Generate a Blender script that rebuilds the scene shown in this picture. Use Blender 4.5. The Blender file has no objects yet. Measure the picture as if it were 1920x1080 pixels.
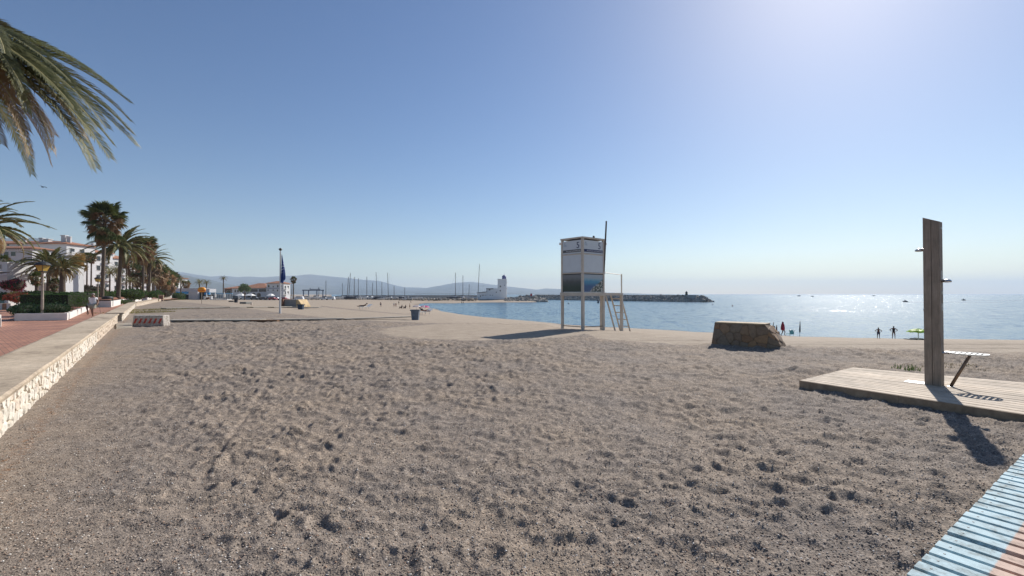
import bpy, math, random
import numpy as np
from mathutils import Vector, Matrix, Quaternion
random.seed(7)
rng = np.random.default_rng(11)
R = math.radians
scene = bpy.context.scene
COL = scene.collection

# ------------------------------------------------------------------ camera, sky, sun, exposure
F = 853.0; HZ = 551.5; EYE = 1.6
cam_d = bpy.data.cameras.new('camera'); cam = bpy.data.objects.new('camera', cam_d); COL.objects.link(cam)
cam_d.lens = 16.0; cam_d.sensor_width = 36.0; cam_d.clip_start = 0.05; cam_d.clip_end = 60000
cam.location = (0, 0, EYE); cam.rotation_euler = (R(90 + 0.772), 0, 0)
scene.camera = cam
SUN_AZ, SUN_EL = 36.9, 36.0
world = bpy.data.worlds.new('World'); scene.world = world; world.use_nodes = True
wn = world.node_tree; wn.nodes.clear()
sky = wn.nodes.new('ShaderNodeTexSky'); sky.sky_type = 'NISHITA'; sky.sun_disc = False
sky.sun_elevation = R(SUN_EL); sky.sun_rotation = R(SUN_AZ)
sky.altitude = 0; sky.air_density = 1.0; sky.dust_density = 0.4; sky.ozone_density = 2.2
bgn = wn.nodes.new('ShaderNodeBackground'); bgn.inputs['Strength'].default_value = 0.088
won = wn.nodes.new('ShaderNodeOutputWorld')
hs = wn.nodes.new('ShaderNodeHueSaturation'); hs.inputs['Saturation'].default_value = 1.14; hs.inputs['Hue'].default_value = 0.506; hs.inputs['Value'].default_value = 1.0
wn.links.new(sky.outputs[0], hs.inputs['Color']); wn.links.new(hs.outputs[0], bgn.inputs[0]); wn.links.new(bgn.outputs[0], won.inputs[0])
SD = Vector((math.sin(R(SUN_AZ)) * math.cos(R(SUN_EL)), math.cos(R(SUN_AZ)) * math.cos(R(SUN_EL)), math.sin(R(SUN_EL))))
sl = bpy.data.lights.new('sun', 'SUN'); sl.energy = 5.0; sl.angle = R(0.5); sl.color = (1.0, 0.945, 0.87)
so = bpy.data.objects.new('sun', sl); COL.objects.link(so); so.rotation_euler = SD.to_track_quat('Z', 'Y').to_euler()
so.location = (30, 30, 60)
vs = scene.view_settings
scene.display_settings.display_device = 'sRGB'
vs.view_transform = 'Standard'; vs.look = 'None'; vs.exposure = 0.2; vs.gamma = 1.0; vs.use_curve_mapping = False
scene.cycles.max_bounces = 8; scene.cycles.transparent_max_bounces = 12; scene.cycles.volume_bounces = 1

# ------------------------------------------------------------------ helpers
def at(px, py, Y):
    """world point seen at pixel (px,py) of the photograph at depth Y"""
    return Vector(((px - 960) / F * Y, Y, EYE + (HZ - py) / F * Y))
def gp(px, py, z=0.0):
    Y = F * (EYE - z) / (py - HZ)
    return Vector(((px - 960) / F * Y, Y, z))
def lerp(a, b, t): return a + (b - a) * t

class MB:
    def __init__(s): s.v = []; s.f = []; s.m = []
    def add(s, vs_, fs, mi=0):
        b = len(s.v); s.v.extend([tuple(v) for v in vs_])
        for f in fs: s.f.append(tuple(i + b for i in f)); s.m.append(mi)
    def box(s, c, d, rz=0.0, mi=0, taper=1.0, M=None):
        x, y, z = d[0] / 2, d[1] / 2, d[2] / 2
        P = [(-x, -y, -z), (x, -y, -z), (x, y, -z), (-x, y, -z), (-x * taper, -y * taper, z), (x * taper, -y * taper, z), (x * taper, y * taper, z), (-x * taper, y * taper, z)]
        mm = Matrix.Translation(Vector(c)) @ Matrix.Rotation(rz, 4, 'Z')
        if M is not None: mm = Matrix.Translation(Vector(c)) @ M.to_4x4()
        s.add([mm @ Vector(p) for p in P], [(0, 3, 2, 1), (4, 5, 6, 7), (0, 1, 5, 4), (1, 2, 6, 5), (2, 3, 7, 6), (3, 0, 4, 7)], mi)
        return s
    def tube(s, pts, rs, n=8, mi=0, cap=True):
        pts = [Vector(p) for p in pts]
        if not hasattr(rs, '__len__'): rs = [rs] * len(pts)
        b = len(s.v); u = None
        for i, p in enumerate(pts):
            t = (pts[min(i + 1, len(pts) - 1)] - pts[max(i - 1, 0)]).normalized()
            if u is None:
                u = t.orthogonal().normalized()
            else:
                u = (u - t * u.dot(t)).normalized()
            w = t.cross(u)
            for k in range(n):
                a = 2 * math.pi * k / n
                s.v.append(tuple(p + (u * math.cos(a) + w * math.sin(a)) * rs[i]))
        for i in range(len(pts) - 1):
            for k in range(n):
                a0 = b + i * n + k; a1 = b + i * n + (k + 1) % n
                s.f.append((a0, a1, a1 + n, a0 + n)); s.m.append(mi)
        if cap:
            s.f.append(tuple(b + k for k in reversed(range(n)))); s.m.append(mi)
            e = b + (len(pts) - 1) * n
            s.f.append(tuple(e + k for k in range(n))); s.m.append(mi)
        return s
    def lathe(s, prof, n=16, c=(0, 0, 0), mi=0, sx=1, sy=1):
        b = len(s.v)
        for r, z in prof:
            for k in range(n):
                a = 2 * math.pi * k / n
                s.v.append((c[0] + r * sx * math.cos(a), c[1] + r * sy * math.sin(a), c[2] + z))
        for i in range(len(prof) - 1):
            for k in range(n):
                a0 = b + i * n + k; a1 = b + i * n + (k + 1) % n
                s.f.append((a0, a1, a1 + n, a0 + n)); s.m.append(mi)
        s.f.append(tuple(b + k for k in reversed(range(n)))); s.m.append(mi)
        e = b + (len(prof) - 1) * n
        s.f.append(tuple(e + k for k in range(n))); s.m.append(mi)
        return s
    def prism(s, poly, z0, z1, mi=0):
        """poly counter-clockwise list of (x,y)"""
        n = len(poly)
        s.add([(p[0], p[1], z0) for p in poly] + [(p[0], p[1], z1) for p in poly],
              [tuple(reversed(range(n))), tuple(range(n, 2 * n))] + [(i, (i + 1) % n, n + (i + 1) % n, n + i) for i in range(n)], mi)
        return s
    def build(s, name, mats, parent=None, smooth=False, loc=None, bev=0.0, rz=None):
        me = bpy.data.meshes.new(name); me.from_pydata(s.v, [], s.f)
        if not isinstance(mats, (list, tuple)): mats = [mats]
        for m_ in mats: me.materials.append(m_)
        if len(mats) > 1: me.polygons.foreach_set('material_index', s.m)
        if smooth: me.polygons.foreach_set('use_smooth', [True] * len(me.polygons))
        me.update()
        o = bpy.data.objects.new(name, me); COL.objects.link(o)
        if parent is not None: o.parent = parent
        if loc is not None: o.location = loc
        if rz is not None: o.rotation_euler = (0, 0, rz)
        if bev > 0:
            b = o.modifiers.new('bevel', 'BEVEL'); b.width = bev; b.segments = 2; b.limit_method = 'ANGLE'
        return o
def tag(o, label=None, cat=None, group=None, kind=None):
    if label: o['label'] = label
    if cat: o['category'] = cat
    if group: o['group'] = group
    if kind: o['kind'] = kind
    return o
def thing(name, label, cat, loc=(0, 0, 0), rz=0.0, group=None):
    o = bpy.data.objects.new(name, None); COL.objects.link(o); o.empty_display_size = 0.2
    o.location = loc; o.rotation_euler = (0, 0, rz)
    return tag(o, label, cat, group)
def inst(src, parent, mw, name=None):
    """cheap copy of a mesh object's data under a parent with a local matrix"""
    o = bpy.data.objects.new(name or src.name, src if isinstance(src, bpy.types.Mesh) else src.data)
    COL.objects.link(o); o.parent = parent; o.matrix_local = mw
    return o
def mesh_only(mb, name, mats, smooth=False):
    me = bpy.data.meshes.new(name); me.from_pydata(mb.v, [], mb.f)
    if not isinstance(mats, (list, tuple)): mats = [mats]
    for m_ in mats: me.materials.append(m_)
    if len(mats) > 1: me.polygons.foreach_set('material_index', mb.m)
    if smooth: me.polygons.foreach_set('use_smooth', [True] * len(me.polygons))
    me.update(); return me

# ------------------------------------------------------------------ materials
def nmat(name):
    m = bpy.data.materials.new(name); m.use_nodes = True
    nt = m.node_tree; b = nt.nodes['Principled BSDF']; return m, nt, b
def tex(nt, kind, scale=5, detail=2, rough=0.5, dist=0.0, coord='Object', vec=None, stretch=None):
    co = nt.nodes.new('ShaderNodeTexCoord'); src = vec if vec else co.outputs[coord]
    if stretch:
        mp = nt.nodes.new('ShaderNodeMapping'); mp.inputs['Scale'].default_value = stretch
        nt.links.new(src, mp.inputs[0]); src = mp.outputs[0]
    t = nt.nodes.new('ShaderNodeTexNoise' if kind == 'noise' else 'ShaderNodeTexVoronoi')
    t.inputs['Scale'].default_value = scale
    if kind == 'noise':
        t.inputs['Detail'].default_value = detail; t.inputs['Roughness'].default_value = rough; t.inputs['Distortion'].default_value = dist
    nt.links.new(src, t.inputs['Vector']); return t
def ramp(nt, src, stops):
    r = nt.nodes.new('ShaderNodeValToRGB'); el = r.color_ramp.elements
    while len(el) < len(stops): el.new(0.5)
    for e, (p, c) in zip(el, stops):
        e.position = p; e.color = (c[0], c[1], c[2], 1) if hasattr(c, '__len__') else (c, c, c, 1)
    nt.links.new(src, r.inputs[0]); return r
def mix(nt, fac, a, b, mode='MIX'):
    m = nt.nodes.new('ShaderNodeMix'); m.data_type = 'RGBA'; m.blend_type = mode
    for sock, val in ((m.inputs[0], fac), (m.inputs[6], a), (m.inputs[7], b)):
        if isinstance(val, bpy.types.NodeSocket): nt.links.new(val, sock)
        elif hasattr(val, '__len__'): sock.default_value = (val[0], val[1], val[2], 1)
        else: sock.default_value = val if sock == m.inputs[0] else (val, val, val, 1)
    return m.outputs[2]
def bump(nt, h, strength=0.3, dist=0.02, prev=None):
    b = nt.nodes.new('ShaderNodeBump'); b.inputs['Strength'].default_value = strength; b.inputs['Distance'].default_value = dist
    nt.links.new(h, b.inputs['Height'])
    if prev: nt.links.new(prev, b.inputs['Normal'])
    return b.outputs[0]
def simple(name, col, rough=0.7, metal=0.0, var=0.25, scale=6.0, bmp=0.15, bs=60.0, stretch=None, spec=0.4):
    """base colour with two-scale wear and fine relief"""
    m, nt, b = nmat(name)
    n1 = tex(nt, 'noise', scale, 5, 0.6, stretch=stretch); n2 = tex(nt, 'noise', scale * 7, 3, 0.6, stretch=stretch)
    c1 = [max(0, c * (1 - var)) for c in col]; c2 = [min(1, c * (1 + var * 0.6)) for c in col]
    r = ramp(nt, n1.outputs[0], [(0.3, c1), (0.7, c2)])
    c = mix(nt, 0.25 * min(1, var * 3), r.outputs[0], n2.outputs[0], 'OVERLAY')
    nt.links.new(c, b.inputs['Base Color'])
    b.inputs['Roughness'].default_value = rough; b.inputs['Metallic'].default_value = metal
    b.inputs['Specular IOR Level'].default_value = spec
    if bmp > 0:
        n3 = tex(nt, 'noise', bs, 3, 0.6, stretch=stretch)
        nt.links.new(bump(nt, n3.outputs[0], bmp, 0.01), b.inputs['Normal'])
    return m
def leafmat(name, c1, c2, transl=0.35, scale=1.5, rough=0.5):
    m, nt, b = nmat(name)
    n = tex(nt, 'noise', scale, 3, 0.7)
    r = ramp(nt, n.outputs[0], [(0.32, c1), (0.68, c2)])
    inf = nt.nodes.new('ShaderNodeObjectInfo')
    hsv = nt.nodes.new('ShaderNodeHueSaturation'); nt.links.new(r.outputs[0], hsv.inputs['Color'])
    mr = nt.nodes.new('ShaderNodeMapRange'); mr.inputs[3].default_value = 0.7; mr.inputs[4].default_value = 1.3
    nt.links.new(inf.outputs['Random'], mr.inputs[0]); nt.links.new(mr.outputs[0], hsv.inputs['Value'])
    nt.links.new(hsv.outputs[0], b.inputs['Base Color']); b.inputs['Roughness'].default_value = rough
    b.inputs['Specular IOR Level'].default_value = 0.35
    tr = nt.nodes.new('ShaderNodeBsdfTranslucent'); nt.links.new(hsv.outputs[0], tr.inputs[0])
    ms = nt.nodes.new('ShaderNodeMixShader'); ms.inputs[0].default_value = transl
    nt.links.new(b.outputs[0], ms.inputs[1]); nt.links.new(tr.outputs[0], ms.inputs[2])
    nt.links.new(ms.outputs[0], nt.nodes['Material Output'].inputs[0])
    return m

# ------------------------------------------------------------------ terrain heights
SEA = -3.6
cols = {
 -800: [(60, 0), (200, -.5), (400, -1.2), (20000, -1.2)],
 300: [(60, 0), (200, -.5), (400, -1.2), (20000, -1.2)],
 450: [(40, 0), (150, -.7), (290, -1.6), (20000, -1.6)],
 600: [(28, 0), (100, -.9), (290, -1.9), (20000, -1.9)],
 640: [(28, 0), (100, -1.0), (290, -1.9), (450, -1.9), (470, -5), (20000, -5)],
 700: [(27, 0), (100, -1.3), (160, -2.2), (300, -2.0), (450, -1.9), (470, -5), (20000, -5)],
 780: [(26, 0), (60, -.95), (150, -2.7), (205, -3.5), (240, -3.45), (300, -2.4), (400, -1.9), (450, -1.9), (470, -5), (20000, -5)],
 800: [(26, 0), (60, -1.1), (177, -3.6), (200, -3.9), (240, -3.9), (262, -3.6), (310, -2.4), (350, -1.9), (450, -1.9), (470, -5), (20000, -5)],
 850: [(25.5, 0), (125, -3.6), (140, -4.3), (240, -4.3), (253, -3.6), (300, -2.5), (350, -1.9), (450, -1.9), (470, -5), (20000, -5)],
 900: [(25, 0), (105.6, -3.6), (120, -4.5), (260, -4.5), (277, -3.6), (320, -2.4), (380, -1.9), (430, -1.9), (450, -5), (20000, -5)],
 1000: [(24.2, 0), (87.8, -3.6), (110, -5), (265, -5), (286, -3.6), (300, -2.9), (330, -2.0), (400, -1.9), (420, -5), (20000, -5)],
 1022: [(23.8, 0), (84, -3.6), (110, -5), (20000, -5)],
}
for px, ys, yc in ((1060, 608.5, 617), (1130, 613, 620), (1200, 616, 624), (1300, 622, 631), (1500, 631, 640), (1700, 635, 640.5), (1920, 637, 641.5), (2400, 640, 645), (3600, 643, 648)):
    Ys = F * (EYE - SEA) / (ys - HZ); Yc = F * EYE / (yc - HZ)
    cols[px] = [(Yc, 0), (Ys, SEA), (Ys + 25, SEA - 1.4), (20000, SEA - 1.4)]
CK = sorted(cols)
def ground_z(px, Y):
    px = np.asarray(px, float); Y = np.asarray(Y, float)
    vals = np.stack([np.interp(Y, [k[0] for k in cols[c]], [k[1] for k in cols[c]]) for c in CK], 0)
    idx = np.clip(np.searchsorted(CK, px) - 1, 0, len(CK) - 2)
    c0 = np.take(CK, idx); c1 = np.take(CK, idx + 1); t = np.clip((px - c0) / (c1 - c0), 0, 1)
    i = np.indices(px.shape) if px.ndim else None
    if px.ndim:
        v0 = vals[(idx,) + tuple(i)]; v1 = vals[(idx + 1,) + tuple(i)]
    else:
        v0 = vals[idx]; v1 = vals[idx + 1]
    return v0 + (v1 - v0) * t
def gz(X, Y):
    return float(ground_z(960 + X / max(Y, .5) * F, Y)) if Y > 0.5 else 0.0
def on(px, Y, dz=0.0):
    """stand on the ground at photo column px and depth Y"""
    X = (px - 960) / F * Y
    return Vector((X, Y, float(ground_z(px, Y)) + dz))
def hit(px, py):
    """ground point seen at pixel"""
    Ys = np.geomspace(2, 480, 4000); z = ground_z(np.full_like(Ys, px), Ys)
    rows = HZ + (EYE - z) / Ys * F
    k = np.argmax(rows <= py); Y = float(Ys[k]); return Vector(((px - 960) / F * Y, Y, float(z[k])))

# ---- noise in numpy
def hsh(i, j, s):
    n = (i * 374761393 + j * 668265263 + s * 1442695041) & 0x7fffffff
    n = ((n ^ (n >> 13)) * 1274126177) & 0x7fffffff
    return ((n ^ (n >> 16)) & 0xffff) / 65535.0
def vnoise(x, y, s):
    i = np.floor(x).astype(np.int64); j = np.floor(y).astype(np.int64); fx = x - i; fy = y - j
    fx = fx * fx * (3 - 2 * fx); fy = fy * fy * (3 - 2 * fy)
    a = hsh(i, j, s); b = hsh(i + 1, j, s); c = hsh(i, j + 1, s); d = hsh(i + 1, j + 1, s)
    return (a + (b - a) * fx) * (1 - fy) + (c + (d - c) * fx) * fy
def fbm(x, y, s, o=4):
    r = 0; a = 0.5
    for k in range(o):
        r = r + a * vnoise(x, y, s + k); x = x * 2.03 + 5.1; y = y * 2.03 + 1.7; a *= 0.5
    return r
def dimples(x, y, cell, s, rad, depth, prob=0.8):
    gx = x / cell; gy = y / cell; i0 = np.floor(gx).astype(np.int64); j0 = np.floor(gy).astype(np.int64)
    h = np.zeros_like(x)
    for di in (-1, 0, 1):
        for dj in (-1, 0, 1):
            i = i0 + di; j = j0 + dj
            cx = (i + 0.15 + 0.7 * hsh(i, j, s)) * cell; cy = (j + 0.15 + 0.7 * hsh(i, j, s + 1)) * cell
            a = hsh(i, j, s + 2) * 3.1416; k = hsh(i, j, s + 3); on_ = hsh(i, j, s + 4) < prob
            rr = rad * (0.65 + 0.7 * k); dx = x - cx; dy = y - cy
            u = (dx * np.cos(a) + dy * np.sin(a)) / rr; v = (-dx * np.sin(a) + dy * np.cos(a)) / (rr * (0.5 + 0.35 * hsh(i, j, s + 5)))
            q = u * u + v * v
            h += on_ * depth * (0.5 + 0.8 * k) * (-np.exp(-q * 1.6) + 0.42 * np.exp(-(np.sqrt(q) - 1.45) ** 2 * 6))
    return h

def grid_obj(name, X, Y, Z, mat, attrs=None, smooth=True, mats=None):
    nr, nc = X.shape
    co = np.stack([X, Y, Z], -1).reshape(-1, 3)
    idx = np.arange(nr * nc).reshape(nr, nc)
    q = np.stack([idx[:-1, :-1], idx[:-1, 1:], idx[1:, 1:], idx[1:, :-1]], -1).reshape(-1, 4)
    me = bpy.data.meshes.new(name)
    me.vertices.add(len(co)); me.vertices.foreach_set('co', co.astype(np.float32).ravel())
    me.loops.add(q.size); me.loops.foreach_set('vertex_index', q.ravel().astype(np.int32))
    me.polygons.add(len(q)); me.polygons.foreach_set('loop_start', np.arange(0, q.size, 4, dtype=np.int32))
    me.polygons.foreach_set('loop_total', np.full(len(q), 4, np.int32))
    me.polygons.foreach_set('use_smooth', np.full(len(q), smooth, bool))
    me.materials.append(mat); me.update(calc_edges=True)
    for k, v in (attrs or {}).items():
        a = me.attributes.new(k, 'FLOAT', 'POINT'); a.data.foreach_set('value', v.astype(np.float32).ravel())
    o = bpy.data.objects.new(name, me); COL.objects.link(o); return o

# wall line frame: u runs away along the promenade, n away from the beach
WU = Vector((-.626, .780)); WN = Vector((-.780, -.626))
def wp(u, n): return Vector((WU.x * u + WN.x * n, WU.y * u + WN.y * n))
def un(p): return p[0] * WU.x + p[1] * WU.y, p[0] * WN.x + p[1] * WN.y
def wall_n(u):   # outer face of the wall bends slightly towards the beach far away
    return np.where(np.asarray(u) < 76, 1.25, np.interp(u, [76, 144, 200, 400], [1.05, -2.8, -9, -40]))

# ------------------------------------------------------------------ sand material
def sand_mat():
    m, nt, b = nmat('beach_sand')
    at_ = nt.nodes.new('ShaderNodeAttribute'); at_.attribute_name = 'smooth_mask'
    wet = nt.nodes.new('ShaderNodeAttribute'); wet.attribute_name = 'wet_mask'
    rust = nt.nodes.new('ShaderNodeAttribute'); rust.attribute_name = 'litter_mask'
    big = tex(nt, 'noise', 0.55, 4, 0.6)
    mid = tex(nt, 'noise', 6, 5, 0.65)
    fine = tex(nt, 'noise', 48, 5, 0.85)
    peb = tex(nt, 'voronoi', 80); peb.inputs['Randomness'].default_value = 1.0
    peb2 = tex(nt, 'voronoi', 30)
    g = ramp(nt, peb.outputs['Color'], [(0.0, (.055, .05, .047)), (.35, (.16, .135, .115)), (.62, (.30, .245, .195)), (.86, (.46, .385, .31)), (1.0, (.8, .75, .68))])
    g2 = ramp(nt, peb2.outputs['Color'], [(0.0, (.07, .065, .06)), (.3, (.2, .17, .145)), (.75, (.3, .255, .215)), (.96, (.4, .34, .29)), (1.0, (.85, .8, .74))])
    gg = mix(nt, 0.30, g.outputs[0], g2.outputs[0])
    fr = ramp(nt, fine.outputs[0], [(0.3, (.15, .12, .095)), (0.7, (.42, .345, .27))])
    gg = mix(nt, 0.3, gg, fr.outputs[0])
    mr = ramp(nt, mid.outputs[0], [(0.36, (.82, .81, .80)), (0.62, (1.24, 1.22, 1.19))])
    gg = mix(nt, 0.8, gg, mr.outputs[0], 'MULTIPLY')
    br = ramp(nt, big.outputs[0], [(0.38, (.86, .87, .9)), (0.66, (1.08, 1.04, .98))])
    gg = mix(nt, 1.0, gg, br.outputs[0], 'MULTIPLY')
    # fine raked sand
    sm1 = tex(nt, 'noise', 1.3, 5, 0.6, stretch=(1, 2.5, 1)); sm2 = tex(nt, 'noise', 40, 3, 0.7)
    s1 = ramp(nt, sm1.outputs[0], [(0.3, (.295, .235, .175)), (0.7, (.41, .335, .255))])
    s2 = mix(nt, 0.35, s1.outputs[0], sm2.outputs[0], 'OVERLAY')
    edge = tex(nt, 'noise', 2.2, 4, 0.7)
    ma = nt.nodes.new('ShaderNodeMath'); ma.operation = 'ADD'; nt.links.new(at_.outputs['Fac'], ma.inputs[0])
    ms = nt.nodes.new('ShaderNodeMath'); ms.operation = 'MULTIPLY_ADD'; nt.links.new(edge.outputs[0], ms.inputs[0]); ms.inputs[1].default_value = 0.6; ms.inputs[2].default_value = -0.3
    nt.links.new(ms.outputs[0], ma.inputs[1])
    mk = ramp(nt, ma.outputs[0], [(0.38, 0.0), (0.62, 1.0)])
    c = mix(nt, mk.outputs[0], gg, s2)
    lit = tex(nt, 'noise', 14, 4, 0.8)
    lm = nt.nodes.new('ShaderNodeMath'); lm.operation = 'MULTIPLY'; nt.links.new(lit.outputs[0], lm.inputs[0]); nt.links.new(rust.outputs['Fac'], lm.inputs[1])
    lr = ramp(nt, lm.outputs[0], [(0.5, 0.0), (0.62, 0.8)])
    c = mix(nt, lr.outputs[0], c, (.24, .115, .045))
    c = mix(nt, wet.outputs['Fac'], c, (.16, .125, .095))
    nt.links.new(c, b.inputs['Base Color'])
    b.inputs['Roughness'].default_value = 0.9; b.inputs['Specular IOR Level'].default_value = 0.25
    iv = nt.nodes.new('ShaderNodeMath'); iv.operation = 'MULTIPLY_ADD'; nt.links.new(mk.outputs[0], iv.inputs[0]); iv.inputs[1].default_value = -0.4; iv.inputs[2].default_value = 0.5
    b1 = nt.nodes.new('ShaderNodeBump'); b1.inputs['Distance'].default_value = 0.012; nt.links.new(peb.outputs['Distance'], b1.inputs['Height']); nt.links.new(iv.outputs[0], b1.inputs['Strength']); b1.invert = True
    n2 = bump(nt, mid.outputs[0], 0.35, 0.06, b1.outputs[0])
    n3 = bump(nt, fine.outputs[0], 0.35, 0.015, n2)
    nt.links.new(n3, b.inputs['Normal'])
    return m
M_SAND = sand_mat()

def smooth_mask(px, Y):
    row = HZ + EYE / Y * F
    lim = np.interp(px, [-500, 300, 430, 560, 640, 700, 760, 800, 980, 1060, 1120, 1200, 1300, 1400, 1520, 1700, 1950, 2500],
                    [556, 560, 572, 588, 597, 601, 604, 606, 607, 612, 634, 642, 647, 650, 650, 655, 664, 670])
    a = np.clip((lim - row) / (0.10 * (lim - HZ)) + 0.5, 0, 1)
    e = ((px - 905) / 205) ** 2 + ((row - 622) / 17.0) ** 2
    a = np.maximum(a, np.clip((1 - e) * 1.6 + .3, 0, 1))
    return a
def gravel_belt(px, Y):   # the tide-line strip of pebbles in front of the water
    row = HZ + (EYE - ground_z(px, Y)) / Y * F
    l = np.interp(px, [560, 700, 860, 1000, 1100, 1300], [570, 584, 598, 606, 611, 620])
    return np.exp(-((row - l) / 1.6) ** 2) * (px > 600) * (px < 1150)

def make_terrain():
    # near field: real footprints
    pxs = np.arange(-560, 2481, 2.7); Ys = np.geomspace(1.25, 48, 590)
    PX, YY = np.meshgrid(pxs, Ys); XX = (PX - 960) / F * YY
    Z = ground_z(PX, YY); sm = smooth_mask(PX, YY)
    u = XX * WU.x + YY * WU.y; n = XX * WN.x + YY * WN.y
    wx = XX + 0.14 * (fbm(XX * 4, YY * 4, 91, 3) - .45); wy = YY + 0.14 * (fbm(XX * 4, YY * 4, 92, 3) - .45)
    d = dimples(wx, wy, 0.20, 3, 0.068, 0.020, 0.9) + dimples(wx + .1, wy + .2, 0.36, 23, 0.12, 0.006, 0.65) + dimples(wx, wy, 0.11, 43, 0.040, 0.009, 0.8)
    d += 0.10 * (fbm(XX * 4.2, YY * 5.2, 115, 4) - .46)
    d += 0.05 * (fbm(XX * 1.1, YY * 1.1, 5, 4) - .47) + 0.034 * (fbm(XX * 11, YY * 11, 15, 4) - .44)
    patch = np.clip(fbm(XX * .35, YY * .35, 61, 3) * 1.6 + .2, 0.75, 1.15)
    amp = patch * (1 - 0.86 * sm) * np.clip((48 - YY) / 25, 0.25, 1) * np.clip((1.25 - n) / .5, 0, 1)
    # trodden flat near the wall
    amp *= np.clip((1.1 - n) / 1.8, 0.25, 1)
    d = np.where(d < 0, -0.021 * np.tanh(-d / 0.021), d)
    Z = Z + d * amp * np.interp(YY, [2.2, 4.5, 9, 16], [.8, 1.0, 1.45, 1.7])
    # long narrow bike track
    tx = np.interp(YY, [2, 5, 8, 14, 30], [-1.9, -3.1, -4.3, -7.2, -15]); Z -= 0.012 * np.exp(-((XX - tx) / 0.035) ** 2) * (YY < 20) * (YY > 4.0)
    # tractor lines on the raked sand
    row = HZ + EYE / YY * F
    for rr in (644, 652, 636): Z -= 0.035 * np.exp(-((row - rr - 3 * vnoise(PX / 200, YY * 0, 70 + rr)) / 0.9) ** 2) * (PX > 1130) * sm
    kx = XX - 6.95; ky = YY - 13.75; aa = kx * .74 - ky * .673; bb = kx * .673 + ky * .74
    Z += 0.06 * np.exp(-(np.maximum(np.abs(aa) - 1.0, 0) / .3) ** 2 - (np.maximum(np.abs(bb - .3) - .4, 0) / .22) ** 2) * (.5 + fbm(XX * 3, YY * 3, 88, 3))
    # windblown sand against the deck
    e = ((XX - 6.15) / .75) ** 2 + ((YY - 9.2) / .55) ** 2
    Z += 0.15 * np.exp(-e * 1.2) * (0.8 + .5 * fbm(XX * 4, YY * 4, 81, 3))
    Z = np.where(n > 1.42, -0.12, Z)
    lit = np.exp(-((n - 1.0) / 0.3) ** 2) * (u < 40) + 0.8 * np.exp(-(((XX - 2.4) * .566 - (YY - 2.9) * .824 + .12) / 0.13) ** 2) * (YY < 5.5)
    wet = np.clip((SEA + .1 - Z) / .08, 0, 1)
    o = grid_obj('beach', XX, YY, Z, M_SAND, {'smooth_mask': sm, 'wet_mask': wet * .6, 'litter_mask': lit})
    tag(o, kind='structure')
    # loose pebbles lying on the near gravel
    N = 80000; ty = 2.3 * (9.0 / 2.3) ** rng.random(N); tpx = rng.uniform(-60, 1980, N); tx2 = (tpx - 960) / F * ty
    keep = (tx2 * WN.x + ty * WN.y < 1.2) & ~(((tx2 - 2.09) * .566 - (ty - 2.45) * .824) > -.01)
    dk = (tx2 - 4.98) * .85 + (ty - 7.87) * .5; keep &= ~((dk > -.05) & (ty > 5))
    tx2 = tx2[keep]; ty = ty[keep]; tpx = tpx[keep]; n_ = len(ty)
    ci = (tpx - pxs[0]) / 2.7; ri = np.log(ty / 1.25) / np.log(48 / 1.25) * (len(Ys) - 1)
    c0 = ci.astype(int); r0 = ri.astype(int); fc = ci - c0; fr = ri - r0
    tz = (Z[r0, c0] * (1 - fc) + Z[r0, c0 + 1] * fc) * (1 - fr) + (Z[r0 + 1, c0] * (1 - fc) + Z[r0 + 1, c0 + 1] * fc) * fr
    octa = np.array([(1, 0, 0), (0, 1, 0), (-1, 0, 0), (0, -1, 0), (0, 0, 1), (0, 0, -1)], float)
    sz = .0024 + .0062 * rng.random(n_) ** 3; ang = rng.uniform(0, 6.28, n_)
    vv = octa[None] * rng.uniform(.7, 1.3, (n_, 6, 1)) * sz[:, None, None] * np.array([1.2, .9, .75])
    ca = np.cos(ang)[:, None]; sa = np.sin(ang)[:, None]
    vx = vv[..., 0] * ca - vv[..., 1] * sa + tx2[:, None]; vy = vv[..., 0] * sa + vv[..., 1] * ca + ty[:, None]; vz = vv[..., 2] + (tz + sz * .35)[:, None]
    co = np.stack([vx, vy, vz], -1).reshape(-1, 3); tri = np.array([(0, 1, 4), (1, 2, 4), (2, 3, 4), (3, 0, 4), (1, 0, 5), (2, 1, 5), (3, 2, 5), (0, 3, 5)])
    fa = (tri[None] + 6 * np.arange(n_)[:, None, None]).reshape(-1, 3)
    me = bpy.data.meshes.new('pebbles'); me.vertices.add(len(co)); me.vertices.foreach_set('co', co.astype(np.float32).ravel()); me.loops.add(fa.size); me.loops.foreach_set('vertex_index', fa.ravel().astype(np.int32)); me.polygons.add(len(fa)); me.polygons.foreach_set('loop_start', np.arange(0, fa.size, 3, dtype=np.int32)); me.polygons.foreach_set('loop_total', np.full(len(fa), 3, np.int32)); me.update(calc_edges=True)
    at2 = me.attributes.new('tone', 'FLOAT', 'POINT'); at2.data.foreach_set('value', np.repeat(rng.random(n_), 6).astype(np.float32))
    m, nt, b = nmat('pebble'); an = nt.nodes.new('ShaderNodeAttribute'); an.attribute_name = 'tone'
    r = ramp(nt, an.outputs['Fac'], [(0, (.10, .09, .085)), (.3, (.22, .185, .155)), (.6, (.36, .30, .24)), (.8, (.42, .26, .17)), (.92, (.60, .54, .46)), (1, (.85, .82, .76))]); nt.links.new(r.outputs[0], b.inputs['Base Color']); b.inputs['Roughness'].default_value = .7
    me.materials.append(m); po = bpy.data.objects.new('pebbles', me); COL.objects.link(po); tag(po, kind='stuff')
    # far field
    pxs = np.arange(-700, 3000, 8.0); Ys = np.concatenate([np.geomspace(46, 480, 260), np.geomspace(500, 14000, 40)])
    PX, YY = np.meshgrid(pxs, Ys); XX = (PX - 960) / F * YY
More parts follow.
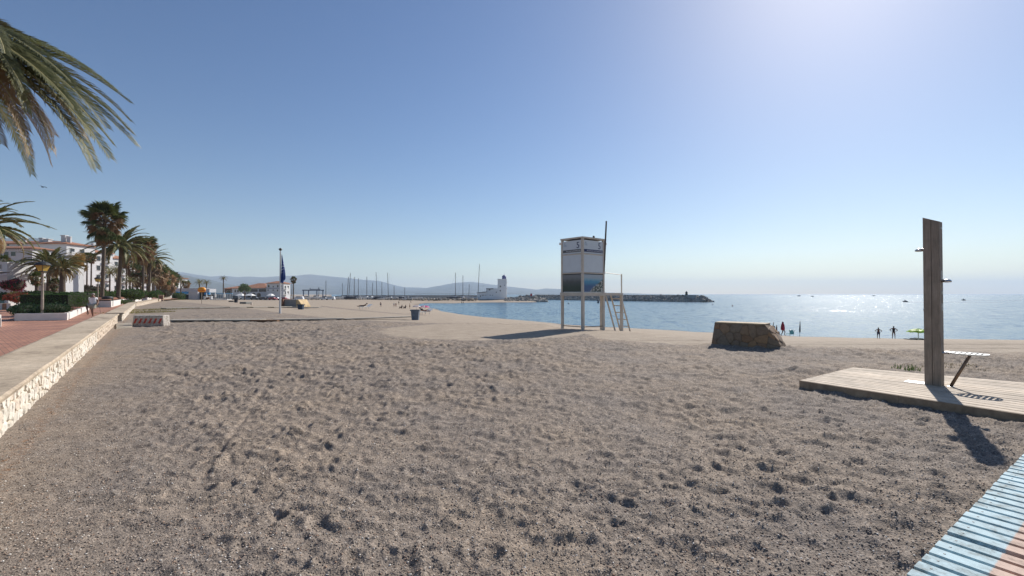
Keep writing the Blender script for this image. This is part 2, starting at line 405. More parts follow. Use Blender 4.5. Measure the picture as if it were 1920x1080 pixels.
    Z = ground_z(PX, YY); sm = np.clip(smooth_mask(PX, YY) - 0.8 * gravel_belt(PX, YY), 0, 1)
    Z = Z + np.where(YY < 300, 0.10 * (1 - .7 * sm) * (fbm(XX * 1.2, YY * 1.2, 5, 3) - .45) + .10 * (fbm(XX * .25, YY * .25, 35, 3) - .45), 0) - 0.01
    wet = np.clip((SEA + .22 - Z) / .15, 0, 1) * .75
    o = grid_obj('beach', XX, YY, Z, M_SAND, {'smooth_mask': sm, 'wet_mask': wet, 'litter_mask': sm * 0})
    tag(o, kind='structure')
    # the beach goes on to the right of the view
    pe = np.concatenate([np.arange(2478, 4000, 25), np.geomspace(4000, 90000, 60)]); Y3 = np.geomspace(0.25, 46, 160); P3, Q3 = np.meshgrid(pe, Y3); X3 = (P3 - 960) / F * Q3
    ok = np.clip(X3, -1e9, 70); g3 = ground_z(np.minimum(P3, 3600), Q3); Z3 = g3 + np.where(X3 < 68, 0.09 * (fbm(X3 * 3, Q3 * 3, 115, 4) - .46), 0) - .012
    tag(grid_obj('beach', ok, Q3, Z3, M_SAND, {'smooth_mask': smooth_mask(np.minimum(P3, 2500), Q3), 'wet_mask': X3 * 0, 'litter_mask': X3 * 0}), kind='structure')
    # plain ground under and behind the camera
    X2, Y2 = np.meshgrid(np.linspace(-60, 60, 60), np.linspace(-40, 1.6, 30))
    Z2 = 0.03 * (fbm(X2 * 2, Y2 * 2, 9, 3) - .6) - .015 - np.where(np.abs(X2) > 1.2, 0.0, 0)
    Z2 = np.where((X2 * WN.x + Y2 * WN.y) > 1.3, -.14, Z2)
    o = grid_obj('beach', X2, Y2, Z2 - .03, M_SAND, {'smooth_mask': X2 * 0, 'wet_mask': X2 * 0, 'litter_mask': X2 * 0}); tag(o, kind='structure')
make_terrain()

# ------------------------------------------------------------------ sea
def sea_mat():
    m, nt, b = nmat('sea_water')
    b.inputs['Base Color'].default_value = (.02, .085, .13, 1); b.inputs['Roughness'].default_value = 0.2
    b.inputs['IOR'].default_value = 1.333
    # ripples as facet tilts at three sizes of wave
    acc = None
    for sc, amp, st in ((0.12, .14, (1, .5, 1)), (0.6, 1.0, (1, .4, 1)), (2.6, 1.15, (1, .5, 1))):
        w = tex(nt, 'noise', sc, 3, 0.65, stretch=st)
        v = nt.nodes.new('ShaderNodeVectorMath'); v.operation = 'MULTIPLY_ADD'; nt.links.new(w.outputs['Color'], v.inputs[0]); v.inputs[1].default_value = (amp, amp, 0); v.inputs[2].default_value = (-amp / 2, -amp / 2, 0)
        if acc is None: acc = v.outputs[0]
        else:
            a = nt.nodes.new('ShaderNodeVectorMath'); a.operation = 'ADD'; nt.links.new(acc, a.inputs[0]); nt.links.new(v.outputs[0], a.inputs[1]); acc = a.outputs[0]
    pat = tex(nt, 'noise', 0.010, 4, 0.6, stretch=(1, 3.0, 1))
    pr = ramp(nt, pat.outputs[0], [(0.36, 0.55), (0.62, 1.0)])
    sc_ = nt.nodes.new('ShaderNodeVectorMath'); sc_.operation = 'SCALE'; nt.links.new(acc, sc_.inputs[0]); 
    tc = nt.nodes.new('ShaderNodeTexCoord'); sx = nt.nodes.new('ShaderNodeSeparateXYZ'); nt.links.new(tc.outputs['Object'], sx.inputs[0])
    calm = nt.nodes.new('ShaderNodeMapRange'); calm.inputs[1].default_value = 60; calm.inputs[2].default_value = 130; calm.inputs[3].default_value = .45; calm.inputs[4].default_value = 1.0; nt.links.new(sx.outputs[1], calm.inputs[0])
    mm = nt.nodes.new('ShaderNodeMath'); mm.operation = 'MULTIPLY'; nt.links.new(calm.outputs[0], mm.inputs[0]); nt.links.new(pr.outputs[0], mm.inputs[1]); nt.links.new(mm.outputs[0], sc_.inputs['Scale'])
    up = nt.nodes.new('ShaderNodeVectorMath'); up.operation = 'ADD'; nt.links.new(sc_.outputs[0], up.inputs[0]); up.inputs[1].default_value = (0, 0, 1)
    nm = nt.nodes.new('ShaderNodeVectorMath'); nm.operation = 'NORMALIZE'; nt.links.new(up.outputs[0], nm.inputs[0]); nt.links.new(nm.outputs[0], b.inputs['Normal'])
    return m
M_SEA = sea_mat()
pxs = np.arange(-3000, 6000, 60.0); Ys = np.concatenate([np.geomspace(38, 500, 60), np.geomspace(520, 14500, 50)])
PX, YY = np.meshgrid(pxs, Ys); XX = (PX - 960) / F * YY
tag(grid_obj('sea', XX, YY, XX * 0 + SEA, M_SEA), kind='structure')

# ------------------------------------------------------------------ hills
def hills(name, prof, D, depth, mat, seed, rough=0.12):
    px = np.arange(prof[0][0], prof[-1][0] + 1, 3.0)
    hpx = np.interp(px, [p[0] for p in prof], [p[1] for p in prof]); hgt = (HZ - hpx) / F * D
    t = np.linspace(-1, 1, 41)
    PX, T = np.meshgrid(px, t); YY = D + T * depth; XX = (PX - 960) / F * D
    H = np.tile(hgt, (len(t), 1))
    base = np.clip(1 - np.abs(T) ** 1.25, 0, 1)
    nz = fbm(XX / 420 + 3, YY / 420, seed, 5) - .5
    rid = 1 - np.abs(fbm(XX / 300, YY / 500, seed + 9, 4) - .5) * 4
    Z = H * (base + base * (1 - base) * (1.1 * nz + .35 * (rid - .5))) + H * 0.03 * nz
    Z = np.where(np.abs(T) > .98, -8, Z)
    Z = np.where(PX <= px[0] + 1, -8, Z); Z = np.where(PX >= px[-1] - 1, -8, Z)
    return tag(grid_obj(name, XX, YY, Z, mat), kind='structure')
M_HILL = simple('hill_scrub', (.06, .08, .085), 0.95, var=0.4, scale=0.004, bmp=0)
hills('mountains', [(-500, 470), (0, 446), (60, 446), (110, 452), (166, 470), (186, 476), (220, 488), (280, 504), (335, 516), (380, 530), (430, 548), (450, 553)], 3300, 1200, M_HILL, 13)
hills('mountains', [(200, 540), (240, 524), (280, 516), (310, 511.5), (335, 510.5), (343, 510.5), (362, 514), (399, 519), (424, 517.5), (450, 520), (470, 518.5), (498, 520), (535, 517), (560, 517), (582, 514.5), (610, 517), (640, 520), (675, 524), (710, 526.5), (737, 534), (760, 538.5), (783, 539), (806, 540.5), (829, 536), (852, 530.5), (882, 528), (898, 530), (921, 533), (957, 537.5), (990, 541), (1007, 543), (1022, 540.5), (1055, 542), (1085, 545), (1120, 547.5), (1150, 549), (1180, 553)], 8500, 2600, M_HILL, 3)
hills('foothills', [(-300, 520), (280, 520), (330, 527), (380, 534), (430, 533), (480, 536), (560, 533), (620, 536), (660, 540), (720, 542), (780, 545.5), (850, 544.5), (930, 547), (1000, 549), (1030, 553)], 6000, 1200, M_HILL, 23)

# ------------------------------------------------------------------ haze
hm = bpy.data.materials.new('sea_haze'); hm.use_nodes = True; hn = hm.node_tree; hn.nodes.clear()
pv = hn.nodes.new('ShaderNodeVolumePrincipled'); pv.inputs['Color'].default_value = (.64, .77, .93, 1); pv.inputs['Density'].default_value = 1.0e-4; pv.inputs['Anisotropy'].default_value = 0.15
ho = hn.nodes.new('ShaderNodeOutputMaterial'); hn.links.new(pv.outputs[0], ho.inputs['Volume'])
hb = MB(); hb.box((0, 7000, 205), (44000, 15400, 430)); hz_o = hb.build('haze', hm); tag(hz_o, kind='stuff')
# ------------------------------------------------------------------ clipping helper for crazy stonework
def clip_half(poly, p, nrm):
    out = []
    for i in range(len(poly)):
        a = poly[i]; b = poly[(i + 1) % len(poly)]
        da = (a[0] - p[0]) * nrm[0] + (a[1] - p[1]) * nrm[1]; db = (b[0] - p[0]) * nrm[0] + (b[1] - p[1]) * nrm[1]
        if da <= 0: out.append(a)
        if da * db < 0:
            t = da / (da - db); out.append((a[0] + (b[0] - a[0]) * t, a[1] + (b[1] - a[1]) * t))
    return out
def voronoi_cells(bound, cw, ch, rnd, jit=0.42):
    """cells clipped to the convex polygon `bound` (ccw)"""
    xs = [p[0] for p in bound]; ys = [p[1] for p in bound]
    nx = max(1, round((max(xs) - min(xs)) / cw)); ny = max(1, round((max(ys) - min(ys)) / ch))
    sx = (max(xs) - min(xs)) / nx; sy = (max(ys) - min(ys)) / ny
    P = {}
    for i in range(-1, nx + 1):
        for j in range(-1, ny + 1):
            P[(i, j)] = (min(xs) + (i + .5 + (0.25 if j % 2 else -0.25) + rnd.uniform(-jit, jit)) * sx, min(ys) + (j + .5 + rnd.uniform(-jit, jit)) * sy)
    cells = []
    for i in range(nx):
        for j in range(ny):
            c = P[(i, j)]; poly = [(c[0] - 2 * sx, c[1] - 2 * sy), (c[0] + 2 * sx, c[1] - 2 * sy), (c[0] + 2 * sx, c[1] + 2 * sy), (c[0] - 2 * sx, c[1] + 2 * sy)]
            for di in (-2, -1, 0, 1, 2):
                for dj in (-2, -1, 0, 1, 2):
                    q = P.get((i + di, j + dj))
                    if q is None or (di, dj) == (0, 0): continue
                    poly = clip_half(poly, ((c[0] + q[0]) / 2, (c[1] + q[1]) / 2), (q[0] - c[0], q[1] - c[1]))
                    if not poly: break
                if not poly: break
            for k in range(len(bound)):
                if not poly: break
                a = bound[k]; b = bound[(k + 1) % len(bound)]
                poly = clip_half(poly, a, (b[1] - a[1], -(b[0] - a[0])))
            if len(poly) >= 3: cells.append(poly)
    return cells
def stone_geo(poly, gap, th, rnd):
    """stone standing proud of a face; poly in face coordinates -> verts (x,y,depth), faces"""
    cx = sum(p[0] for p in poly) / len(poly); cy = sum(p[1] for p in poly) / len(poly)
    rad = max(math.hypot(p[0] - cx, p[1] - cy) for p in poly)
    if rad < gap * 1.8: return None
    k0 = 1 - gap / rad; n = len(poly); v = []; f = []
    t = th * rnd.uniform(.55, 1.3)
    # chamfered corners make it read as broken stone
    pts = []
    for i in range(n):
        a = poly[i - 1]; p = poly[i]; b = poly[(i + 1) % n]; q = rnd.uniform(.12, .3)
        pts.append((p[0] + (a[0] - p[0]) * q, p[1] + (a[1] - p[1]) * q)); pts.append((p[0] + (b[0] - p[0]) * q, p[1] + (b[1] - p[1]) * q))
    n = len(pts)
    for p in pts: v.append((cx + (p[0] - cx) * k0, cy + (p[1] - cy) * k0, 0.0))
    for p in pts:
        kk = k0 * rnd.uniform(.78, .9); v.append((cx + (p[0] - cx) * kk, cy + (p[1] - cy) * kk, t * rnd.uniform(.7, 1.05)))
    v.append((cx, cy, t * rnd.uniform(.95, 1.25)))
    for i in range(n):
        j = (i + 1) % n; f.append((i, j, n + j, n + i)); f.append((n + i, n + j, 2 * n))
    return v, f

M_CONC = simple('weathered_concrete', (.33, .29, .235), 0.85, var=0.4, scale=1.2, bmp=0.4, bs=45)
def coping_mat():
    m, nt, b = nmat('coping_concrete')
    n1 = tex(nt, 'noise', 0.7, 6, 0.7, stretch=(1, 1, 1)); n2 = tex(nt, 'noise', 9, 5, 0.7); n3 = tex(nt, 'noise', 70, 3, .7)
    r = ramp(nt, n1.outputs[0], [(0.3, (.17, .13, .095)), (0.42, (.44, .35, .25)), (0.7, (.60, .49, .36))])
    r2 = ramp(nt, n2.outputs[0], [(.3, .62), (.65, 1.1)])
    c = mix(nt, .8, r.outputs[0], r2.outputs[0], 'MULTIPLY'); c = mix(nt, .3, c, n3.outputs[0], 'OVERLAY')
    nt.links.new(c, b.inputs['Base Color']); b.inputs['Roughness'].default_value = .85
    nt.links.new(bump(nt, n3.outputs[0], .35, .01, bump(nt, n2.outputs[0], .3, .03)), b.inputs['Normal']); return m
M_COPE = coping_mat()
M_MORTAR = simple('lime_mortar', (.42, .33, .22), 0.9, var=0.35, scale=8, bmp=.6, bs=60)
def stonemat(name, a, b_, c_):
    m, nt, b = nmat(name)
    inf = nt.nodes.new('ShaderNodeObjectInfo'); n = tex(nt, 'noise', 9, 5, .65); n2 = tex(nt, 'noise', 60, 3, .7)
    r = ramp(nt, inf.outputs['Random'], [(0, a), (.5, b_), (1, c_)])
    q = ramp(nt, n.outputs[0], [(.3, .68), (.65, 1.1)])
    c = mix(nt, 1, r.outputs[0], q.outputs[0], 'MULTIPLY'); c = mix(nt, .25, c, n2.outputs[0], 'OVERLAY')
    nt.links.new(c, b.inputs['Base Color']); b.inputs['Roughness'].default_value = .85
    nt.links.new(bump(nt, n2.outputs[0], .4, .008, bump(nt, n.outputs[0], .5, .03)), b.inputs['Normal']); return m
M_STONE = stonemat('cream_wall_stone', (.64, .57, .46), (.74, .69, .60), (.66, .54, .42))
M_FLAG = stonemat('brown_flagstone', (.30, .17, .09), (.22, .18, .135), (.38, .22, .11))

# promenade paving ---------------------------------------------------
def paving_mat():
    m, nt, b = nmat('red_brick_paving')
    co = nt.nodes.new('ShaderNodeTexCoord'); mp = nt.nodes.new('ShaderNodeMapping'); mp.inputs['Rotation'].default_value = (0, 0, -math.atan2(WU.x, WU.y) + R(90) * 0)
    nt.links.new(co.outputs['Object'], mp.inputs[0])
    br = nt.nodes.new('ShaderNodeTexBrick'); nt.links.new(mp.outputs[0], br.inputs[0])
    br.inputs['Scale'].default_value = 1; br.inputs['Brick Width'].default_value = .25; br.inputs['Row Height'].default_value = .125; br.inputs['Mortar Size'].default_value = .008
    br.inputs['Color1'].default_value = (.44, .225, .155, 1); br.inputs['Color2'].default_value = (.34, .17, .12, 1); br.inputs['Mortar'].default_value = (.19, .12, .09, 1)
    n = tex(nt, 'noise', .5, 5, .65); n2 = tex(nt, 'noise', 30, 3, .7)
    r = ramp(nt, n.outputs[0], [(.3, (.62, .6, .6)), (.65, (1.15, 1.1, 1.0))])
    c = mix(nt, 1, br.outputs[0], r.outputs[0], 'MULTIPLY'); c = mix(nt, .3, c, n2.outputs[0], 'OVERLAY')
    nt.links.new(c, b.inputs['Base Color']); b.inputs['Roughness'].default_value = .75
    nt.links.new(bump(nt, br.outputs['Fac'], .5, -.006, bump(nt, n2.outputs[0], .2, .006)), b.inputs['Normal']); return m
M_PAVE = paving_mat()
mb = MB()
us = [-30, 0, 30, 60, 76, 110, 144, 200, 260]
for i in range(len(us) - 1):
    a = float(wall_n(us[i])) + .28; b = float(wall_n(us[i + 1])) + .28
    q = [wp(us[i], a), wp(us[i + 1], b), wp(us[i + 1], 70), wp(us[i], 70)]
    mb.add([(p.x, p.y, .03) for p in q] , [(0, 1, 2, 3)])
tag(mb.build('promenade', M_PAVE), kind='structure')

# sea wall with bench coping ------------------------------------------
def place_uv(u0, n0, du, dn):
    pass
def wall_segment(u0, n0, u1, n1, label, stones=0, stuff_stones=True, far=False, h=.5):
    a = wp(u0, n0); b = wp(u1, n1); L = (b - a).length; ang = math.atan2((b - a).y, (b - a).x)
    # local frame: +x along the wall, +y away from the beach (left of direction)
    t = thing('sea_wall', label, 'wall', (a.x, a.y, 0), ang, None)
    core = MB(); core.box((L / 2, .17, .135 + .0), (L, .26, .63)); core.build('wall_core', M_MORTAR, t)
    cp = MB()
    prof = [(-.05, .435), (-.055, .475), (-.035, .5), (.72, .505), (.78, .49), (.80, .45), (.78, .425), (.02, .42)]
    n = len(prof); seg = max(1, int(L / .5)); rr = random.Random(int(u0 * 10) + 5)
    vv = []
    for k in range(seg + 1):
        x = L * k / seg
        for (y, z) in prof: vv.append((x, y + rr.uniform(-.006, .006), z + rr.uniform(-.004, .004)))
    ff = []
    for k in range(seg):
        for j in range(n):
            ff.append((k * n + j, k * n + (j + 1) % n, (k + 1) * n + (j + 1) % n, (k + 1) * n + j))
    ff.append(tuple(range(n))[::-1]); ff.append(tuple(seg * n + j for j in range(n)))
    cp.add(vv, ff); o = cp.build('coping', M_COPE, t)
    if not far:
        for x in (.32, L - .32):      # legs that carry the bench slab on the promenade side
            q = MB(); q.box((x, .60, .225), (.3, .22, .39)); q.build('bench_leg', M_CONC, t, bev=.01)
    return t, L
def add_stones(t, L, x0, x1, cw, ch, count_as_parts=True, seed=1, th=.03):
    rnd = random.Random(seed); cells = voronoi_cells([(x0, -.10), (x1, -.10), (x1, .415), (x0, .415)], cw, ch, rnd)
    cells.sort(key=lambda c: c[0][0]); k = 0; allv = MB()
    for c in cells:
        g = stone_geo(c, .012, th, rnd)
        if g is None: continue
        v, f = g
        v2 = [(p[0], .04 - p[2], p[1]) for p in v]
        if count_as_parts:
            mbs = MB(); cx = sum(p[0] for p in v2) / len(v2); cz = sum(p[2] for p in v2) / len(v2)
            mbs.add([(p[0] - cx, p[1], p[2] - cz) for p in v2], f); mbs.build('stone', M_STONE, t, loc=(cx, 0, cz))
        else: allv.add(v2, f)
        k += 1
    if not count_as_parts:
        tag(allv.build('stones', M_STONE, t), kind='stuff')
    return k
w1, L1 = wall_segment(-2, 1.25, 33.9, 1.25, 'long low wall of cream rubble stone with wide worn concrete bench top nearest the viewer')
ns = add_stones(w1, L1, 7.6, 22.2, .205, .17, True, 5)
add_stones(w1, L1, 22.2, L1, .2, .16, False, 6)
add_stones(w1, L1, 0, 7.6, .22, .17, False, 8)
print('stones as parts', ns)
w2, L2 = wall_segment(35.4, 1.1, 76, 1.1, 'second bench-topped stone wall, starting just behind the red striped concrete block')
add_stones(w2, L2, 0, L2, .26, .17, False, 7)
w3, L3 = wall_segment(78, 1.05, 143, -2.8, 'third low stone wall running on towards the small brown board by the shrubs', far=True)
add_stones(w3, L3, 0, L3, .3, .2, False, 9)
a = at(306, 0, 140); b = at(319, 0, 158)
wf = MB(); mid_ = (a + b) / 2; d_ = (b - a); 
wf.box((mid_.x, mid_.y, .35), (Vector((d_.x, d_.y)).length + .6, .5, 1.1), math.atan2(d_.y, d_.x)); 
tag(wf.build('low_wall', M_CONC, bev=.12), 'short pale stub of wall beyond the small brown framed board', 'wall')
# step slab at the beach stairs
mb = MB(); p = [gp(218, 606.5, .06), gp(247, 604.5, .06), gp(249, 611.5, .06), gp(219, 614.5, .06)]
mb.prism([(q.x, q.y) for q in reversed(p)], -.05, .06); tag(mb.build('step_slab', M_CONC, bev=.015), 'flat worn concrete step at the gap in the bench wall', 'step')

# weeds at the wall foot
M_GRASS = leafmat('dry_weeds', (.17, .16, .05), (.30, .25, .09), .3, 3)
def tufts(name, label, cat, pts, n, h, mat, kind=None, w=.012):
    mb = MB(); rnd = random.Random(len(name) + n)
    for (cx, cy, cz, rx, ry) in pts:
        for k in range(n):
            a = rnd.uniform(0, 6.28); r = math.sqrt(rnd.random()); x = cx + rx * r * math.cos(a); y = cy + ry * r * math.sin(a)
            hh = h * rnd.uniform(.4, 1.1); b = rnd.uniform(0, 6.28); lx = math.cos(b) * hh * .45; ly = math.sin(b) * hh * .45; wx = -math.sin(b) * w; wy = math.cos(b) * w
            mb.add([(x - wx, y - wy, cz), (x + wx, y + wy, cz), (x + lx * .4 + wx * .8, y + ly * .4 + wy * .8, cz + hh * .65), (x + lx * .4 - wx * .8, y + ly * .4 - wy * .8, cz + hh * .65), (x + lx, y + ly, cz + hh)], [(0, 1, 2, 3), (3, 2, 4)])
    o = mb.build(name, mat); return tag(o, label, cat, kind=kind)
c1 = gp(280, 586); c2 = gp(262, 582); c3 = gp(315, 562)
tufts('weeds', None, None, [(c1.x - 1, c1.y, 0, 2.4, 3.2), (c2.x, c2.y + 2, 0, 2.2, 5), (c3.x, c3.y, 0, 5, 8)], 900, .10, M_GRASS, 'stuff', .02)

# concrete barrier with red stripes -----------------------------------
def barrier():
    p0 = gp(248, 611.5); p1 = gp(307, 611.5); L = (p1 - p0).length; c = (p0 + p1) / 2; ang = math.atan2(p1.y - p0.y, p1.x - p0.x)
    t = thing('concrete_barrier', 'battered white concrete block with red slanted stripes lying on the sand', 'barrier', (c.x, c.y, 0), ang)
    m, nt, b = nmat('chipped_white_paint')
    n = tex(nt, 'noise', 9, 6, .75); r = ramp(nt, n.outputs[0], [(.36, (.17, .13, .10)), (.5, (.47, .42, .36)), (.7, (.62, .57, .52))]); nt.links.new(r.outputs[0], b.inputs['Base Color']); b.inputs['Roughness'].default_value = .8
    nt.links.new(bump(nt, n.outputs[0], .4, .03), b.inputs['Normal'])
    mb = MB(); mb.box((0, .25, .255), (L, .5, .57), taper=.94); mb.build('body', m, t, bev=.045)
    M_RED = simple('red_paint_worn', (.50, .07, .045), .7, var=.45, scale=14)
    for k in range(6):
        x = -L / 2 + .17 + k * (L - .34) / 5; s = MB(); w = .055
        v = [(x - w - .05, 0, .14), (x + w - .05, 0, .14), (x + w + .06, 0, .385), (x - w + .06, 0, .385)]
        def fy(z): return -.001 - .003 + (z + .03) / .57 * .014
        s.add([(a_, fy(z_), z_) for a_, _, z_ in v] + [(a_, fy(z_) + .02, z_) for a_, _, z_ in v], [(0, 1, 2, 3), (7, 6, 5, 4), (0, 4, 5, 1), (1, 5, 6, 2), (2, 6, 7, 3), (3, 7, 4, 0)])
        s.build('stripe', M_RED, t)
barrier()

# planters --------------------------------------------------------------
M_WHITE = simple('white_render', (.72, .69, .65), .8, var=.12, scale=1.5, bmp=.15)
M_WHITE2 = simple('white_limewash', (.62, .62, .62), .85, var=.07, scale=.3, bmp=0)
M_BARK = simple('red_bark_mulch', (.20, .085, .05), .95, var=.5, scale=18, bmp=.8, bs=40)
def planter(poly, h, label, wallw=.18, mound=.25):
    """poly ccw (x,y) outline of the white wall"""
    c = Vector((sum(p[0] for p in poly) / len(poly), sum(p[1] for p in poly) / len(poly)))
    t = thing('planter', label, 'planter', (c.x, c.y, .03))
    L = [Vector(p) - c for p in poly]; n = len(L)
    for i in range(n):
        a = L[i]; b = L[(i + 1) % n]; d = (b - a).normalized(); nn = Vector((-d.y, d.x))
        q = [a, b, b + nn * wallw - d * wallw, a + nn * wallw + d * wallw]
        mb = MB(); mb.prism([tuple(v) for v in q], 0, h); mb.build('wall', M_WHITE, t, bev=.012)
    # soil mound
    V = []; Fc = []; rings = 6; m = 24
    per = []
    for i in range(n):
        for k in range(max(1, m // n)): per.append(L[i].lerp(L[(i + 1) % n], k / (m // n)))
    for j in range(rings):
        s_ = 1 - j / rings
        for p in per:
            pp = p * s_ * (1 - wallw / max(p.length, 1)) ; V.append((pp.x, pp.y, h - .06 + mound * math.sin(min(1, (1 - s_) * 2.2 + .25) * 1.57)))
    N = len(per); V.append((0, 0, h + mound - .06))
    for j in range(rings - 1):
        for k in range(N): Fc.append((j * N + k, j * N + (k + 1) % N, (j + 1) * N + (k + 1) % N, (j + 1) * N + k))
    for k in range(N): Fc.append(((rings - 1) * N + k, (rings - 1) * N + (k + 1) % N, len(V) - 1))
    mb = MB(); mb.add(V, Fc); mb.build('soil', M_BARK, t, smooth=True)
    return t
A = gp(28, 601.5, .03); B = gp(127, 600.5, .03); C_ = gp(168, 581.5, .03)
dd = (C_ - B).normalized()
D_ = A + Vector((dd.x, dd.y, 0)) * (C_ - B).length
planter([(A.x, A.y), (B.x, B.y), (C_.x, C_.y), (D_.x, D_.y)], .43, 'big white walled planter full of clipped hedges beside the near lamp post', mound=.1)
def planter_px(fa, fb, row, far, frow, h, label, mound=.3):
    a = gp(fa, row, .03); b = gp(fb, row, .03); c = gp(far, frow, .03); d = a + (c - b)
    planter([(a.x, a.y), (b.x, b.y), (c.x, c.y), (d.x, d.y)], h, label, mound=mound)
planter_px(165, 209, 576.2, 236, 568.8, .75, 'white planter with red mulch behind the dark green litter bin', .45)
planter_px(237, 254, 568, 267, 564.2, .8, 'white planter in the middle of the row along the promenade under the palms', .5)
planter_px(268, 277, 563.8, 285, 561.2, .8, 'small distant white planter near the end of the promenade', .5)
a = gp(-60, 613, .03); b = gp(3, 613, .03); c = gp(3.4, 604, .03); d = gp(-60, 604, .03)
planter([(a.x, a.y), (b.x, b.y), (c.x, c.y), (d.x, d.y)], .42, 'white planter with red mulch cut off by the edge of the promenade nearest the viewer')
mb = MB()   # low terrace wall at far left
p = at(-30, 0, 46); q = at(26, 0, 46)
for k in range(7):
    x0 = lerp(p.x, q.x, k / 7); w = (q.x - p.x) / 7
    mb.box((x0 + w / 2, 46, .35), (w * .94, .5, .64), mi=k % 2)
M_TERR = simple('terracotta_render', (.42, .22, .13), .85, var=.3, scale=3)
tag(mb.build('terrace_wall', [M_WHITE, M_TERR]), 'low terrace wall of alternating white and terracotta blocks under the bougainvillea', 'wall')

# street lamps ------------------------------------------------------------
M_POST = simple('lamp_post_paint', (.36, .30, .24), .6, var=.25, scale=6, bmp=.1)
M_DARKMET = simple('dark_metal', (.035, .035, .035), .5, var=.3)
mg, ntg, bg = nmat('amber_lamp_glass'); bg.inputs['Base Color'].default_value = (.62, .42, .10, 1); bg.inputs['Roughness'].default_value = .25; bg.inputs['Transmission Weight'].default_value = .3
def lamp(px, row_base, row_top, label, Y=None):
    if Y is None: base = gp(px, row_base, .03)
    else: base = Vector(((px - 960) / F * Y, Y, .03))
    H = (row_base - row_top) / F * base.y if row_base else 4.0
    t = thing('street_lamp', label, 'street lamp', base, 0, 'lantern lamps along the promenade')
    s = H / 3.9
    mb = MB(); mb.lathe([(.14, 0), (.14, .12), (.085, .2), (.075, 1.2), (.05, 3.05), (.075, 3.08), (.09, 3.16)], 12); o = mb.build('post', M_POST, t, smooth=False)
    mb = MB()   # tapered four-sided lantern
    def ring(r, z): return [(-r, -r, z), (r, -r, z), (r, r, z), (-r, r, z)]
    mb.add(ring(.155, 3.2) + ring(.26, 3.56), [(0, 3, 2, 1), (4, 5, 6, 7), (0, 1, 5, 4), (1, 2, 6, 5), (2, 3, 7, 6), (3, 0, 4, 7)]); g_ = mb.build('lantern_glass', mg, t)
    mb = MB()
    for sx, sy in ((-1, -1), (1, -1), (1, 1), (-1, 1)): mb.tube([(sx * .158, sy * .158, 3.16), (sx * .264, sy * .264, 3.58)], .016, 5)
    mb.box((0, 0, 3.17), (.34, .34, .05)); mb.build('lantern_frame', M_DARKMET, t)
    mb = MB(); mb.lathe([(.40, 3.56), (.41, 3.60), (.33, 3.70), (.20, 3.78), (.07, 3.82), (.05, 3.90)], 16); mb.build('lamp_cap', M_DARKMET, t)
    t.scale = (s, s, s); return t
lamp(80, 600.5, 488, 'tall amber lantern on a pale post in front of the big hedge planter')
lamp(184, 572.8, 518, 'amber lantern on a pale post just left of the tall shaggy fan palm')
lamp(29, 578, 520, 'small amber lantern in front of the pink bougainvillea')
lamp(141, 566, 523, 'amber lantern mostly hidden behind the hedge by the dry tree')

# litter bin
def bin_():
    c = gp(202, 575.5, .03); t = thing('litter_bin', 'dark green ribbed litter bin standing against the white planter', 'bin', c)
    M_G = simple('dark_green_plastic', (.022, .05, .04), .55, var=.3)
    mb = MB(); mb.lathe([(.38, 0), (.42, .05), (.44, .85), (.47, .88)], 20); o = mb.build('body', M_G, t, smooth=False)
    mb = MB()
    for k in range(20):
        a = k * 2 * math.pi / 20; mb.box((math.cos(a) * .44, math.sin(a) * .44, .45), (.03, .05, .75), a)
    mb.build('ribs', M_G, t)
    mb = MB(); mb.lathe([(.49, .88), (.48, .98), (.40, 1.08), (.2, 1.13), (.02, 1.14)], 20); mb.build('lid', M_DARKMET, t)
    s = (576 - 555.5) / F * c.y / 1.14; t.scale = (s, s, s)
bin_()
def info_board():
    c = gp(302.5, 564.5, .03); Y = c.y; t = thing('framed_board', 'small brown notice board in a pale wooden frame at the end of the far wall', 'sign', c)
    W = 8.5 / F * Y; H = 11.5 / F * Y
    M_PW = simple('pale_wood', (.50, .38, .26), .8); M_BR = simple('brown_board', (.20, .09, .06), .8)
    for x in (-W / 2, W / 2):
        mb = MB(); mb.box((x, 0, H / 2), (.14, .14, H)); mb.build('post', M_PW, t)
    mb = MB(); mb.box((0, 0, H - .07), (W - .15, .12, .14)); mb.build('top_rail', M_PW, t)
    mb = MB(); mb.box((0, 0, H * .62), (W - .16, .06, H * .55)); mb.build('board', M_BR, t)
info_board()
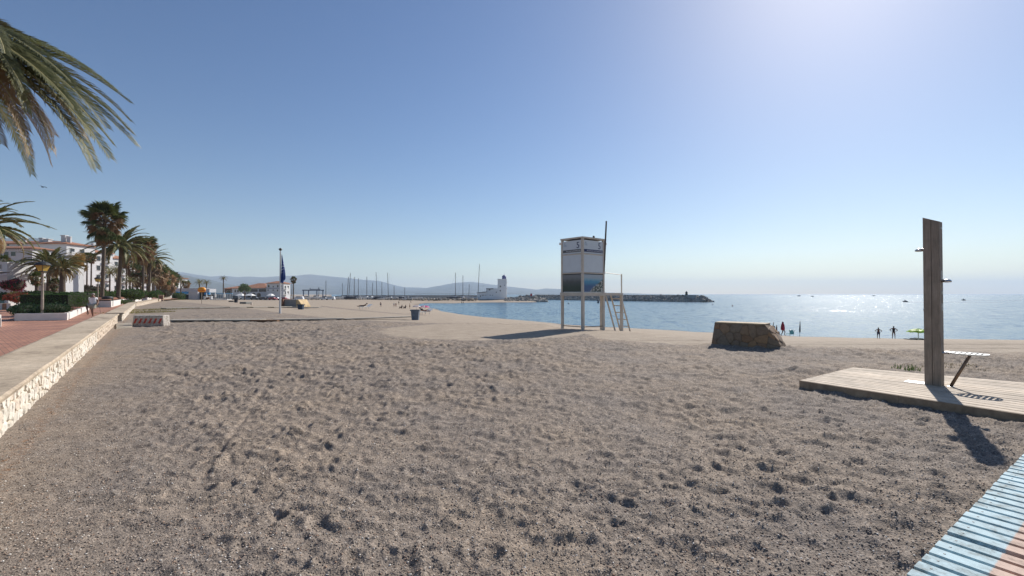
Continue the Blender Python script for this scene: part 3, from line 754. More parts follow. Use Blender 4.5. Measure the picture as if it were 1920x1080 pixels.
# ------------------------------------------------------------------ palms
M_TRUNK = simple('palm_trunk', (.13, .10, .075), .95, var=.45, scale=7, bmp=.8, bs=25, stretch=(1, 1, 3))
M_FROND = leafmat('date_frond', (.065, .085, .028), (.17, .165, .07), .3, 2)
M_FRONDY = leafmat('dry_frond', (.17, .11, .055), (.28, .20, .10), .3, 2)
M_FAN = leafmat('fan_leaf', (.055, .085, .022), (.13, .145, .05), .3, 3)
M_SKIRT = leafmat('dead_fan_leaf', (.19, .11, .055), (.36, .23, .12), .3, 3)
M_RACH = simple('rachis', (.34, .30, .14), .6, var=.3)
def frond_mesh(name, pairs, L, leaflet, droop, mats, w=.02, seed=1, vee=.45, bend=2, curl=1.0, tipdroop=.25):
    """pinnate frond: starts at origin, goes along +x, arching towards -z"""
    rnd = random.Random(seed); mb = MB(); N = 14
    pts = []; ang = 0.0; x = z = 0.0; st = L / N
    for i in range(N + 1):
        pts.append(Vector((x, 0, z))); a = -droop * ((i + .5) / N) ** 1.35 * curl; x += math.cos(a) * st; z += math.sin(a) * st
    mb.tube(pts, [w * 1.0 * (1 - .85 * i / N) + .003 for i in range(N + 1)], 4, 1)
    for k in range(pairs):
        t = .10 + .9 * (k + .5) / pairs; fi = t * N; i = min(N - 1, int(fi)); p = pts[i].lerp(pts[i + 1], fi - i); d = (pts[i + 1] - pts[i]).normalized()
        up = Vector((-d.z, 0, d.x))
        ll = leaflet * (math.sin(min(1, t * 1.5 + .12) * math.pi * .5)) * (1 - .62 * max(0, t - .45) / .55)
        for s in (-1, 1):
            fwd = .85 + .6 * t + rnd.uniform(-.1, .1)
            dv = (Vector((0, s, 0)) * 1.0 + d * fwd + up * (vee * rnd.uniform(.5, 1.1))).normalized()
            l2 = ll * rnd.uniform(.8, 1.1); side = (d - dv * d.dot(dv)).normalized() * (w * .62 + .004) * (ll / leaflet + .25)
            dv2 = (dv + Vector((0, 0, -1)) * tipdroop * rnd.uniform(.5, 1.5)).normalized()
            m1 = p + dv * l2 * .5; e = m1 + dv2 * l2 * .5
            mb.add([p - side * .5, p + side * .5, m1 + side * .8, m1 - side * .8, e], [(0, 1, 2, 3), (3, 2, 4)], 0)
    return mesh_only(mb, name, mats)
def fan_mesh(name, R_, pet, mats, seed=1, fold=.35, dead=False, segs=20):
    """fan leaf: petiole along +x then a pleated fan"""
    rnd = random.Random(seed); mb = MB()
    mb.tube([(0, 0, 0), (pet * .5, 0, .02), (pet, 0, -.04)], [.025, .02, .014], 4, 1)
    o = Vector((pet, 0, -.04)); 
    for k in range(segs):
        a0 = R(-125 + 250 * k / segs); a1 = R(-125 + 250 * (k + 1) / segs); am = (a0 + a1) / 2
        dr = rnd.uniform(.6, 1.3) * (1.5 if dead else 1)
        rr = R_ * rnd.uniform(.85, 1.08) * (.85 + .15 * math.cos(am))
        def P(a, r, dz): return o + Vector((math.cos(a) * r, math.sin(a) * r * (1 - .3 * fold), -fold * abs(math.sin(a)) * r * .9 + dz))
        mid_r = rr * .55
        mb.add([o, P(a0, mid_r, -.02 * R_), P(am, mid_r * 1.03, .05 * R_), P(a1, mid_r, -.02 * R_), P(am + rnd.uniform(-.05, .05), rr * .92, -.20 * R_ * dr)], [(0, 1, 2), (0, 2, 3), (1, 4, 2), (2, 4, 3)], 0)
    return mesh_only(mb, name, mats)
FR = {}
FR['hi'] = [frond_mesh('frond', 120, 3.9, .52, .68 + .12 * i, [M_FROND, M_RACH], .017, 10 + i, .5, tipdroop=.35) for i in range(3)]
FR['hid'] = [frond_mesh('frond', 105, 3.7, .46, .8 + .15 * i, [M_FRONDY, M_RACH], .016, 20 + i, .35, tipdroop=.5) for i in range(2)]
FR['mid'] = [frond_mesh('frond', 34, 3.6, .62, .9 + .2 * i, [M_FROND, M_RACH], .085, 30 + i, .35, tipdroop=.4) for i in range(3)]
FR['midd'] = [frond_mesh('frond', 28, 3.3, .52, 1.5 + .2 * i, [M_FRONDY, M_RACH], .08, 40 + i, .2, tipdroop=.6) for i in range(2)]
FN = {}
FN['g'] = [fan_mesh('fan_leaf', .85, .95, [M_FAN, M_RACH], 50 + i) for i in range(3)]
FN['d'] = [fan_mesh('fan_leaf', .80, .8, [M_SKIRT, M_SKIRT], 60 + i, .7, True) for i in range(3)]
def rotm(az, el, roll=0.0, s=1.0, off=Vector((0, 0, 0))):
    m = Matrix.Rotation(az, 4, 'Z') @ Matrix.Rotation(-el, 4, 'Y') @ Matrix.Rotation(roll, 4, 'X')
    m = m @ Matrix.Translation(off) @ Matrix.Scale(s, 4); return m
def date_specs(n, s, rnd, up=1.25, low=-.35, dead=.15):
    """list of (kind, matrix) for a date crown centred at origin"""
    out = []
    for k in range(n):
        f = (k + .5) / n; el = lerp(up, low, f ** .9) + rnd.uniform(-.12, .12); az = k * 2.39996 + rnd.uniform(-.25, .25)
        kind = 'd' if f > 1 - dead else 'g'
        out.append((kind, rotm(az, el, rnd.uniform(-.4, .4), s * rnd.uniform(.85, 1.06), Vector((.12, 0, 0)))))
    return out
def fan_specs(n, s, rnd, up=1.3, low=-1.25, dead=.45):
    out = []
    for k in range(n):
        f = (k + .5) / n; el = lerp(up, low, f) + rnd.uniform(-.15, .15); az = k * 2.39996 + rnd.uniform(-.3, .3)
        kind = 'd' if rnd.random() < min(.95, max(.08, (f + .05) * dead * 2.3)) else 'g'
        z = -max(0, f - .45) * 1.5 * s + rnd.uniform(-.15, .15) * s
        m = Matrix.Translation((0, 0, z)) @ rotm(az, el, rnd.uniform(-.5, .5), s * rnd.uniform(.8, 1.1), Vector((.1, 0, 0)))
        out.append((kind, m))
    return out
def join_specs(specs, table, name, mats, step=1):
    mb = MB()
    for i, (kind, m) in enumerate(specs):
        me = table[kind][i % len(table[kind])]; co = np.empty(len(me.vertices) * 3); me.vertices.foreach_get('co', co); co = co.reshape(-1, 3)
        M4 = np.array(m); c2 = co @ M4[:3, :3].T + M4[:3, 3]; base = len(mb.v); mb.v.extend(map(tuple, c2))
        for p in me.polygons:
            mb.f.append(tuple(base + v for v in p.vertices)); mb.m.append((0 if p.material_index == 0 else 2) if kind == 'g' else (1 if p.material_index == 0 else 2))
    return mesh_only(mb, name, mats)
# three joined crowns of each kind for the small far palms
lowfr = {'g': [frond_mesh('f', 13, 3.5, .6, 1.0 + .3 * i, [M_FROND, M_RACH], .09, 70 + i) for i in range(2)], 'd': [frond_mesh('f', 12, 3.2, .5, 1.5, [M_FRONDY, M_RACH], .09, 75)]}
lowfan = {'g': [fan_mesh('f', .9, .9, [M_FAN, M_RACH], 80 + i, segs=9) for i in range(2)], 'd': [fan_mesh('f', .85, .75, [M_SKIRT, M_SKIRT], 85 + i, .7, True, segs=9) for i in range(2)]}
DC = [join_specs(date_specs(34, 1, random.Random(100 + i), dead=.2 + .15 * i), lowfr, 'crown', [M_FROND, M_FRONDY, M_RACH]) for i in range(3)]
FC = [join_specs(fan_specs(60, 1, random.Random(110 + i), dead=(.25, .5, .65)[i]), lowfan, 'crown', [M_FAN, M_SKIRT, M_RACH]) for i in range(3)]

def trunk_mesh(h, r0, r1, lean=(0, 0), fan=False, seed=0):
    rnd = random.Random(seed); mb = MB(); n = 10; N = 26; pts = []; rs = []
    for i in range(N + 1):
        t = i / N; bow = math.sin(t * 3.14) * .12
        pts.append((lean[0] * t + bow * lean[0], lean[1] * t, h * t)); r = lerp(r0, r1, t) * (1.35 if i == 0 else 1.12 if i == 1 else 1) * rnd.uniform(.93, 1.06)
        if not fan and t > .93: r *= 1 + (t - .93) * 7
        rs.append(r)
    mb.tube(pts, rs, n); return mb
def palm(kind, px, Y, row_c, row_b, rpx, label, detail=True, trunk_px=None, lean_px=0, seed=0, n=None, dead=None, squash=1.0, name=None, variant=0, z=None):
    """row_c: crown centre row, rpx: crown radius in photo pixels"""
    rnd = random.Random(seed * 31 + 7)
    base = Vector(((px + lean_px - 960) / F * Y, Y, EYE + (HZ - row_b) / F * Y if row_b else 0.03))
    if z is not None: base.z = z
    top = at(px, row_c, Y); h = top.z - base.z; r = rpx / F * Y
    t = thing(name or ('date_palm' if kind == 'date' else 'fan_palm'), label, 'palm tree', base, 0, 'palms along the promenade')
    tr = (trunk_px or (6 if kind == 'date' else 5)) / F * Y / 2
    lean = (top.x - base.x, 0)
    tm = trunk_mesh(h, tr * 1.1, tr * .85, lean, kind == 'fan', seed); tm.build('trunk', M_TRUNK, t, smooth=True)
    s = r / (3.45 if kind == 'date' else 1.75)
    cen = Vector((lean[0], 0, h))
    if detail:
        specs = date_specs(int((n or 38) * 1.35), s, rnd, dead=dead if dead is not None else .2) if kind == 'date' else fan_specs(n or 64, s, rnd, dead=dead if dead is not None else .45)
        for i, (k, m) in enumerate(specs):
            if kind == 'date': lst = FR['mid' if k == 'g' else 'midd']
            else: lst = FN[k]
            mm = Matrix.Translation(cen) @ Matrix.Diagonal((1, 1, squash, 1)) @ m
            inst(lst[i % len(lst)], t, mm, 'frond' if kind == 'date' else ('dead_leaf' if k == 'd' else 'leaf'))
    else:
        me = (DC if kind == 'date' else FC)[variant % 3]
        inst(me, t, Matrix.Translation(cen) @ Matrix.Rotation(seed * 1.7, 4, 'Z') @ Matrix.Diagonal((s, s, s * squash, 1)), 'crown')
    return t
# the near palm, trunk just out of the picture, long fronds hanging into it
def near_palm():
    Y = 8.4; c = at(-180, 16, Y); base = Vector((c.x, c.y + .0, .03)); t = thing('date_palm', 'huge near date palm whose long drooping fronds hang in at the top corner', 'palm tree', base, 0, 'palms along the promenade')
    trunk_mesh(c.z - .03, .26, .2, (0, 0), False, 5).build('trunk', M_TRUNK, t, smooth=True)
    h = c.z - .03; rnd = random.Random(3)
    # fronds placed to follow the photograph: (azimuth deg from +x, elevation, scale, roll, kind)
    L = [(38, 4, .85, 0, 'g', 0), (30, 9, .75, .2, 'g', 1), (-35, 6, .8, -.2, 'g', 0), (20, -2, .78, .1, 'g', 2), (-30, -3, .85, -.1, 'g', 1), (28, -8, .95, .2, 'g', 0), (-15, -6, .9, .1, 'g', 2), (0, -12, 1.05, .1, 'g', 0), (8, -13, 1.0, -.1, 'g', 1), (-8, -10, 1.0, .2, 'g', 0),
         (2, -17, 1.16, .1, 'g', 0), (10, -18, 1.05, .2, 'g', 2), (14, -15, .95, 0, 'd', 0), (-12, -17, .95, .2, 'd', 1), (0, -27, .97, 0, 'd', 0), (12, -24, .85, .3, 'd', 1), (50, -30, .85, 0, 'd', 0), (-5, -15, .9, -.2, 'g', 1), (16, -10, .9, 0, 'g', 2), (35, -14, .9, .1, 'g', 0), (42, -2, .9, .1, 'g', 1), (48, -12, .9, 0, 'd', 1), (-40, -12, .8, 0, 'g', 0), (52, 5, .9, .2, 'g', 1), (14, 1, .85, .3, 'g', 0), (-12, 1, .88, -.3, 'g', 2), (24, -12, 1.0, .4, 'g', 0), (-20, -12, 1.0, -.2, 'g', 1), (5, -7, .98, .3, 'g', 2), (4, -21, 1.08, -.3, 'd', 0), (18, -22, 1.0, .1, 'g', 1), (-18, -23, .98, .2, 'd', 1), (32, -20, .95, .1, 'd', 0), (-8, -4, .93, .2, 'g', 0)]
    for k in range(26):
        L.append((100 + k * 137.5 % 160, rnd.uniform(-25, 70), rnd.uniform(.8, 1), rnd.uniform(-.4, .4), 'g' if k % 4 else 'd', k))
    L = [((az, el - 4, s * .97, roll, kind, v) if abs(az) < 60 else (az, el, s, roll, kind, v)) for az, el, s, roll, kind, v in L]
    for az, el, s, roll, kind, v in L:
        lst = FR['hi' if kind == 'g' else 'hid']
        inst(lst[v % len(lst)], t, Matrix.Translation((0, 0, h)) @ rotm(R(az), R(el), roll, s, Vector((.15, 0, 0))), 'frond')
near_palm()
palm('date', -42, 17.5, 425, 640, 92, 'date palm at the picture edge whose frond tips show above the red roofs', True, 14, seed=2, n=34)
palm('fan', 195, 60, 412, 575, 37, 'tallest fan palm, with a shaggy mop of green and dead brown leaves', True, 6, -4, 3, n=95, dead=.42, squash=1.05)
palm('date', 226, 66, 462, 560, 56, 'slender date palm with arching fronds right beside the tallest fan palm', True, 6, -4, 4, n=40, dead=.12)
palm('fan', 269, 84, 464, 550, 25, 'brown-skirted fan palm in front of the thin date palm further along', True, 3.4, -1, 5, n=80, dead=.55)
palm('date', 281, 88, 486, 547, 35, 'thin-trunked date palm with wide fronds last of the tall ones along the wall', True, 4, -1, 6, n=34, dead=.12)
palm('date', 91, 52, 498, 553, 48, 'broad date palm directly behind the near lantern lamp', True, 6, 0, 7, n=44, dead=.3)
palm('date', 117, 44, 503, 556, 33, 'thick-trunked date palm with dry lower fronds rising out of the hedge', True, 9, 0, 8, n=42, dead=.45)
palm('date', 36, 72, 505, 535, 27, 'small date palm in front of the white building with three square windows', True, 5, 0, 9, n=34, dead=.2)
palm('fan', 69, 47, 520, 552, 13, 'young fan palm on a stubby trunk by the white terrace wall', False, 5, 0, 10, variant=0)
palm('fan', 102, 50, 531, 552, 12, 'short young fan palm between the two broad date palms', False, 5, 0, 11, variant=0)
palm('fan', 163, 92, 481, 545, 9.5, 'slim fan palm, first of the pair against the white facade', False, 2.4, 0, 12, variant=0)
palm('fan', 171, 95, 482, 545, 10, 'slim fan palm, second of the pair against the white facade', False, 2.4, 0, 13, variant=1)
palm('fan', 6, 66, 488, 540, 12, 'fan palm cut off by the edge of the view under the lower red roof', False, 4, 0, 14, variant=0)
palm('fan', 237, 108, 487, 552, 13, 'fan palm with a pale trunk between the two tall date palms', False, 2.6, 0, 15, variant=1)
mids = [('date', 206, 100, 512, 20, 'bushy date palm low behind the tallest fan palm'), ('date', 219, 112, 506, 17, 'date palm half hidden behind the slender date palm trunk'), ('fan', 249, 125, 506, 15, 'brown fan palm low between the slender date palm and the skirted palm'),
        ('fan', 264, 130, 496, 14, 'green topped fan palm just behind the brown-skirted palm'), ('fan', 289, 120, 500, 17, 'fan palm with rusty skirt right of the thin-trunked date palm'), ('fan', 300, 128, 511, 20, 'wide rusty brown fan palm at the front of the thick clump'),
        ('fan', 313, 140, 519, 18, 'round rusty fan palm at the outer edge of the thick clump'), ('fan', 276, 135, 512, 16, 'shaggy fan palm deep in the clump between two trunks'), ('fan', 328, 165, 520, 12, 'green fan palm sticking up beyond the rusty clump'),
        ('date', 244, 98, 528, 17, 'low date palm under the fan palms by the round bush'), ('fan', 258, 118, 522, 14, 'low brown fan palm behind the round green bush'), ('fan', 322, 150, 533, 13, 'low fan palm in front of the blue and white kiosk'), ('date', 286, 112, 527, 15, 'low spreading date palm in the shade of the clump'), ('fan', 305, 135, 533, 15, 'dense low fan palm at the foot of the rusty clump')]
for i, (k, px, Y, rc, rp, lab) in enumerate(mids):
    palm(k, px, Y, rc, 553, rp, lab, False, 2.6, 0, 16 + i, variant=[0, 1, 2, 1, 2, 2, 2, 1, 0, 1, 2, 1, 2, 2][i])
far = [('date', 339, 175, 526, 12, 'date palm standing over the blue roof of the kiosk', 551), ('fan', 349, 180, 533, 9, 'golden dry palm next to the kiosk date palm', 551), ('date', 374, 185, 530, 11, 'palm with a leaning frond above the orange ball sign', 551), ('date', 387, 190, 530, 9.5, 'palm just right of the orange ball sign', 551),
       ('date', 419, 200, 522, 8.5, 'lone tall palm in front of the long tile-roofed building', 556), ('fan', 550.5, 215, 523.5, 6.5, 'lone round-headed palm right of the blue flag', 558)]
for i, (k, px, Y, rc, rp, lab, rb) in enumerate(far):
    palm(k, px, Y, rc, rb + 6, rp, lab, False, 2.0, 0, 40 + i, variant=(0, 2, 0, 0, 1, 0)[i])

# ------------------------------------------------------------------ bushes, hedges, trees of leaf cards
def leaf_cloud(blobs, n, size, rnd, shell=.55, box=False):
    mb = MB(); tot = sum(b[3] * b[4] + b[4] * b[5] + b[3] * b[5] for b in blobs)
    for (cx, cy, cz, rx, ry, rz) in blobs:
        k = int(n * (rx * ry + ry * rz + rx * rz) / tot)
        for _ in range(k):
            while True:
                d = Vector((rnd.gauss(0, 1), rnd.gauss(0, 1), rnd.gauss(0, 1)))
                if d.length > .1: break
            d.normalize()
            if box:
                q = max(abs(d.x), abs(d.y), abs(d.z)); d = d / q
            rr = rnd.uniform(shell, 1.0) + rnd.uniform(-.05, .1) * (0.4 if box else 1)
            p = Vector((cx + d.x * rx * rr, cy + d.y * ry * rr, cz + d.z * rz * rr))
            if p.z < .01: continue
            a = Vector((rnd.gauss(0, 1), rnd.gauss(0, 1), rnd.gauss(0, 1))).normalized(); b = a.orthogonal().normalized(); s = size * rnd.uniform(.6, 1.4)
            mb.add([p, p + a * s * .5 + b * s * .28, p + a * s, p + a * s * .5 - b * s * .28], [(0, 1, 2, 3)])
    return mb
def core(blobs, k=.62):
    mb = MB()
    for (cx, cy, cz, rx, ry, rz) in blobs:
        prof = [(math.cos(a) * k, math.sin(a) * k * rz) for a in [R(x) for x in (-80, -50, -20, 10, 40, 65, 85)]]
        mb.lathe([(p[0], p[1]) for p in prof], 10, (cx, cy, cz), sx=rx, sy=ry)
    return mb
M_HEDGE = leafmat('hedge_leaf', (.055, .12, .025), (.12, .21, .05), .3, 2.5)
M_JUNI = leafmat('juniper_leaf', (.035, .075, .03), (.085, .14, .05), .2, 3)
M_BUSH = leafmat('bush_leaf', (.05, .11, .025), (.11, .17, .04), .3, 1.5)
M_OLEA = leafmat('oleander_leaf', (.05, .06, .028), (.15, .085, .06), .3, 1.2)
M_BOUG = leafmat('bougainvillea_flower', (.42, .03, .10), (.10, .06, .03), .35, 2.5)
M_DRYT = leafmat('dry_tree_leaf', (.34, .22, .07), (.48, .33, .13), .35, .8)
M_TAMA = leafmat('tamarisk_leaf', (.11, .16, .07), (.19, .24, .12), .35, .6)
M_REDL = leafmat('red_leaf_shrub', (.20, .05, .03), (.30, .09, .05), .3, 2)
M_CORE = simple('dark_core_fill', (.03, .035, .018), .95, bmp=0)  # near-black solid that fills bushes and hedges behind the leaf cards
M_BRANCH = simple('branch_bark', (.12, .09, .065), .95, bmp=.3)
def bush(name, label, px, Y, row_c, rxp, rzp, mat, n, size, seed, depth=None, cat='bush', z0=None, box=False, lumps=5, group=None):
    c = at(px, row_c, Y); rx = rxp / F * Y; rz = rzp / F * Y; ry = depth or rx * .8; rnd = random.Random(seed)
    zb = z0 if z0 is not None else c.z - rz
    t = thing(name, label, cat, (c.x, c.y, zb), 0, group); h = c.z - zb
    if box: bl = [(0, 0, h, rx, ry, rz)]
    else:
        bl = []
        for k in range(lumps):
            a = (k + .5) / lumps * 2 - 1
            bl.append((a * rx * .62 + rnd.uniform(-.1, .1) * rx, rnd.uniform(-.35, .35) * ry, h + rnd.uniform(-.25, .22) * rz, rx * rnd.uniform(.38, .55), ry * rnd.uniform(.5, .75), rz * rnd.uniform(.6, .88)))
    if box:
        mb = MB(); mb.box((0, 0, h), (rx * 1.9, ry * 1.9, rz * 1.88)); mb.build('dark_core', M_CORE, t)
    else: core(bl, .82).build('dark_core', M_CORE, t)
    o = leaf_cloud(bl, n, size, rnd, .8 if box else .72, box).build('foliage', mat, t); tag(o, kind='stuff')
    return t
# planter by the near lamp
bush('juniper_shrub', 'low spreading dark shrub spilling over the front of the big white planter', 76, 28.2, 580.5, 53, 13.5, M_JUNI, 9000, .10, 1, 1.3, lumps=8)
bush('clipped_hedge', 'flat-topped clipped hedge behind the spreading shrub in the big planter', 106, 33, 563, 46, 11, M_HEDGE, 9000, .08, 2, .9, 'hedge', box=True)
bush('clipped_hedge', 'taller clipped hedge on the path side of the big planter', 143, 36, 561.5, 17, 13, M_HEDGE, 6000, .08, 3, 1.2, 'hedge', box=True)
bush('bush', 'bright green loose bush peeping over the clipped hedge under the palms', 78, 44, 552, 22, 8, M_HEDGE, 3500, .12, 4, 2)
bush('oleander_bush', 'reddish flowering bush behind the hedge by the walking man', 160, 70, 545, 22, 11, M_OLEA, 5000, .22, 5, 3)
bush('bush', 'leafy green bush at the foot of the tallest fan palm', 192, 66, 555, 22, 11, M_BUSH, 4500, .2, 6, 2.5)
bush('bush', 'round dark green bush right of the slender date palm trunk', 244, 80, 551, 18, 10.5, M_BUSH, 4500, .22, 7, 3, lumps=4)
bush('bush', 'smaller round bush further along by the far planters', 283, 105, 551, 14, 7.5, M_BUSH, 3500, .26, 8, 3, lumps=4)
bush('bush', 'little reddish bush between the two round green ones', 265, 92, 556, 8, 5, M_OLEA, 1500, .2, 9, 2, lumps=3)
bush('bush', 'dark bush at the base of the rusty palm clump', 306, 120, 551, 12, 9, M_OLEA, 2500, .3, 10, 3, lumps=4)
bush('bush', 'sprawling dark shrub in front of the kiosk', 334, 165, 556, 9, 7.5, M_BUSH, 1800, .35, 11, 3, lumps=3)
bush('ground_cover', 'strip of low green planting on the mulch behind the litter bin', 224, 68, 566, 16, 4, M_BUSH, 1800, .16, 12, 2, 'plants')
bush('bougainvillea', 'bright pink bougainvillea climbing over the white wall', 25, 49, 536, 17, 13, M_BOUG, 1500, .15, 13, 1.2, 'climbing plant', lumps=9)
bush('shrub', 'spiky low green plant in the terrace bed under the bougainvillea', 10, 45.5, 556, 14, 7, M_JUNI, 1500, .18, 14, 1)
bush('shrub', 'dark red leaved shrub left of the big hedge planter', 42, 38, 558, 11, 9, M_REDL, 2000, .14, 15, 1.2)
bush('shrub', 'yellow green shrub behind the dark red one', 30, 44, 553, 7, 6, M_GRASS, 900, .14, 16, 1)
def tree(name, label, px, Y, row_b, blobs_px, mat, n, size, seed, trunkw=.2):
    base = at(px, row_b, Y); t = thing(name, label, 'tree', base); rnd = random.Random(seed); s = 1 / F * Y
    bl = [((x - px) * s, rnd.uniform(-.3, .3) * rx * s, (row_b - y) * s, rx * s, rx * s * .9, rz * s) for x, y, rx, rz in blobs_px]
    mb = MB(); top = max(b[2] for b in bl)
    mb.tube([(0, 0, -.4), (.05, 0, top * .3), (.1, 0, top * .55)], [trunkw, trunkw * .8, trunkw * .6], 8)
    tr = mb.build('trunk', M_BRANCH, t)
    for b in bl:
        q = MB(); q.tube([(.05, 0, top * .35), (b[0] * .5, b[1] * .5, (top * .35 + b[2]) / 2), (b[0], b[1], b[2])], [trunkw * .5, trunkw * .3, trunkw * .1], 5); q.build('limb', M_BRANCH, t)
    o = leaf_cloud(bl, n, size, rnd, .25).build('crown', mat, t); tag(o, kind='stuff'); return t
tree('dry_tree', 'leafy tree gone golden brown behind the thick-trunked date palm', 139, 78, 545, [(146, 492, 11, 12), (151, 483, 9, 9), (139, 502, 10, 8), (153, 502, 8, 9), (144, 513, 10, 6)], M_DRYT, 5200, .22, 31, .16)
tree('tamarisk_tree', 'pale green feathery tree in front of the harbour building', 459, 215, 562, [(459, 538, 8, 6), (453, 543, 5, 4.5), (465, 542, 5, 5)], M_TAMA, 2600, .5, 32, .35)
# ------------------------------------------------------------------ buildings
M_ROOF = simple('terracotta_tiles', (.36, .17, .10), .85, var=.4, scale=.9, bmp=.6, bs=4)
M_PANE = simple('window_glass_dark', (.03, .035, .04), .15, var=.3, bmp=0, spec=.6)
M_FRAME = simple('window_frame', (.62, .60, .56), .6, var=.1, bmp=0)
M_DARKIN = simple('shade_and_dark_paint', (.05, .045, .04), .9, var=.3, bmp=0)  # near-black: painted shade in the kiosk openings, and plain dark things elsewhere
M_ORWALL = simple('awning_canvas', (.62, .34, .17), .9, var=.2, scale=1)
M_AWN2 = simple('pale_awning_canvas', (.68, .52, .38), .9, var=.2, scale=1)
M_TURQ = simple('turquoise_glass', (.10, .22, .22), .2, var=.2, bmp=0)
def house(name, label, px0, px1, Y, row_top, depth, roof=0, windows=(), chimneys=(), z0=None, wall=None, rz=0, ov=.5, arch=(), scallop=False, cat='building', roofmat=None):
    """front wall at depth Y between columns px0..px1, wall top at row_top, hipped roof of `roof` metres"""
    x0 = (px0 - 960) / F * Y; x1 = (px1 - 960) / F * Y; W = x1 - x0; zb = -1.0 if z0 is None else z0; H = EYE + (HZ - row_top) / F * Y - zb
    t = thing(name, label, cat, ((x0 + x1) / 2, Y, zb), rz)
    wm = wall or M_WHITE2
    mb = MB(); mb.box((0, depth / 2, H / 2), (W, depth, H)); mb.build('wall', wm, t)
    if roof:
        a = W / 2 + ov; b0 = -ov; b1 = depth + ov; r = min(a * .8, (b1 - b0) / 2)
        nseg = max(2, min(40, int(W / 1.2)))
        mb = MB(); mb.add([(-a, b0, H), (a, b0, H), (a, b1, H), (-a, b1, H), (-a, b0, H + .18), (a, b0, H + .18), (a, b1, H + .18), (-a, b1, H + .18), (-a + r, (b0 + b1) / 2, H + roof), (a - r, (b0 + b1) / 2, H + roof)],
                          [(3, 2, 1, 0), (0, 1, 5, 4), (1, 2, 6, 5), (2, 3, 7, 6), (3, 0, 4, 7), (4, 5, 9, 8), (5, 6, 9), (6, 7, 8, 9), (7, 4, 8)]); rf = mb.build('roof', roofmat or M_ROOF, t)
        for (cx, w, h) in chimneys:
            X = (cx - 960) / F * Y - (x0 + x1) / 2; q = MB(); q.box((X, depth * .35, H + h / 2 + roof * .3), (w, w * .8, h + roof * .5)); q.box((X, depth * .35, H + h + roof * .55 + .1), (w * 1.25, w * 1.05, .2)); q.build('chimney', wm, t)
    else:
        q = MB(); q.box((0, depth / 2, H + .04), (W + .12, depth + .12, .12)); q.build('parapet_cap', wm, t)
    if scallop:
        q = MB(); n = max(3, int(W / .55))
        for k in range(n): q.box((-W / 2 + (k + .5) * W / n, -.12, H - .18), (W / n * .55, .24, .3))
        q.build('eave_blocks', wm, t)
    for (cx, cr, w, h) in windows:
        X = (cx - 960) / F * Y - (x0 + x1) / 2; Z = EYE + (HZ - cr) / F * Y - zb; w = w / F * Y; h = h / F * Y
        fr = MB(); e = min(.08, w * .12)
        for (dx, dz, ww, hh) in ((0, h / 2, w + e, e), (0, -h / 2, w + e, e), (-w / 2, 0, e, h - e), (w / 2, 0, e, h - e)): fr.box((X + dx, -.03, Z + dz), (ww, .08, hh))
        fo = fr.build('window', M_FRAME, t)
        p = MB(); p.box((X, -.004, Z), (w - e, .03, h - e)); p.build('pane', M_PANE, fo)
    if H > 9 and depth >= 5:   # windows and small balconies on the seaward side
        for fl in range(int((H - 1.2) / 3.0)):
            for k in range(int(depth / 3.2)):
                yy = 1.7 + k * 3.1; zz = H - 1.9 - fl * 3.0
                fr = MB(); fr.box((W / 2 + .03, yy, zz), (.08, 1.5, 1.7)); fo = fr.build('window', M_FRAME, t)
                p = MB(); p.box((W / 2 + .06, yy, zz), (.06, 1.3, 1.5)); p.build('pane', M_PANE, fo)
                if k % 2 == 0: p = MB(); p.box((W / 2 + .55, yy, zz - 1.1), (1.0, 2.4, .16)); p.box((W / 2 + 1.0, yy, zz - .65), (.1, 2.4, .8)); p.build('balcony', wm, t)
    for (cx, cr, w, h) in arch:
        X = (cx - 960) / F * Y - (x0 + x1) / 2; Z = EYE + (HZ - cr) / F * Y - zb; w = w / F * Y; h = h / F * Y
        pts = [(X - w / 2, Z - h / 2), (X + w / 2, Z - h / 2)] + [(X + math.cos(a) * w / 2, Z + h / 2 - w / 2 + math.sin(a) * w / 2) for a in [R(x) for x in range(0, 181, 30)]]
        p = MB(); n = len(pts); p.add([(q[0], -.03, q[1]) for q in pts] + [(q[0], .02, q[1]) for q in pts], [tuple(range(n))] + [(i, n + i, n + (i + 1) % n, (i + 1) % n) for i in range(n)])
        p.build('arched_window', M_PANE, t)
    return t
house('apartment_building', 'large white apartment block with terracotta hip roof and chimneys behind the palms', -90, 124, 132, 457.5, 9, 1.4,
      [(12, 459.5, 10, 3), (38, 459.5, 10, 3), (10, 497, 6, 8), (24, 497, 6, 8), (58, 497, 6, 8), (75, 480, 7, 8), (95, 478, 7, 8), (112, 480, 7, 8), (48, 515, 7, 8), (76, 510, 7, 8), (96, 512, 7, 8), (112, 497, 6, 8)],
      [(25, .7, 1.2), (57, 1.0, 1.2), (68, 1.5, .9), (100, 1.2, 2.0), (108, .7, 1.6), (111, .5, 1.6)])
house('apartment_wing', 'lower white wing with three square windows and toothed eave under a red roof', -90, 60, 116, 466, 6, .9, [(1, 476, 5, 9), (11.5, 476, 9, 8.5), (24.5, 476, 9.5, 8.5), (-12, 476, 8, 9)], scallop=True)
house('apartment_building', 'stepped white apartment block with square chimneys, first right of the hip-roofed one', 120, 158, 142, 471, 10, 1.2, [(x, r, 4.5, 6) for x in (126, 138, 149) for r in (495, 509)] + [(128, 480, 5, 6), (140, 482, 5, 6), (152, 484, 5, 6), (150, 523, 5, 7), (134, 520, 5, 7)], [(139, .7, 1.7), (143, .7, 1.7), (149, .9, 1.6), (154.5, .8, 2.0)])
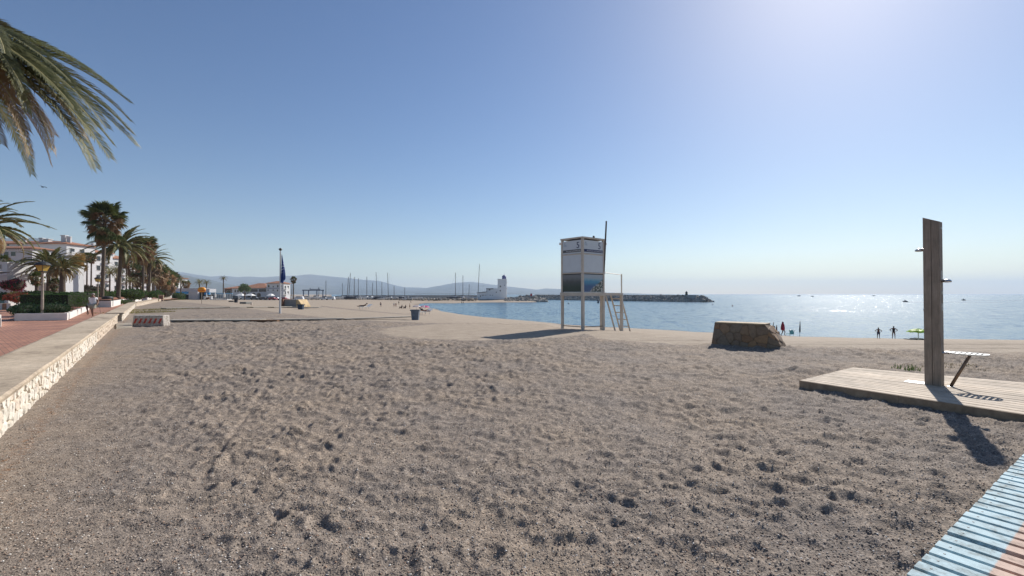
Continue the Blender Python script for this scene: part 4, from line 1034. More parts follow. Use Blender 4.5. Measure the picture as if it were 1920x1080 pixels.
house('apartment_building', 'white apartment block with sloping red roof behind the tallest fan palm', 155, 196, 165, 483, 13, 1.6, [(206 - 10 * k - 14, r, 4, 6) for k in range(3) for r in (506, 520)] + [(160, 503, 4, 6), (168, 493, 4, 6), (178, 498, 4, 6), (186, 493, 4, 6), (178, 515, 5, 6), (163, 524, 4, 6), (188, 512, 4, 6)], [(190, .8, 1.4)])
house('apartment_building', 'white apartment block with arched windows seen between the two tall palm trunks', 192, 228, 190, 494, 16, 1.8, [(x, r, 3.5, 5) for x in (206, 213) for r in (509, 520, 532)] + [(199, 505, 4, 5), (219, 505, 4, 5), (200, 518, 4, 5), (210, 530, 4, 5)], [(206, .9, 1.6), (222, .7, 1.3)], arch=[(205, 497.5, 3.5, 5), (212, 498, 3, 5)])
house('apartment_building', 'white building mostly hidden by the thick palm clump', 226, 312, 240, 521, 16, 2.0, [(240, 530, 4, 5), (262, 535, 4, 5), (283, 532, 4, 5), (297, 540, 4, 5)])
# terrace houses closer by
t = house('terrace_house', 'white cube house with a turquoise shop window cut off by the picture edge', -60, 13, 50, 493, 9, 0, [(-15, 515, 12, 12), (2, 500, 2, 8)])
q = MB(); x = (2 - 960) / F * 50 - ((-60 - 960) / F * 50 + (13 - 960) / F * 50) / 2; q.box((x, -.02, 1.0 + .95), (.75, .08, 1.3)); q.build('shop_window', M_TURQ, t)
house('terrace_house', 'narrow white house with toothed parapet above the bougainvillea', 13, 33.5, 58, 507, 7, 0, [(21, 522, 6, 1.5)], scallop=True)
house('terrace_house', 'white house with stepped gable parapet behind the orange awning', 34, 62, 63, 510.5, 4, 0, [(40, 520, 6, 3)])
house('terrace_house', 'plain white house wall between the awnings and the broad date palm', 60, 98, 66, 509, 3, 0, [(66, 520, 3, 4), (84, 516, 3, 4)])
house('terrace_house', 'white wall with one dark arched window beside the thick-trunked palm', 97, 124, 70, 503, 2.5, 0, arch=[(107, 517.5, 8, 8)])
house('garden_wall', 'bright white garden wall below the orange awning', 50, 112, 54, 531, .5, 0, z0=.0, cat='wall')
house('garden_wall', 'grey shaded garden wall behind the bougainvillea', 12, 52, 56, 543, .5, 0, z0=.0, cat='wall', wall=M_WHITE)
def awning(px0, px1, r0, r1, Y, mat, label, out=2.2):
    a = at(px0, r0, Y); b = at(px1, r0, Y); zf = at(px0, r1, Y - out).z
    mb = MB(); n = 8; v = []; f = []
    for k in range(n + 1):
        x = lerp(a.x, b.x, k / n); sag = .0 if k % 2 else -.03
        v += [(x, Y, a.z + sag), (x, Y - out, zf + sag), (x, Y - out, zf - .25), (x, Y - out + .02, zf - .25), (x, Y, a.z - .04 + sag)]
    for k in range(n):
        o = k * 5
        for j in range(4): f.append((o + j, o + 5 + j, o + 6 + j, o + 1 + j))
        f.append((o + 4, o + 9, o + 5, o))
    c = Vector(((a.x + b.x) / 2, Y, zf)); mb.add([Vector(p) - c for p in v], f)
    t = thing('awning', label, 'awning', c); mb.build('canvas', mat, t)
    q = MB()
    for k in (0, 1): 
        x = lerp(a.x, b.x, k) - c.x; q.tube([(x, -out, -.2), (x, -.0, -.1)], .03, 5); q.tube([(x, -out + .05, -.2), (x, -out + .05, -zf)], .03, 5)
    q.build('awning_frame', M_FRAME, t)
awning(34, 55, 515, 522, 56, M_AWN2, 'long pale beige awning in front of the white houses')
awning(44, 64, 521, 529, 53.4, M_ORWALL, 'orange awning with a shadowed front just above the white garden wall', 1.6)
awning(-30, 21, 509, 511, 49, M_AWN2, 'cream awning on the cube house cut off by the picture edge', 1.8)

# far white houses at the foot of the hills
for i, (px, row, w, h) in enumerate([(397, 540, 2.6, 2.2), (402, 539.5, 2.0, 2.5), (406, 540, 2.4, 2.0), (411, 539.8, 2.6, 2.3), (416, 540.3, 2.0, 1.8), (985, 0, 0, 0)]):
    if not w: continue
    Y = 3800; s = Y / F; b = at(px, row + 3.5, Y)
    t = thing('hillside_house', ['first', 'second', 'third', 'fourth', 'fifth'][i] + ' from the left of the tiny white villas under the hills', 'house', b)
    q = MB(); q.box((0, 0, h * s / 2 + s), (w * s, 10, h * s + 2 * s)); q.build('wall', M_WHITE2, t); q = MB(); q.box((0, 0, h * s + 2 * s + .4), (w * s * 1.05, 11, 1.2), taper=.6); q.build('roof', M_ROOF, t)

# ------------------------------------------------------------------ kiosk and beach bar
M_BLUE = simple('sky_blue_paint', (.04, .30, .62), .5, var=.15, bmp=0)
M_BLUE2 = simple('pale_blue_paint', (.25, .45, .62), .6, var=.15, bmp=0)
M_GREYW = simple('grey_white_panel', (.50, .50, .52), .7, var=.12, bmp=0)
def W_(px, Y): return (px - 960) / F * Y
def Z_(row, Y): return EYE + (HZ - row) / F * Y
def pbox(mb, px0, px1, r0, r1, Y, d, mi=0, o=Vector((0, 0, 0))):
    x0 = W_(px0, Y); x1 = W_(px1, Y); z0 = Z_(r1, Y); z1 = Z_(r0, Y)
    mb.box(((x0 + x1) / 2 - o.x, Y + d / 2 - o.y, (z0 + z1) / 2 - o.z), (x1 - x0, d, z1 - z0), mi=mi)
def kiosk():
    Y = 178; o = Vector((W_(346, Y), Y, Z_(561.5, Y))); t = thing('beach_kiosk', 'long beach kiosk with pale roof and sky blue band behind the orange ball sign', 'kiosk', o)
    q = MB(); pbox(q, 322, 372, 540.5, 546.5, Y + .5, 7, o=o); q.build('roof', M_GREYW, t)
    q = MB(); pbox(q, 322.5, 353, 546.8, 551.5, Y, 7, o=o); q.build('blue_band', M_BLUE, t)
    q = MB(); pbox(q, 323, 353, 551.8, 562, Y + 1.2, 5, o=o); q.build('open_front_shade', M_DARKIN, t)  # solid dark box, shade under the blue band put into its colour
    q = MB(); pbox(q, 354, 371, 546.8, 562, Y - .6, 6, o=o); q.build('side_panel', M_GREYW, t)
    q = MB(); pbox(q, 371.5, 378, 547, 562, Y + .5, 4, o=o); q.build('doorway_shade', M_DARKIN, t)  # solid dark box painted as the shade inside the door opening
    o2 = Vector((W_(388, Y), Y, Z_(561.5, Y))); t = thing('beach_bar', 'low beach bar with two bright blue boards and a white counter arch', 'bar', o2)
    q = MB(); pbox(q, 383.5, 387, 549, 552.5, Y, .4, o=o2); q.build('blue_board', M_BLUE, t)
    q = MB(); pbox(q, 388, 393, 548.3, 552.5, Y, .4, o=o2); q.build('blue_board', M_BLUE, t)
    q = MB(); pbox(q, 383, 393, 541.5, 548, Y + .5, 4, o=o2); q.build('roof', M_GREYW, t)
    q = MB(); pbox(q, 381.5, 397, 555, 557, Y - 1, .6, o=o2); pbox(q, 381.5, 384, 557, 561.8, Y - 1, .6, o=o2); pbox(q, 393.5, 397, 557, 561.8, Y - 1, .6, o=o2); q.build('counter', M_WHITE2, t)
    q = MB(); pbox(q, 384.5, 393, 557.3, 561, Y - .2, 1, o=o2); q.build('counter_front', simple('brown_wood', (.22, .11, .06), .8), t)
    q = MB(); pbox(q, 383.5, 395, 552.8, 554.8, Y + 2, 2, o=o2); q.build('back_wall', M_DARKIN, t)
    o3 = Vector((W_(412, Y), Y + 4, Z_(561, Y))); t = thing('terrace_screen', 'long glass terrace screen with a blue top rail between the bar and the lone palm', 'screen', o3)
    q = MB(); pbox(q, 396, 436, 549.5, 551.5, Y + 4, .3, o=o3); q.build('top_rail', M_BLUE2, t)
    for k in range(9):
        q = MB(); pbox(q, 396 + k * 4.4, 396.7 + k * 4.4, 551.5, 561, Y + 4, .25, o=o3); q.build('post', M_WHITE2, t)
    q = MB(); pbox(q, 396, 436, 552, 560, Y + 4.3, .05, o=o3); q.build('glass_panel', simple('hazy_glass', (.30, .36, .40), .3, bmp=0), t)
    q = MB(); pbox(q, 394, 426, 561, 562.2, Y - 2, 3, o=o3); q.build('deck', M_WHITE2, t)
kiosk()
M_CANV = simple('white_parasol_canvas', (.74, .73, .70), .85, var=.06, bmp=0)
def closed_parasol(px, Y, r0, r1, label, mat=M_CANV, wpx=2.6, pole_only=.3, baserow=None):
    b = at(px, r1, Y); H = (r1 - r0) / F * Y; w = wpx / F * Y / 2; t = thing('closed_parasol', label, 'parasol', b)
    q = MB(); q.tube([(0, 0, -.1), (0, 0, H)], max(.025, w * .12), 6); q.build('pole', M_POST, t)
    q = MB(); q.lathe([(w * .55, H * pole_only), (w, H * (pole_only + .08)), (w * .8, H * .6), (w * .45, H * .85), (w * .12, H * .99)], 9); q.build('folded_canopy', mat, t); return t
closed_parasol(387.5, 176, 549, 562, 'closed white parasol in front of the blue boards of the bar')
closed_parasol(404, 176, 548, 562, 'closed white parasol left of the lone tall palm by the terrace screen', wpx=3.4)
closed_parasol(421, 176, 547.5, 562, 'closed white parasol just right of the lone tall palm trunk', wpx=3.6)
def ball_sign():
    b = hit(378.5, 569.5); Y = b.y; t = thing('ball_sign', 'bright orange rounded sign on a thin post in the sand', 'sign', b)
    H = (569.5 - 538.3) / F * Y; w = 14.5 / F * Y / 2; h = 9.5 / F * Y
    M_OR = simple('orange_plastic', (.85, .33, .02), .4, var=.12, bmp=0)
    q = MB(); q.tube([(0, 0, -.2), (0, 0, H * .75)], .05, 8); q.build('post', M_POST, t)
    q = MB(); q.lathe([(w * .55, H - h), (w * .9, H - h * .9), (w, H - h * .55), (w * .9, H - h * .22), (w * .5, H - h * .03), (.02, H)], 20, sy=.7); q.build('sign_body', M_OR, t, smooth=True)
    q = MB(); q.lathe([(w * .93, H - h * .78), (w * 1.01, H - h * .7), (w * 1.01, H - h * .62)], 20, sy=.7); q.build('sign_band', simple('dark_orange', (.62, .14, .02), .5), t)
ball_sign()

# ------------------------------------------------------------------ harbour building
def harbour():
    Y = 245
    house('boatyard_hall', 'long low hall with brown tiled roof at the left end of the harbour building', 421, 446, Y, 541.5, 14, 1.6, [(429, 547.5, 8, 5), (439, 547.5, 7, 5)], z0=-2.2, wall=simple('brown_render', (.28, .16, .11), .9))
    house('harbour_house', 'white house with two dark arched doors beside the brown hall', 435, 453, Y - 4, 541, 12, 1.3, z0=-2.2, arch=[(441.5, 545.5, 3, 5), (446.5, 545.5, 3, 5)])
    house('harbour_building', 'long harbour building with a terracotta roof and wide dark openings', 449, 501, Y, 540.5, 16, 2.9, [(476.5, 544.5, 14, 5.5), (492.5, 544.5, 14, 5.5), (460, 544.5, 9, 4)], z0=-2.2, arch=[(437 + k * 9.5 + 20, 553.5, 7.5, 9) for k in range(4)])
    t = house('harbour_office', 'tall white harbour office with small square windows and a blue line', 500, 532, Y - 3, 531.5, 7, 1.4, [(512.5, 537.5, 2.2, 2.6), (503, 544, 2.4, 2.4), (512.5, 544, 2.4, 2.4), (520.5, 544.5, 2.6, 3.6), (527.5, 544, 2.4, 2.4), (527.5, 537, 2.2, 4)], z0=-2.2, arch=[(504, 536.5, 3, 4.5), (521, 536.5, 2.6, 4.5)])
    q = MB(); q.box((0, -.03, Z_(540.7, Y) + 2.2), (W_(531, Y) - W_(502, Y), .1, .22)); q.build('blue_line', simple('navy_paint', (.04, .05, .18), .6, bmp=0), t)
    for px, w, lab in ((452, 13, 'white marquee with a low peaked roof left of the tamarisk'), (469, 15, 'white marquee with a low peaked roof right of the tamarisk'), (508, 9, 'small pale canopy in front of the harbour office')):
        b = at(px, 561.5, 225); W = w / F * 225; t = thing('marquee', lab, 'tent', b)
        q = MB(); h = 1.9; q.add([(-W / 2, -2, h), (W / 2, -2, h), (W / 2, 2, h), (-W / 2, 2, h), (-W * .2, 0, h + 1), (W * .2, 0, h + 1)], [(0, 1, 5, 4), (1, 2, 5), (2, 3, 4, 5), (3, 0, 4)]); q.build('canopy', M_CANV, t)
        for sx in (-.48, 0, .48):
            q = MB(); q.tube([(sx * W, -1.9, -.3), (sx * W, -1.9, h)], .06, 5); q.build('post', M_FRAME, t)
harbour()
# ------------------------------------------------------------------ cars
def carpaint(n, c): 
    m, nt, b = nmat(n); b.inputs['Base Color'].default_value = (*c, 1); b.inputs['Roughness'].default_value = .35; b.inputs['Coat Weight'].default_value = .5; return m
CP = [carpaint('car_paint_silver', (.35, .36, .38)), carpaint('car_paint_dark', (.03, .035, .045)), carpaint('car_paint_white', (.7, .7, .7)), carpaint('car_paint_red', (.30, .03, .03))]
M_TYRE = simple('tyre_rubber', (.02, .02, .02), .9, bmp=0)
def car(px, Y, label, ci, L=4.3, van=False):
    b = on(px, Y); t = thing('parked_car', label, 'car' if not van else 'van', b, 0, 'vehicles parked by the harbour building')
    h = 1.45 if not van else 2.0; x = L / 2
    side = [(-x, .35), (-x, .75), (-x * .86, .85), (-x * .62, h - .08), (-x * .5, h), (x * (.3 if not van else .8), h), (x * (.52 if not van else .95), .92), (x * .95, .82), (x, .6), (x, .35)]
    q = MB(); n = len(side); v = []
    for y, k in ((-.85, 0), (.85, 0)):
        for (a, z) in side: v.append((a, y * (.86 if z > 1 else 1), z))
    q.add(v, [tuple(range(n)), tuple(range(n, 2 * n))[::-1]] + [(i, n + i, n + (i + 1) % n, (i + 1) % n) for i in range(n)]); q.build('body', CP[ci], t)
    q = MB(); q.box((-.08 * L / 4, -.80, h - .32), (L * .42, .06, .34)); q.build('window', M_PANE, t)
    for sx in (-.62, .62):
        q = MB(); q.tube([(sx * x, -.88, .32), (sx * x, -.66, .32)], .32, 12); q.build('wheel', M_TYRE, t)
for px, Y, lab, ci, L, v in [(429, 222, 'silver car parked in front of the brown hall', 0, 4.3, 0), (440, 221, 'dark van by the white house with arched doors', 1, 4.8, 1), (447, 226, 'dark car next to the left marquee', 1, 4.2, 0), (479, 223, 'black car parked right of the right-hand marquee', 1, 4.3, 0),
                             (487, 226, 'silver car between the right marquee and the harbour office', 0, 4.2, 0), (495, 222, 'dark estate car at the corner of the harbour office', 1, 4.6, 0), (503, 225, 'silver car below the small windows of the harbour office', 0, 4.2, 0), (512, 222, 'red car under the small pale canopy', 3, 4.1, 0),
                             (519, 226, 'white car just left of the flagpole near the harbour office', 2, 4.2, 0), (533, 228, 'red car just right of the flagpole', 3, 4.2, 0), (561, 240, 'white van right of the lone round palm', 2, 5, 1), (609, 262, 'white car right of the boat lift', 2, 4.3, 0), (620, 262, 'white van parked beside the hauled-out boats', 2, 5.2, 1)]:
    car(px, Y, lab, ci, L, v)

# ------------------------------------------------------------------ boats
M_HULL = simple('white_gelcoat', (.70, .71, .72), .35, var=.06, bmp=0)
M_HULLD = simple('navy_hull', (.05, .06, .09), .4, var=.1, bmp=0)
M_DECKB = simple('boat_deck_grey', (.35, .35, .34), .7, var=.1, bmp=0)
M_MAST = simple('mast_alloy', (.14, .135, .14), .45, var=.1, bmp=0)
M_COVER = simple('navy_boat_cover', (.035, .045, .07), .9, bmp=0)
def hull_mb(L, B, H):
    q = MB(); N = 9; sec = 6; v = []
    for i in range(N):
        t = i / (N - 1); x = -L / 2 + L * t; w = B / 2 * (1 - max(0, (t - .45) / .55) ** 2.2) * (.85 + .15 * min(1, t * 4)); sheer = H * (1 + .22 * t * t); keel = H * (.10 + .6 * max(0, t - .7) ** 1.5 * 3)
        for k in range(sec + 1):
            a = (k / sec * 2 - 1); y = w * math.copysign(abs(a) ** .55, a); z = keel + (sheer - keel) * abs(a) ** 2.2
            v.append((x, y, z))
    f = []
    for i in range(N - 1):
        for k in range(sec): f.append((i * 7 + k, i * 7 + k + 1, (i + 1) * 7 + k + 1, (i + 1) * 7 + k))
    f.append(tuple(range(7))); q.add(v, f)
    d = MB(); vv = []
    for i in range(N): vv += [Vector(v[i * 7]) + Vector((0, .02, -.06)), Vector(v[i * 7 + 6]) + Vector((0, -.02, -.06))]
    d.add(vv, [(i * 2, i * 2 + 1, i * 2 + 3, i * 2 + 2) for i in range(N - 1)]); return q, d
def sailboat(px, Y, top, lean, label, cover=False, L=9.5, rz=0, dark=False):
    b = Vector((W_(px, Y), Y, Z_(562.2, Y) if Y < 330 else -2.2)); t = thing('sailing_boat', label, 'sailing boat', b, rz, 'sailing boats in the harbour')
    q, d = hull_mb(L, 2.9, 1.6); q.build('hull', M_HULLD if dark else M_HULL, t); d.build('deck', M_DECKB, t)
    q = MB(); q.box((-.2, 0, 1.85), (L * .35, 1.5, .5), taper=.8); q.build('cabin', M_HULL, t)
    H = Z_(top, Y) - b.z; dx = lean / F * Y
    q = MB(); q.tube([(.4, 0, 1.5), (.4 + dx * math.cos(rz), 0, H)], [.24, .16], 6); m_ = q.build('mast', M_MAST, t)
    q = MB(); q.tube([(.4 + dx * .55, -.5, H * .55), (.4 + dx * .55, .5, H * .55)], .04, 4); q.build('spreader', M_MAST, m_)
    q = MB(); q.tube([(.3, 0, 2.6), (-3.3, 0, 2.5)], .08, 6); q.build('boom', M_MAST, t)
    if cover: q = MB(); q.tube([(.1, 0, 2.75), (-3.1, 0, 2.65)], [.26, .16], 7); q.build('sail_cover', M_COVER, t)
    for (x, y) in ((L / 2 - .2, 0), (-L / 2 + .2, 0), (.3, 1.3), (.3, -1.3)):
        q = MB(); q.tube([(.4 + dx * .96, 0, H * .97), (x, y, 1.7)], .016, 3, cap=False); q.build('stay', M_MAST, t)
    for sy in (-1, 1):
        q = MB(); q.tube([(0, sy * 1.2, -.2), (0, sy * .8, 1.0)], .06, 4); q.build('cradle_leg', M_MAST, t)
    return t
sb = [(610, 305, 526, 0, 'small sailing boat with a short mast at the left of the boatyard'), (650, 330, 519, 3, 'sailing boat with the shorter mast of the leaning pair by the red hull'), (653, 320, 511.5, 3, 'sailing boat with the taller slightly leaning mast of the left pair'), (665, 325, 519, 1, 'sailing boat whose mast stands just right of the left pair'),
      (671, 345, 521.5, 0, 'sailing boat with a thin grey mast fourth in the left group'), (687, 330, 518.5, 0, 'sailing boat with a lone thin straight mast between the two groups'), (706, 325, 510.5, -2, 'sailing boat with the tallest mast of the middle boats, leaning left'), (729.5, 320, 511.5, -2, 'sailing boat with the thick tall mast at the right of the middle boats'),
      (738, 330, 536, 0, 'small sailing boat with the shortest mast near the right of the boatyard'), (853, 335, 511, 0, 'sailing boat with a dark furled sail by the harbour mouth'), (867, 345, 516, 0, 'sailing boat with a pale mast between two darker masts near the mouth'), (895, 325, 495, 3, 'big sailing boat with the tallest mast beside the white tower'), (546, 260, 531, 0, 'sailing boat with a bare mast left of the lone round palm'), (538, 262, 530, 2, 'sailing boat with a thin leaning mast just right of the flag'), (641, 350, 531, 0, 'sailing boat with a short mast left of the leaning pair'), (697, 352, 530, 1, 'sailing boat with a short mast between the lone thin mast and the left-leaning one'), (717, 350, 528, 0, 'sailing boat with a low mast between the two tall middle masts'), (758, 352, 539, 0, 'small sailing boat with a stubby mast right of the shortest of the row'), (878, 350, 533, 1, 'sailing boat with a low mast just left of the tallest mast'), (597, 330, 538, 0, 'small sailing boat with a thin mast behind the boat lift')]
for i, (px, Y, top, lean, lab) in enumerate(sb): sailboat(px, Y, top, lean, lab, cover=i % 3 == 1 or i == 9, L=[7, 9, 11, 9, 8, 9, 11, 11, 6.5, 10, 9, 13, 8, 8, 7, 8, 8, 7, 8, 7][i], rz=[.3, -.2, .1, 2.9, .2, -.3, .1, 3.0, .4, .15, -.2, .1, .6, 1.0, .2, -.1, 2.9, .3, .1, .2][i], dark=i in (2, 9))
def motorboat(px, Y, label, L=6.5, style=0, rz=0.0):
    b = on(px, Y, .35); t = thing('motor_boat', label, 'motor boat', b, rz, 'motor boats hauled out on the harbour beach')
    q, d = hull_mb(L, 2.4, 1.3); q.build('hull', M_HULLD if style == 2 else M_HULL, t); d.build('deck', M_DECKB, t)
    q = MB(); q.box((.1 * L, 0, 1.55), (L * .34, 1.7, .75), taper=.75); q.build('cabin', M_HULL, t)
    q = MB(); q.box((.1 * L + .05, 0, 1.62), (L * .30, 1.66, .3)); q.build('windscreen', M_PANE, t)
    if style != 1:
        q = MB(); q.box((-.22 * L, 0, 1.5), (L * .4, 2.0, .35), taper=.7); q.build('cover', M_COVER, t)
    q = MB(); q.box((-L / 2 - .15, 0, .85), (.35, .4, .9), taper=.7); q.build('outboard_motor', M_DARKMET, t)
    for x in (-.3, .25):
        q = MB(); q.box((x * L, 0, -.12), (.25, 1.6, .5)); q.build('cradle', M_MAST, t)
mbs_ = [(574, 268, 'white motor boat under the left leg of the boat lift'), (590, 275, 'white motor boat slung between the legs of the boat lift'), (612, 300, 'dark-hulled motor boat right of the boat lift'), (630, 290, 'covered motor boat at the left of the hauled-out row'), (642, 305, 'white motor boat below the left pair of masts'), (657, 292, 'covered motor boat nearest under the leaning masts'),
        (672, 310, 'white motor boat just right of the leaning masts'), (697, 300, 'dark-hulled boat with a navy cover under the lone thin mast'), (710, 296, 'covered motor boat below the left-leaning tall mast'), (722, 310, 'white open motor boat between the two tall middle masts'), (738, 300, 'dark-hulled motor boat under the shortest mast'), (752, 305, 'covered white motor boat right of the shortest mast'), (766, 298, 'navy covered motor boat by the bathers on the far beach'), (783, 312, 'small white motor boat at the right end of the hauled-out row'), (846, 318, 'dark motor boat left of the harbour mouth sailing boats'), (882, 322, 'white cabin cruiser left of the white tower building')]
for i, (px, Y, lab) in enumerate(mbs_): motorboat(px, Y, lab, [6, 7, 6.5, 7][i % 4], i % 3, [.2, -.3, 2.9, .5, 3.4][i % 5])
rr_ = random.Random(12)
def dinghy(px, Y):
    b = on(px, Y, .25); t = thing('dinghy', 'small pale dinghy in the crowd of boats stored on the hard', 'dinghy', b, rr_.uniform(0, 6), 'dinghies stored on the hard')
    q, d = hull_mb(4.2, 1.7, .9); q.build('hull', M_WHITE2, t); d.build('deck', M_DECKB, t)
    q = MB(); q.box((0, 0, .95), (1.0, 1.2, .35), taper=.8); q.build('cover', rr_.choice([M_WHITE2, M_GREYW, M_COVER]), t)
for k in range(26): dinghy(rr_.uniform(636, 790) if k % 4 else rr_.uniform(540, 630), rr_.uniform(288, 330))
def boat_lift():
    Y = 285; b = on(587, Y); t = thing('boat_lift', 'blue-grey steel travel lift frame standing over a boat', 'boat lift', b); s = Y / F
    M_BL = simple('lift_steel', (.07, .10, .16), .6, bmp=0)
    for x in (-15, -12, 10, 15):
        q = MB(); q.box((x * s, -2 if x in (-15, 10) else 3, 2.7), (.5, .5, 6.2)); q.build('leg', M_BL, t)
    for y in (-2, 3):
        q = MB(); q.box((0, y, 5.9), (34 * s, .45, .6)); q.build('beam', M_BL, t)
    q = MB(); q.box((3 * s, .5, 6.5), (20 * s, .3, .3)); q.box((-6 * s, .5, 6.9), (.3, .3, 1)); q.box((10 * s, .5, 6.9), (.3, .3, 1)); q.build('gantry_rail', M_BL, t)
    for x in (-12, 13):
        q = MB(); q.tube([(x * s, -2.3, .5), (x * s, -1.9, .5)], .55, 12); q.build('wheel', M_TYRE, t)
boat_lift()
# quay, rocks --------------------------------------------------------------
M_ROCK = simple('breakwater_rock', (.34, .31, .27), .9, var=.5, scale=.25, bmp=.4, bs=2)
M_QUAY = simple('quay_concrete', (.42, .41, .39), .9, var=.2, scale=.2, bmp=0)
def rockmesh(seed):
    rnd = random.Random(seed); v = []; f = []
    import itertools
    g = (1 + 5 ** .5) / 2
    base = [(-1, g, 0), (1, g, 0), (-1, -g, 0), (1, -g, 0), (0, -1, g), (0, 1, g), (0, -1, -g), (0, 1, -g), (g, 0, -1), (g, 0, 1), (-g, 0, -1), (-g, 0, 1)]
    fs = [(0, 11, 5), (0, 5, 1), (0, 1, 7), (0, 7, 10), (0, 10, 11), (1, 5, 9), (5, 11, 4), (11, 10, 2), (10, 7, 6), (7, 1, 8), (3, 9, 4), (3, 4, 2), (3, 2, 6), (3, 6, 8), (3, 8, 9), (4, 9, 5), (2, 4, 11), (6, 2, 10), (8, 6, 7), (9, 8, 1)]
    sc = (rnd.uniform(.4, .62), rnd.uniform(.35, .6), rnd.uniform(.3, .5))
    return [tuple(c * s * rnd.uniform(.75, 1.2) for c, s in zip(p, sc)) for p in base], fs
RK = [rockmesh(i) for i in range(12)]
def rocks(name, label, pts, size, seed, cat='rocks'):
    mb = MB(); rnd = random.Random(seed)
    for p in pts:
        v, f = RK[rnd.randrange(12)]; s = size * rnd.uniform(.55, 1.3); m = Matrix.Translation(p) @ Matrix.Rotation(rnd.uniform(0, 6.28), 4, Vector((rnd.gauss(0, 1), rnd.gauss(0, 1), rnd.gauss(0, 1))).normalized()) @ Matrix.Scale(s, 4)
        mb.add([m @ Vector(q) for q in v], f)
    return tag(mb.build(name, M_ROCK), label, cat, kind='stuff')
rnd = random.Random(77)
# jetty from (1005, Y450) to (1328, Y300)
ja = Vector((W_(1003, 450), 450)); jb = Vector((W_(1310, 304), 304)); jd = (jb - ja).normalized(); jn = Vector((jd.y, -jd.x)) * -1
if jn.y > 0: jn = -jn
P = []
Lj = (jb - ja).length
for k in range(2200):
    s = rnd.random() * Lj; w = rnd.random(); edge = 1 if s < Lj - 12 else max(.0, (Lj - s) / 12)
    c = ja + jd * s + jn * (w * 6.5 * (.4 + .6 * edge)); P.append((c.x, c.y, lerp(.1, SEA - .2, w) * edge + (1 - edge) * (SEA - .1) + rnd.uniform(-.2, .3)))
for k in range(260):
    a = rnd.uniform(0, 6.28); r = rnd.random(); c = jb + jd * (2 + math.cos(a) * r * 7.5) + jn * (math.sin(a) * r * 6); P.append((c.x, c.y, lerp(-.1, SEA - .2, r ** 1.2)))
rocks('breakwater_rocks', 'grey boulders armouring the long breakwater', P, 1.1, 1)
q = MB(); c = (ja + jb) / 2; q.box((c.x - jn.x * 1.5 - jd.x * 1, c.y - jn.y * 1.5 - jd.y * 1, -1.3), (Lj - 2, 3.0, 4.75), math.atan2(jd.y, jd.x)); tag(q.build('breakwater', M_QUAY), 'long low breakwater with concrete crest running out to sea', 'breakwater')
b = Vector((W_(1287, 312), 312, .9)); t = thing('harbour_light', 'small dark harbour light standing near the end of the long breakwater', 'beacon', b)
q = MB(); q.lathe([(.95, 0), (.85, .4), (.72, 1.9), (.95, 2.0), (.95, 2.15)], 12); q.build('tower', simple('dark_green_paint', (.03, .05, .04), .6), t); q = MB(); q.lathe([(.4, 2.15), (.4, 2.6), (.05, 2.85)], 10); q.build('lantern', M_DARKMET, t)
# rock spit below the tower
P = []
for k in range(520):
    px = rnd.uniform(948, 1026); hh = np.interp(px, [948, 965, 985, 1000, 1015, 1027], [2.0, 2.6, 3.6, 3.4, 2.2, .3]); w = rnd.random(); Y = lerp(312, 300, w) ; P.append((W_(px, Y), Y, SEA - .1 + hh * (1 - w) * rnd.uniform(.6, 1.05)))
for k in range(200):
    px = rnd.uniform(975, 1024); Y = rnd.uniform(310, 322); hh = np.interp(px, [975, 1000, 1024], [3.4, 3.3, 1.0]); P.append((W_(px, Y), Y, SEA + hh * rnd.uniform(.7, 1.05)))
rocks('spit_rocks', 'pile of boulders at the tip of the spit beside the white tower', P, 1.2, 2)
b = Vector((W_(996, 312), 312, -.35)); t = thing('harbour_beacon', 'squat red beacon on the boulders at the tip of the spit', 'beacon', b)
q = MB(); q.lathe([(1.0, -.8), (.95, .3), (.7, .5), (.7, 1.8), (.85, 1.9), (.85, 2.1)], 12); q.build('tower', simple('red_beacon_paint', (.42, .02, .03), .5, bmp=0), t); q = MB(); q.lathe([(.3, 2.1), (.3, 2.5), (.04, 2.7)], 8); q.build('lantern', M_DARKMET, t)
P = [(W_(px, 300 + rnd.uniform(-6, 6)), 300 + rnd.uniform(-6, 6), -1.9 + rnd.uniform(-.2, .5)) for px in np.random.default_rng(4).uniform(560, 895, 520)]
P = [(x, y, z) for x, y, z in P if True]
rocks('harbour_edge_rocks', 'low line of brown stones along the top of the far beach', P, .8, 3)
q = MB(); pbox(q, 640, 905, 553.3, 566, 400, 3); tag(q.build('quay_wall', M_QUAY), 'long pale quay wall behind the hauled-out boats', 'quay')
q = MB()
for k in range(44):
    px = 778 + k * 2.6; q.box((W_(px, 396), 396, 1.4), (.12, .12, 1.5))
q.box(((W_(778, 396) + W_(890, 396)) / 2, 396, 2.1), (W_(890, 396) - W_(778, 396), .08, .08)); tag(q.build('quay_railing', M_MAST), 'thin railing along the quay left of the harbour mouth', 'railing')
P_ = [(948, 972)]
q = MB()
for k in range(12): q.box((W_(950 + k * 2.3, 318), 318, -.1), (.1, .1, 1.4))
for z in (.2, .58): q.box((W_(962.5, 318), 318, z), (W_(976, 318) - W_(949, 318), .05, .05))
q.box((W_(962.5, 318), 319, -1.7), (W_(978, 318) - W_(949, 318), 3, 1.9)); tag(q.build('walkway_railing', M_FRAME), 'white railed walkway between the white tower and the rock tip', 'railing')

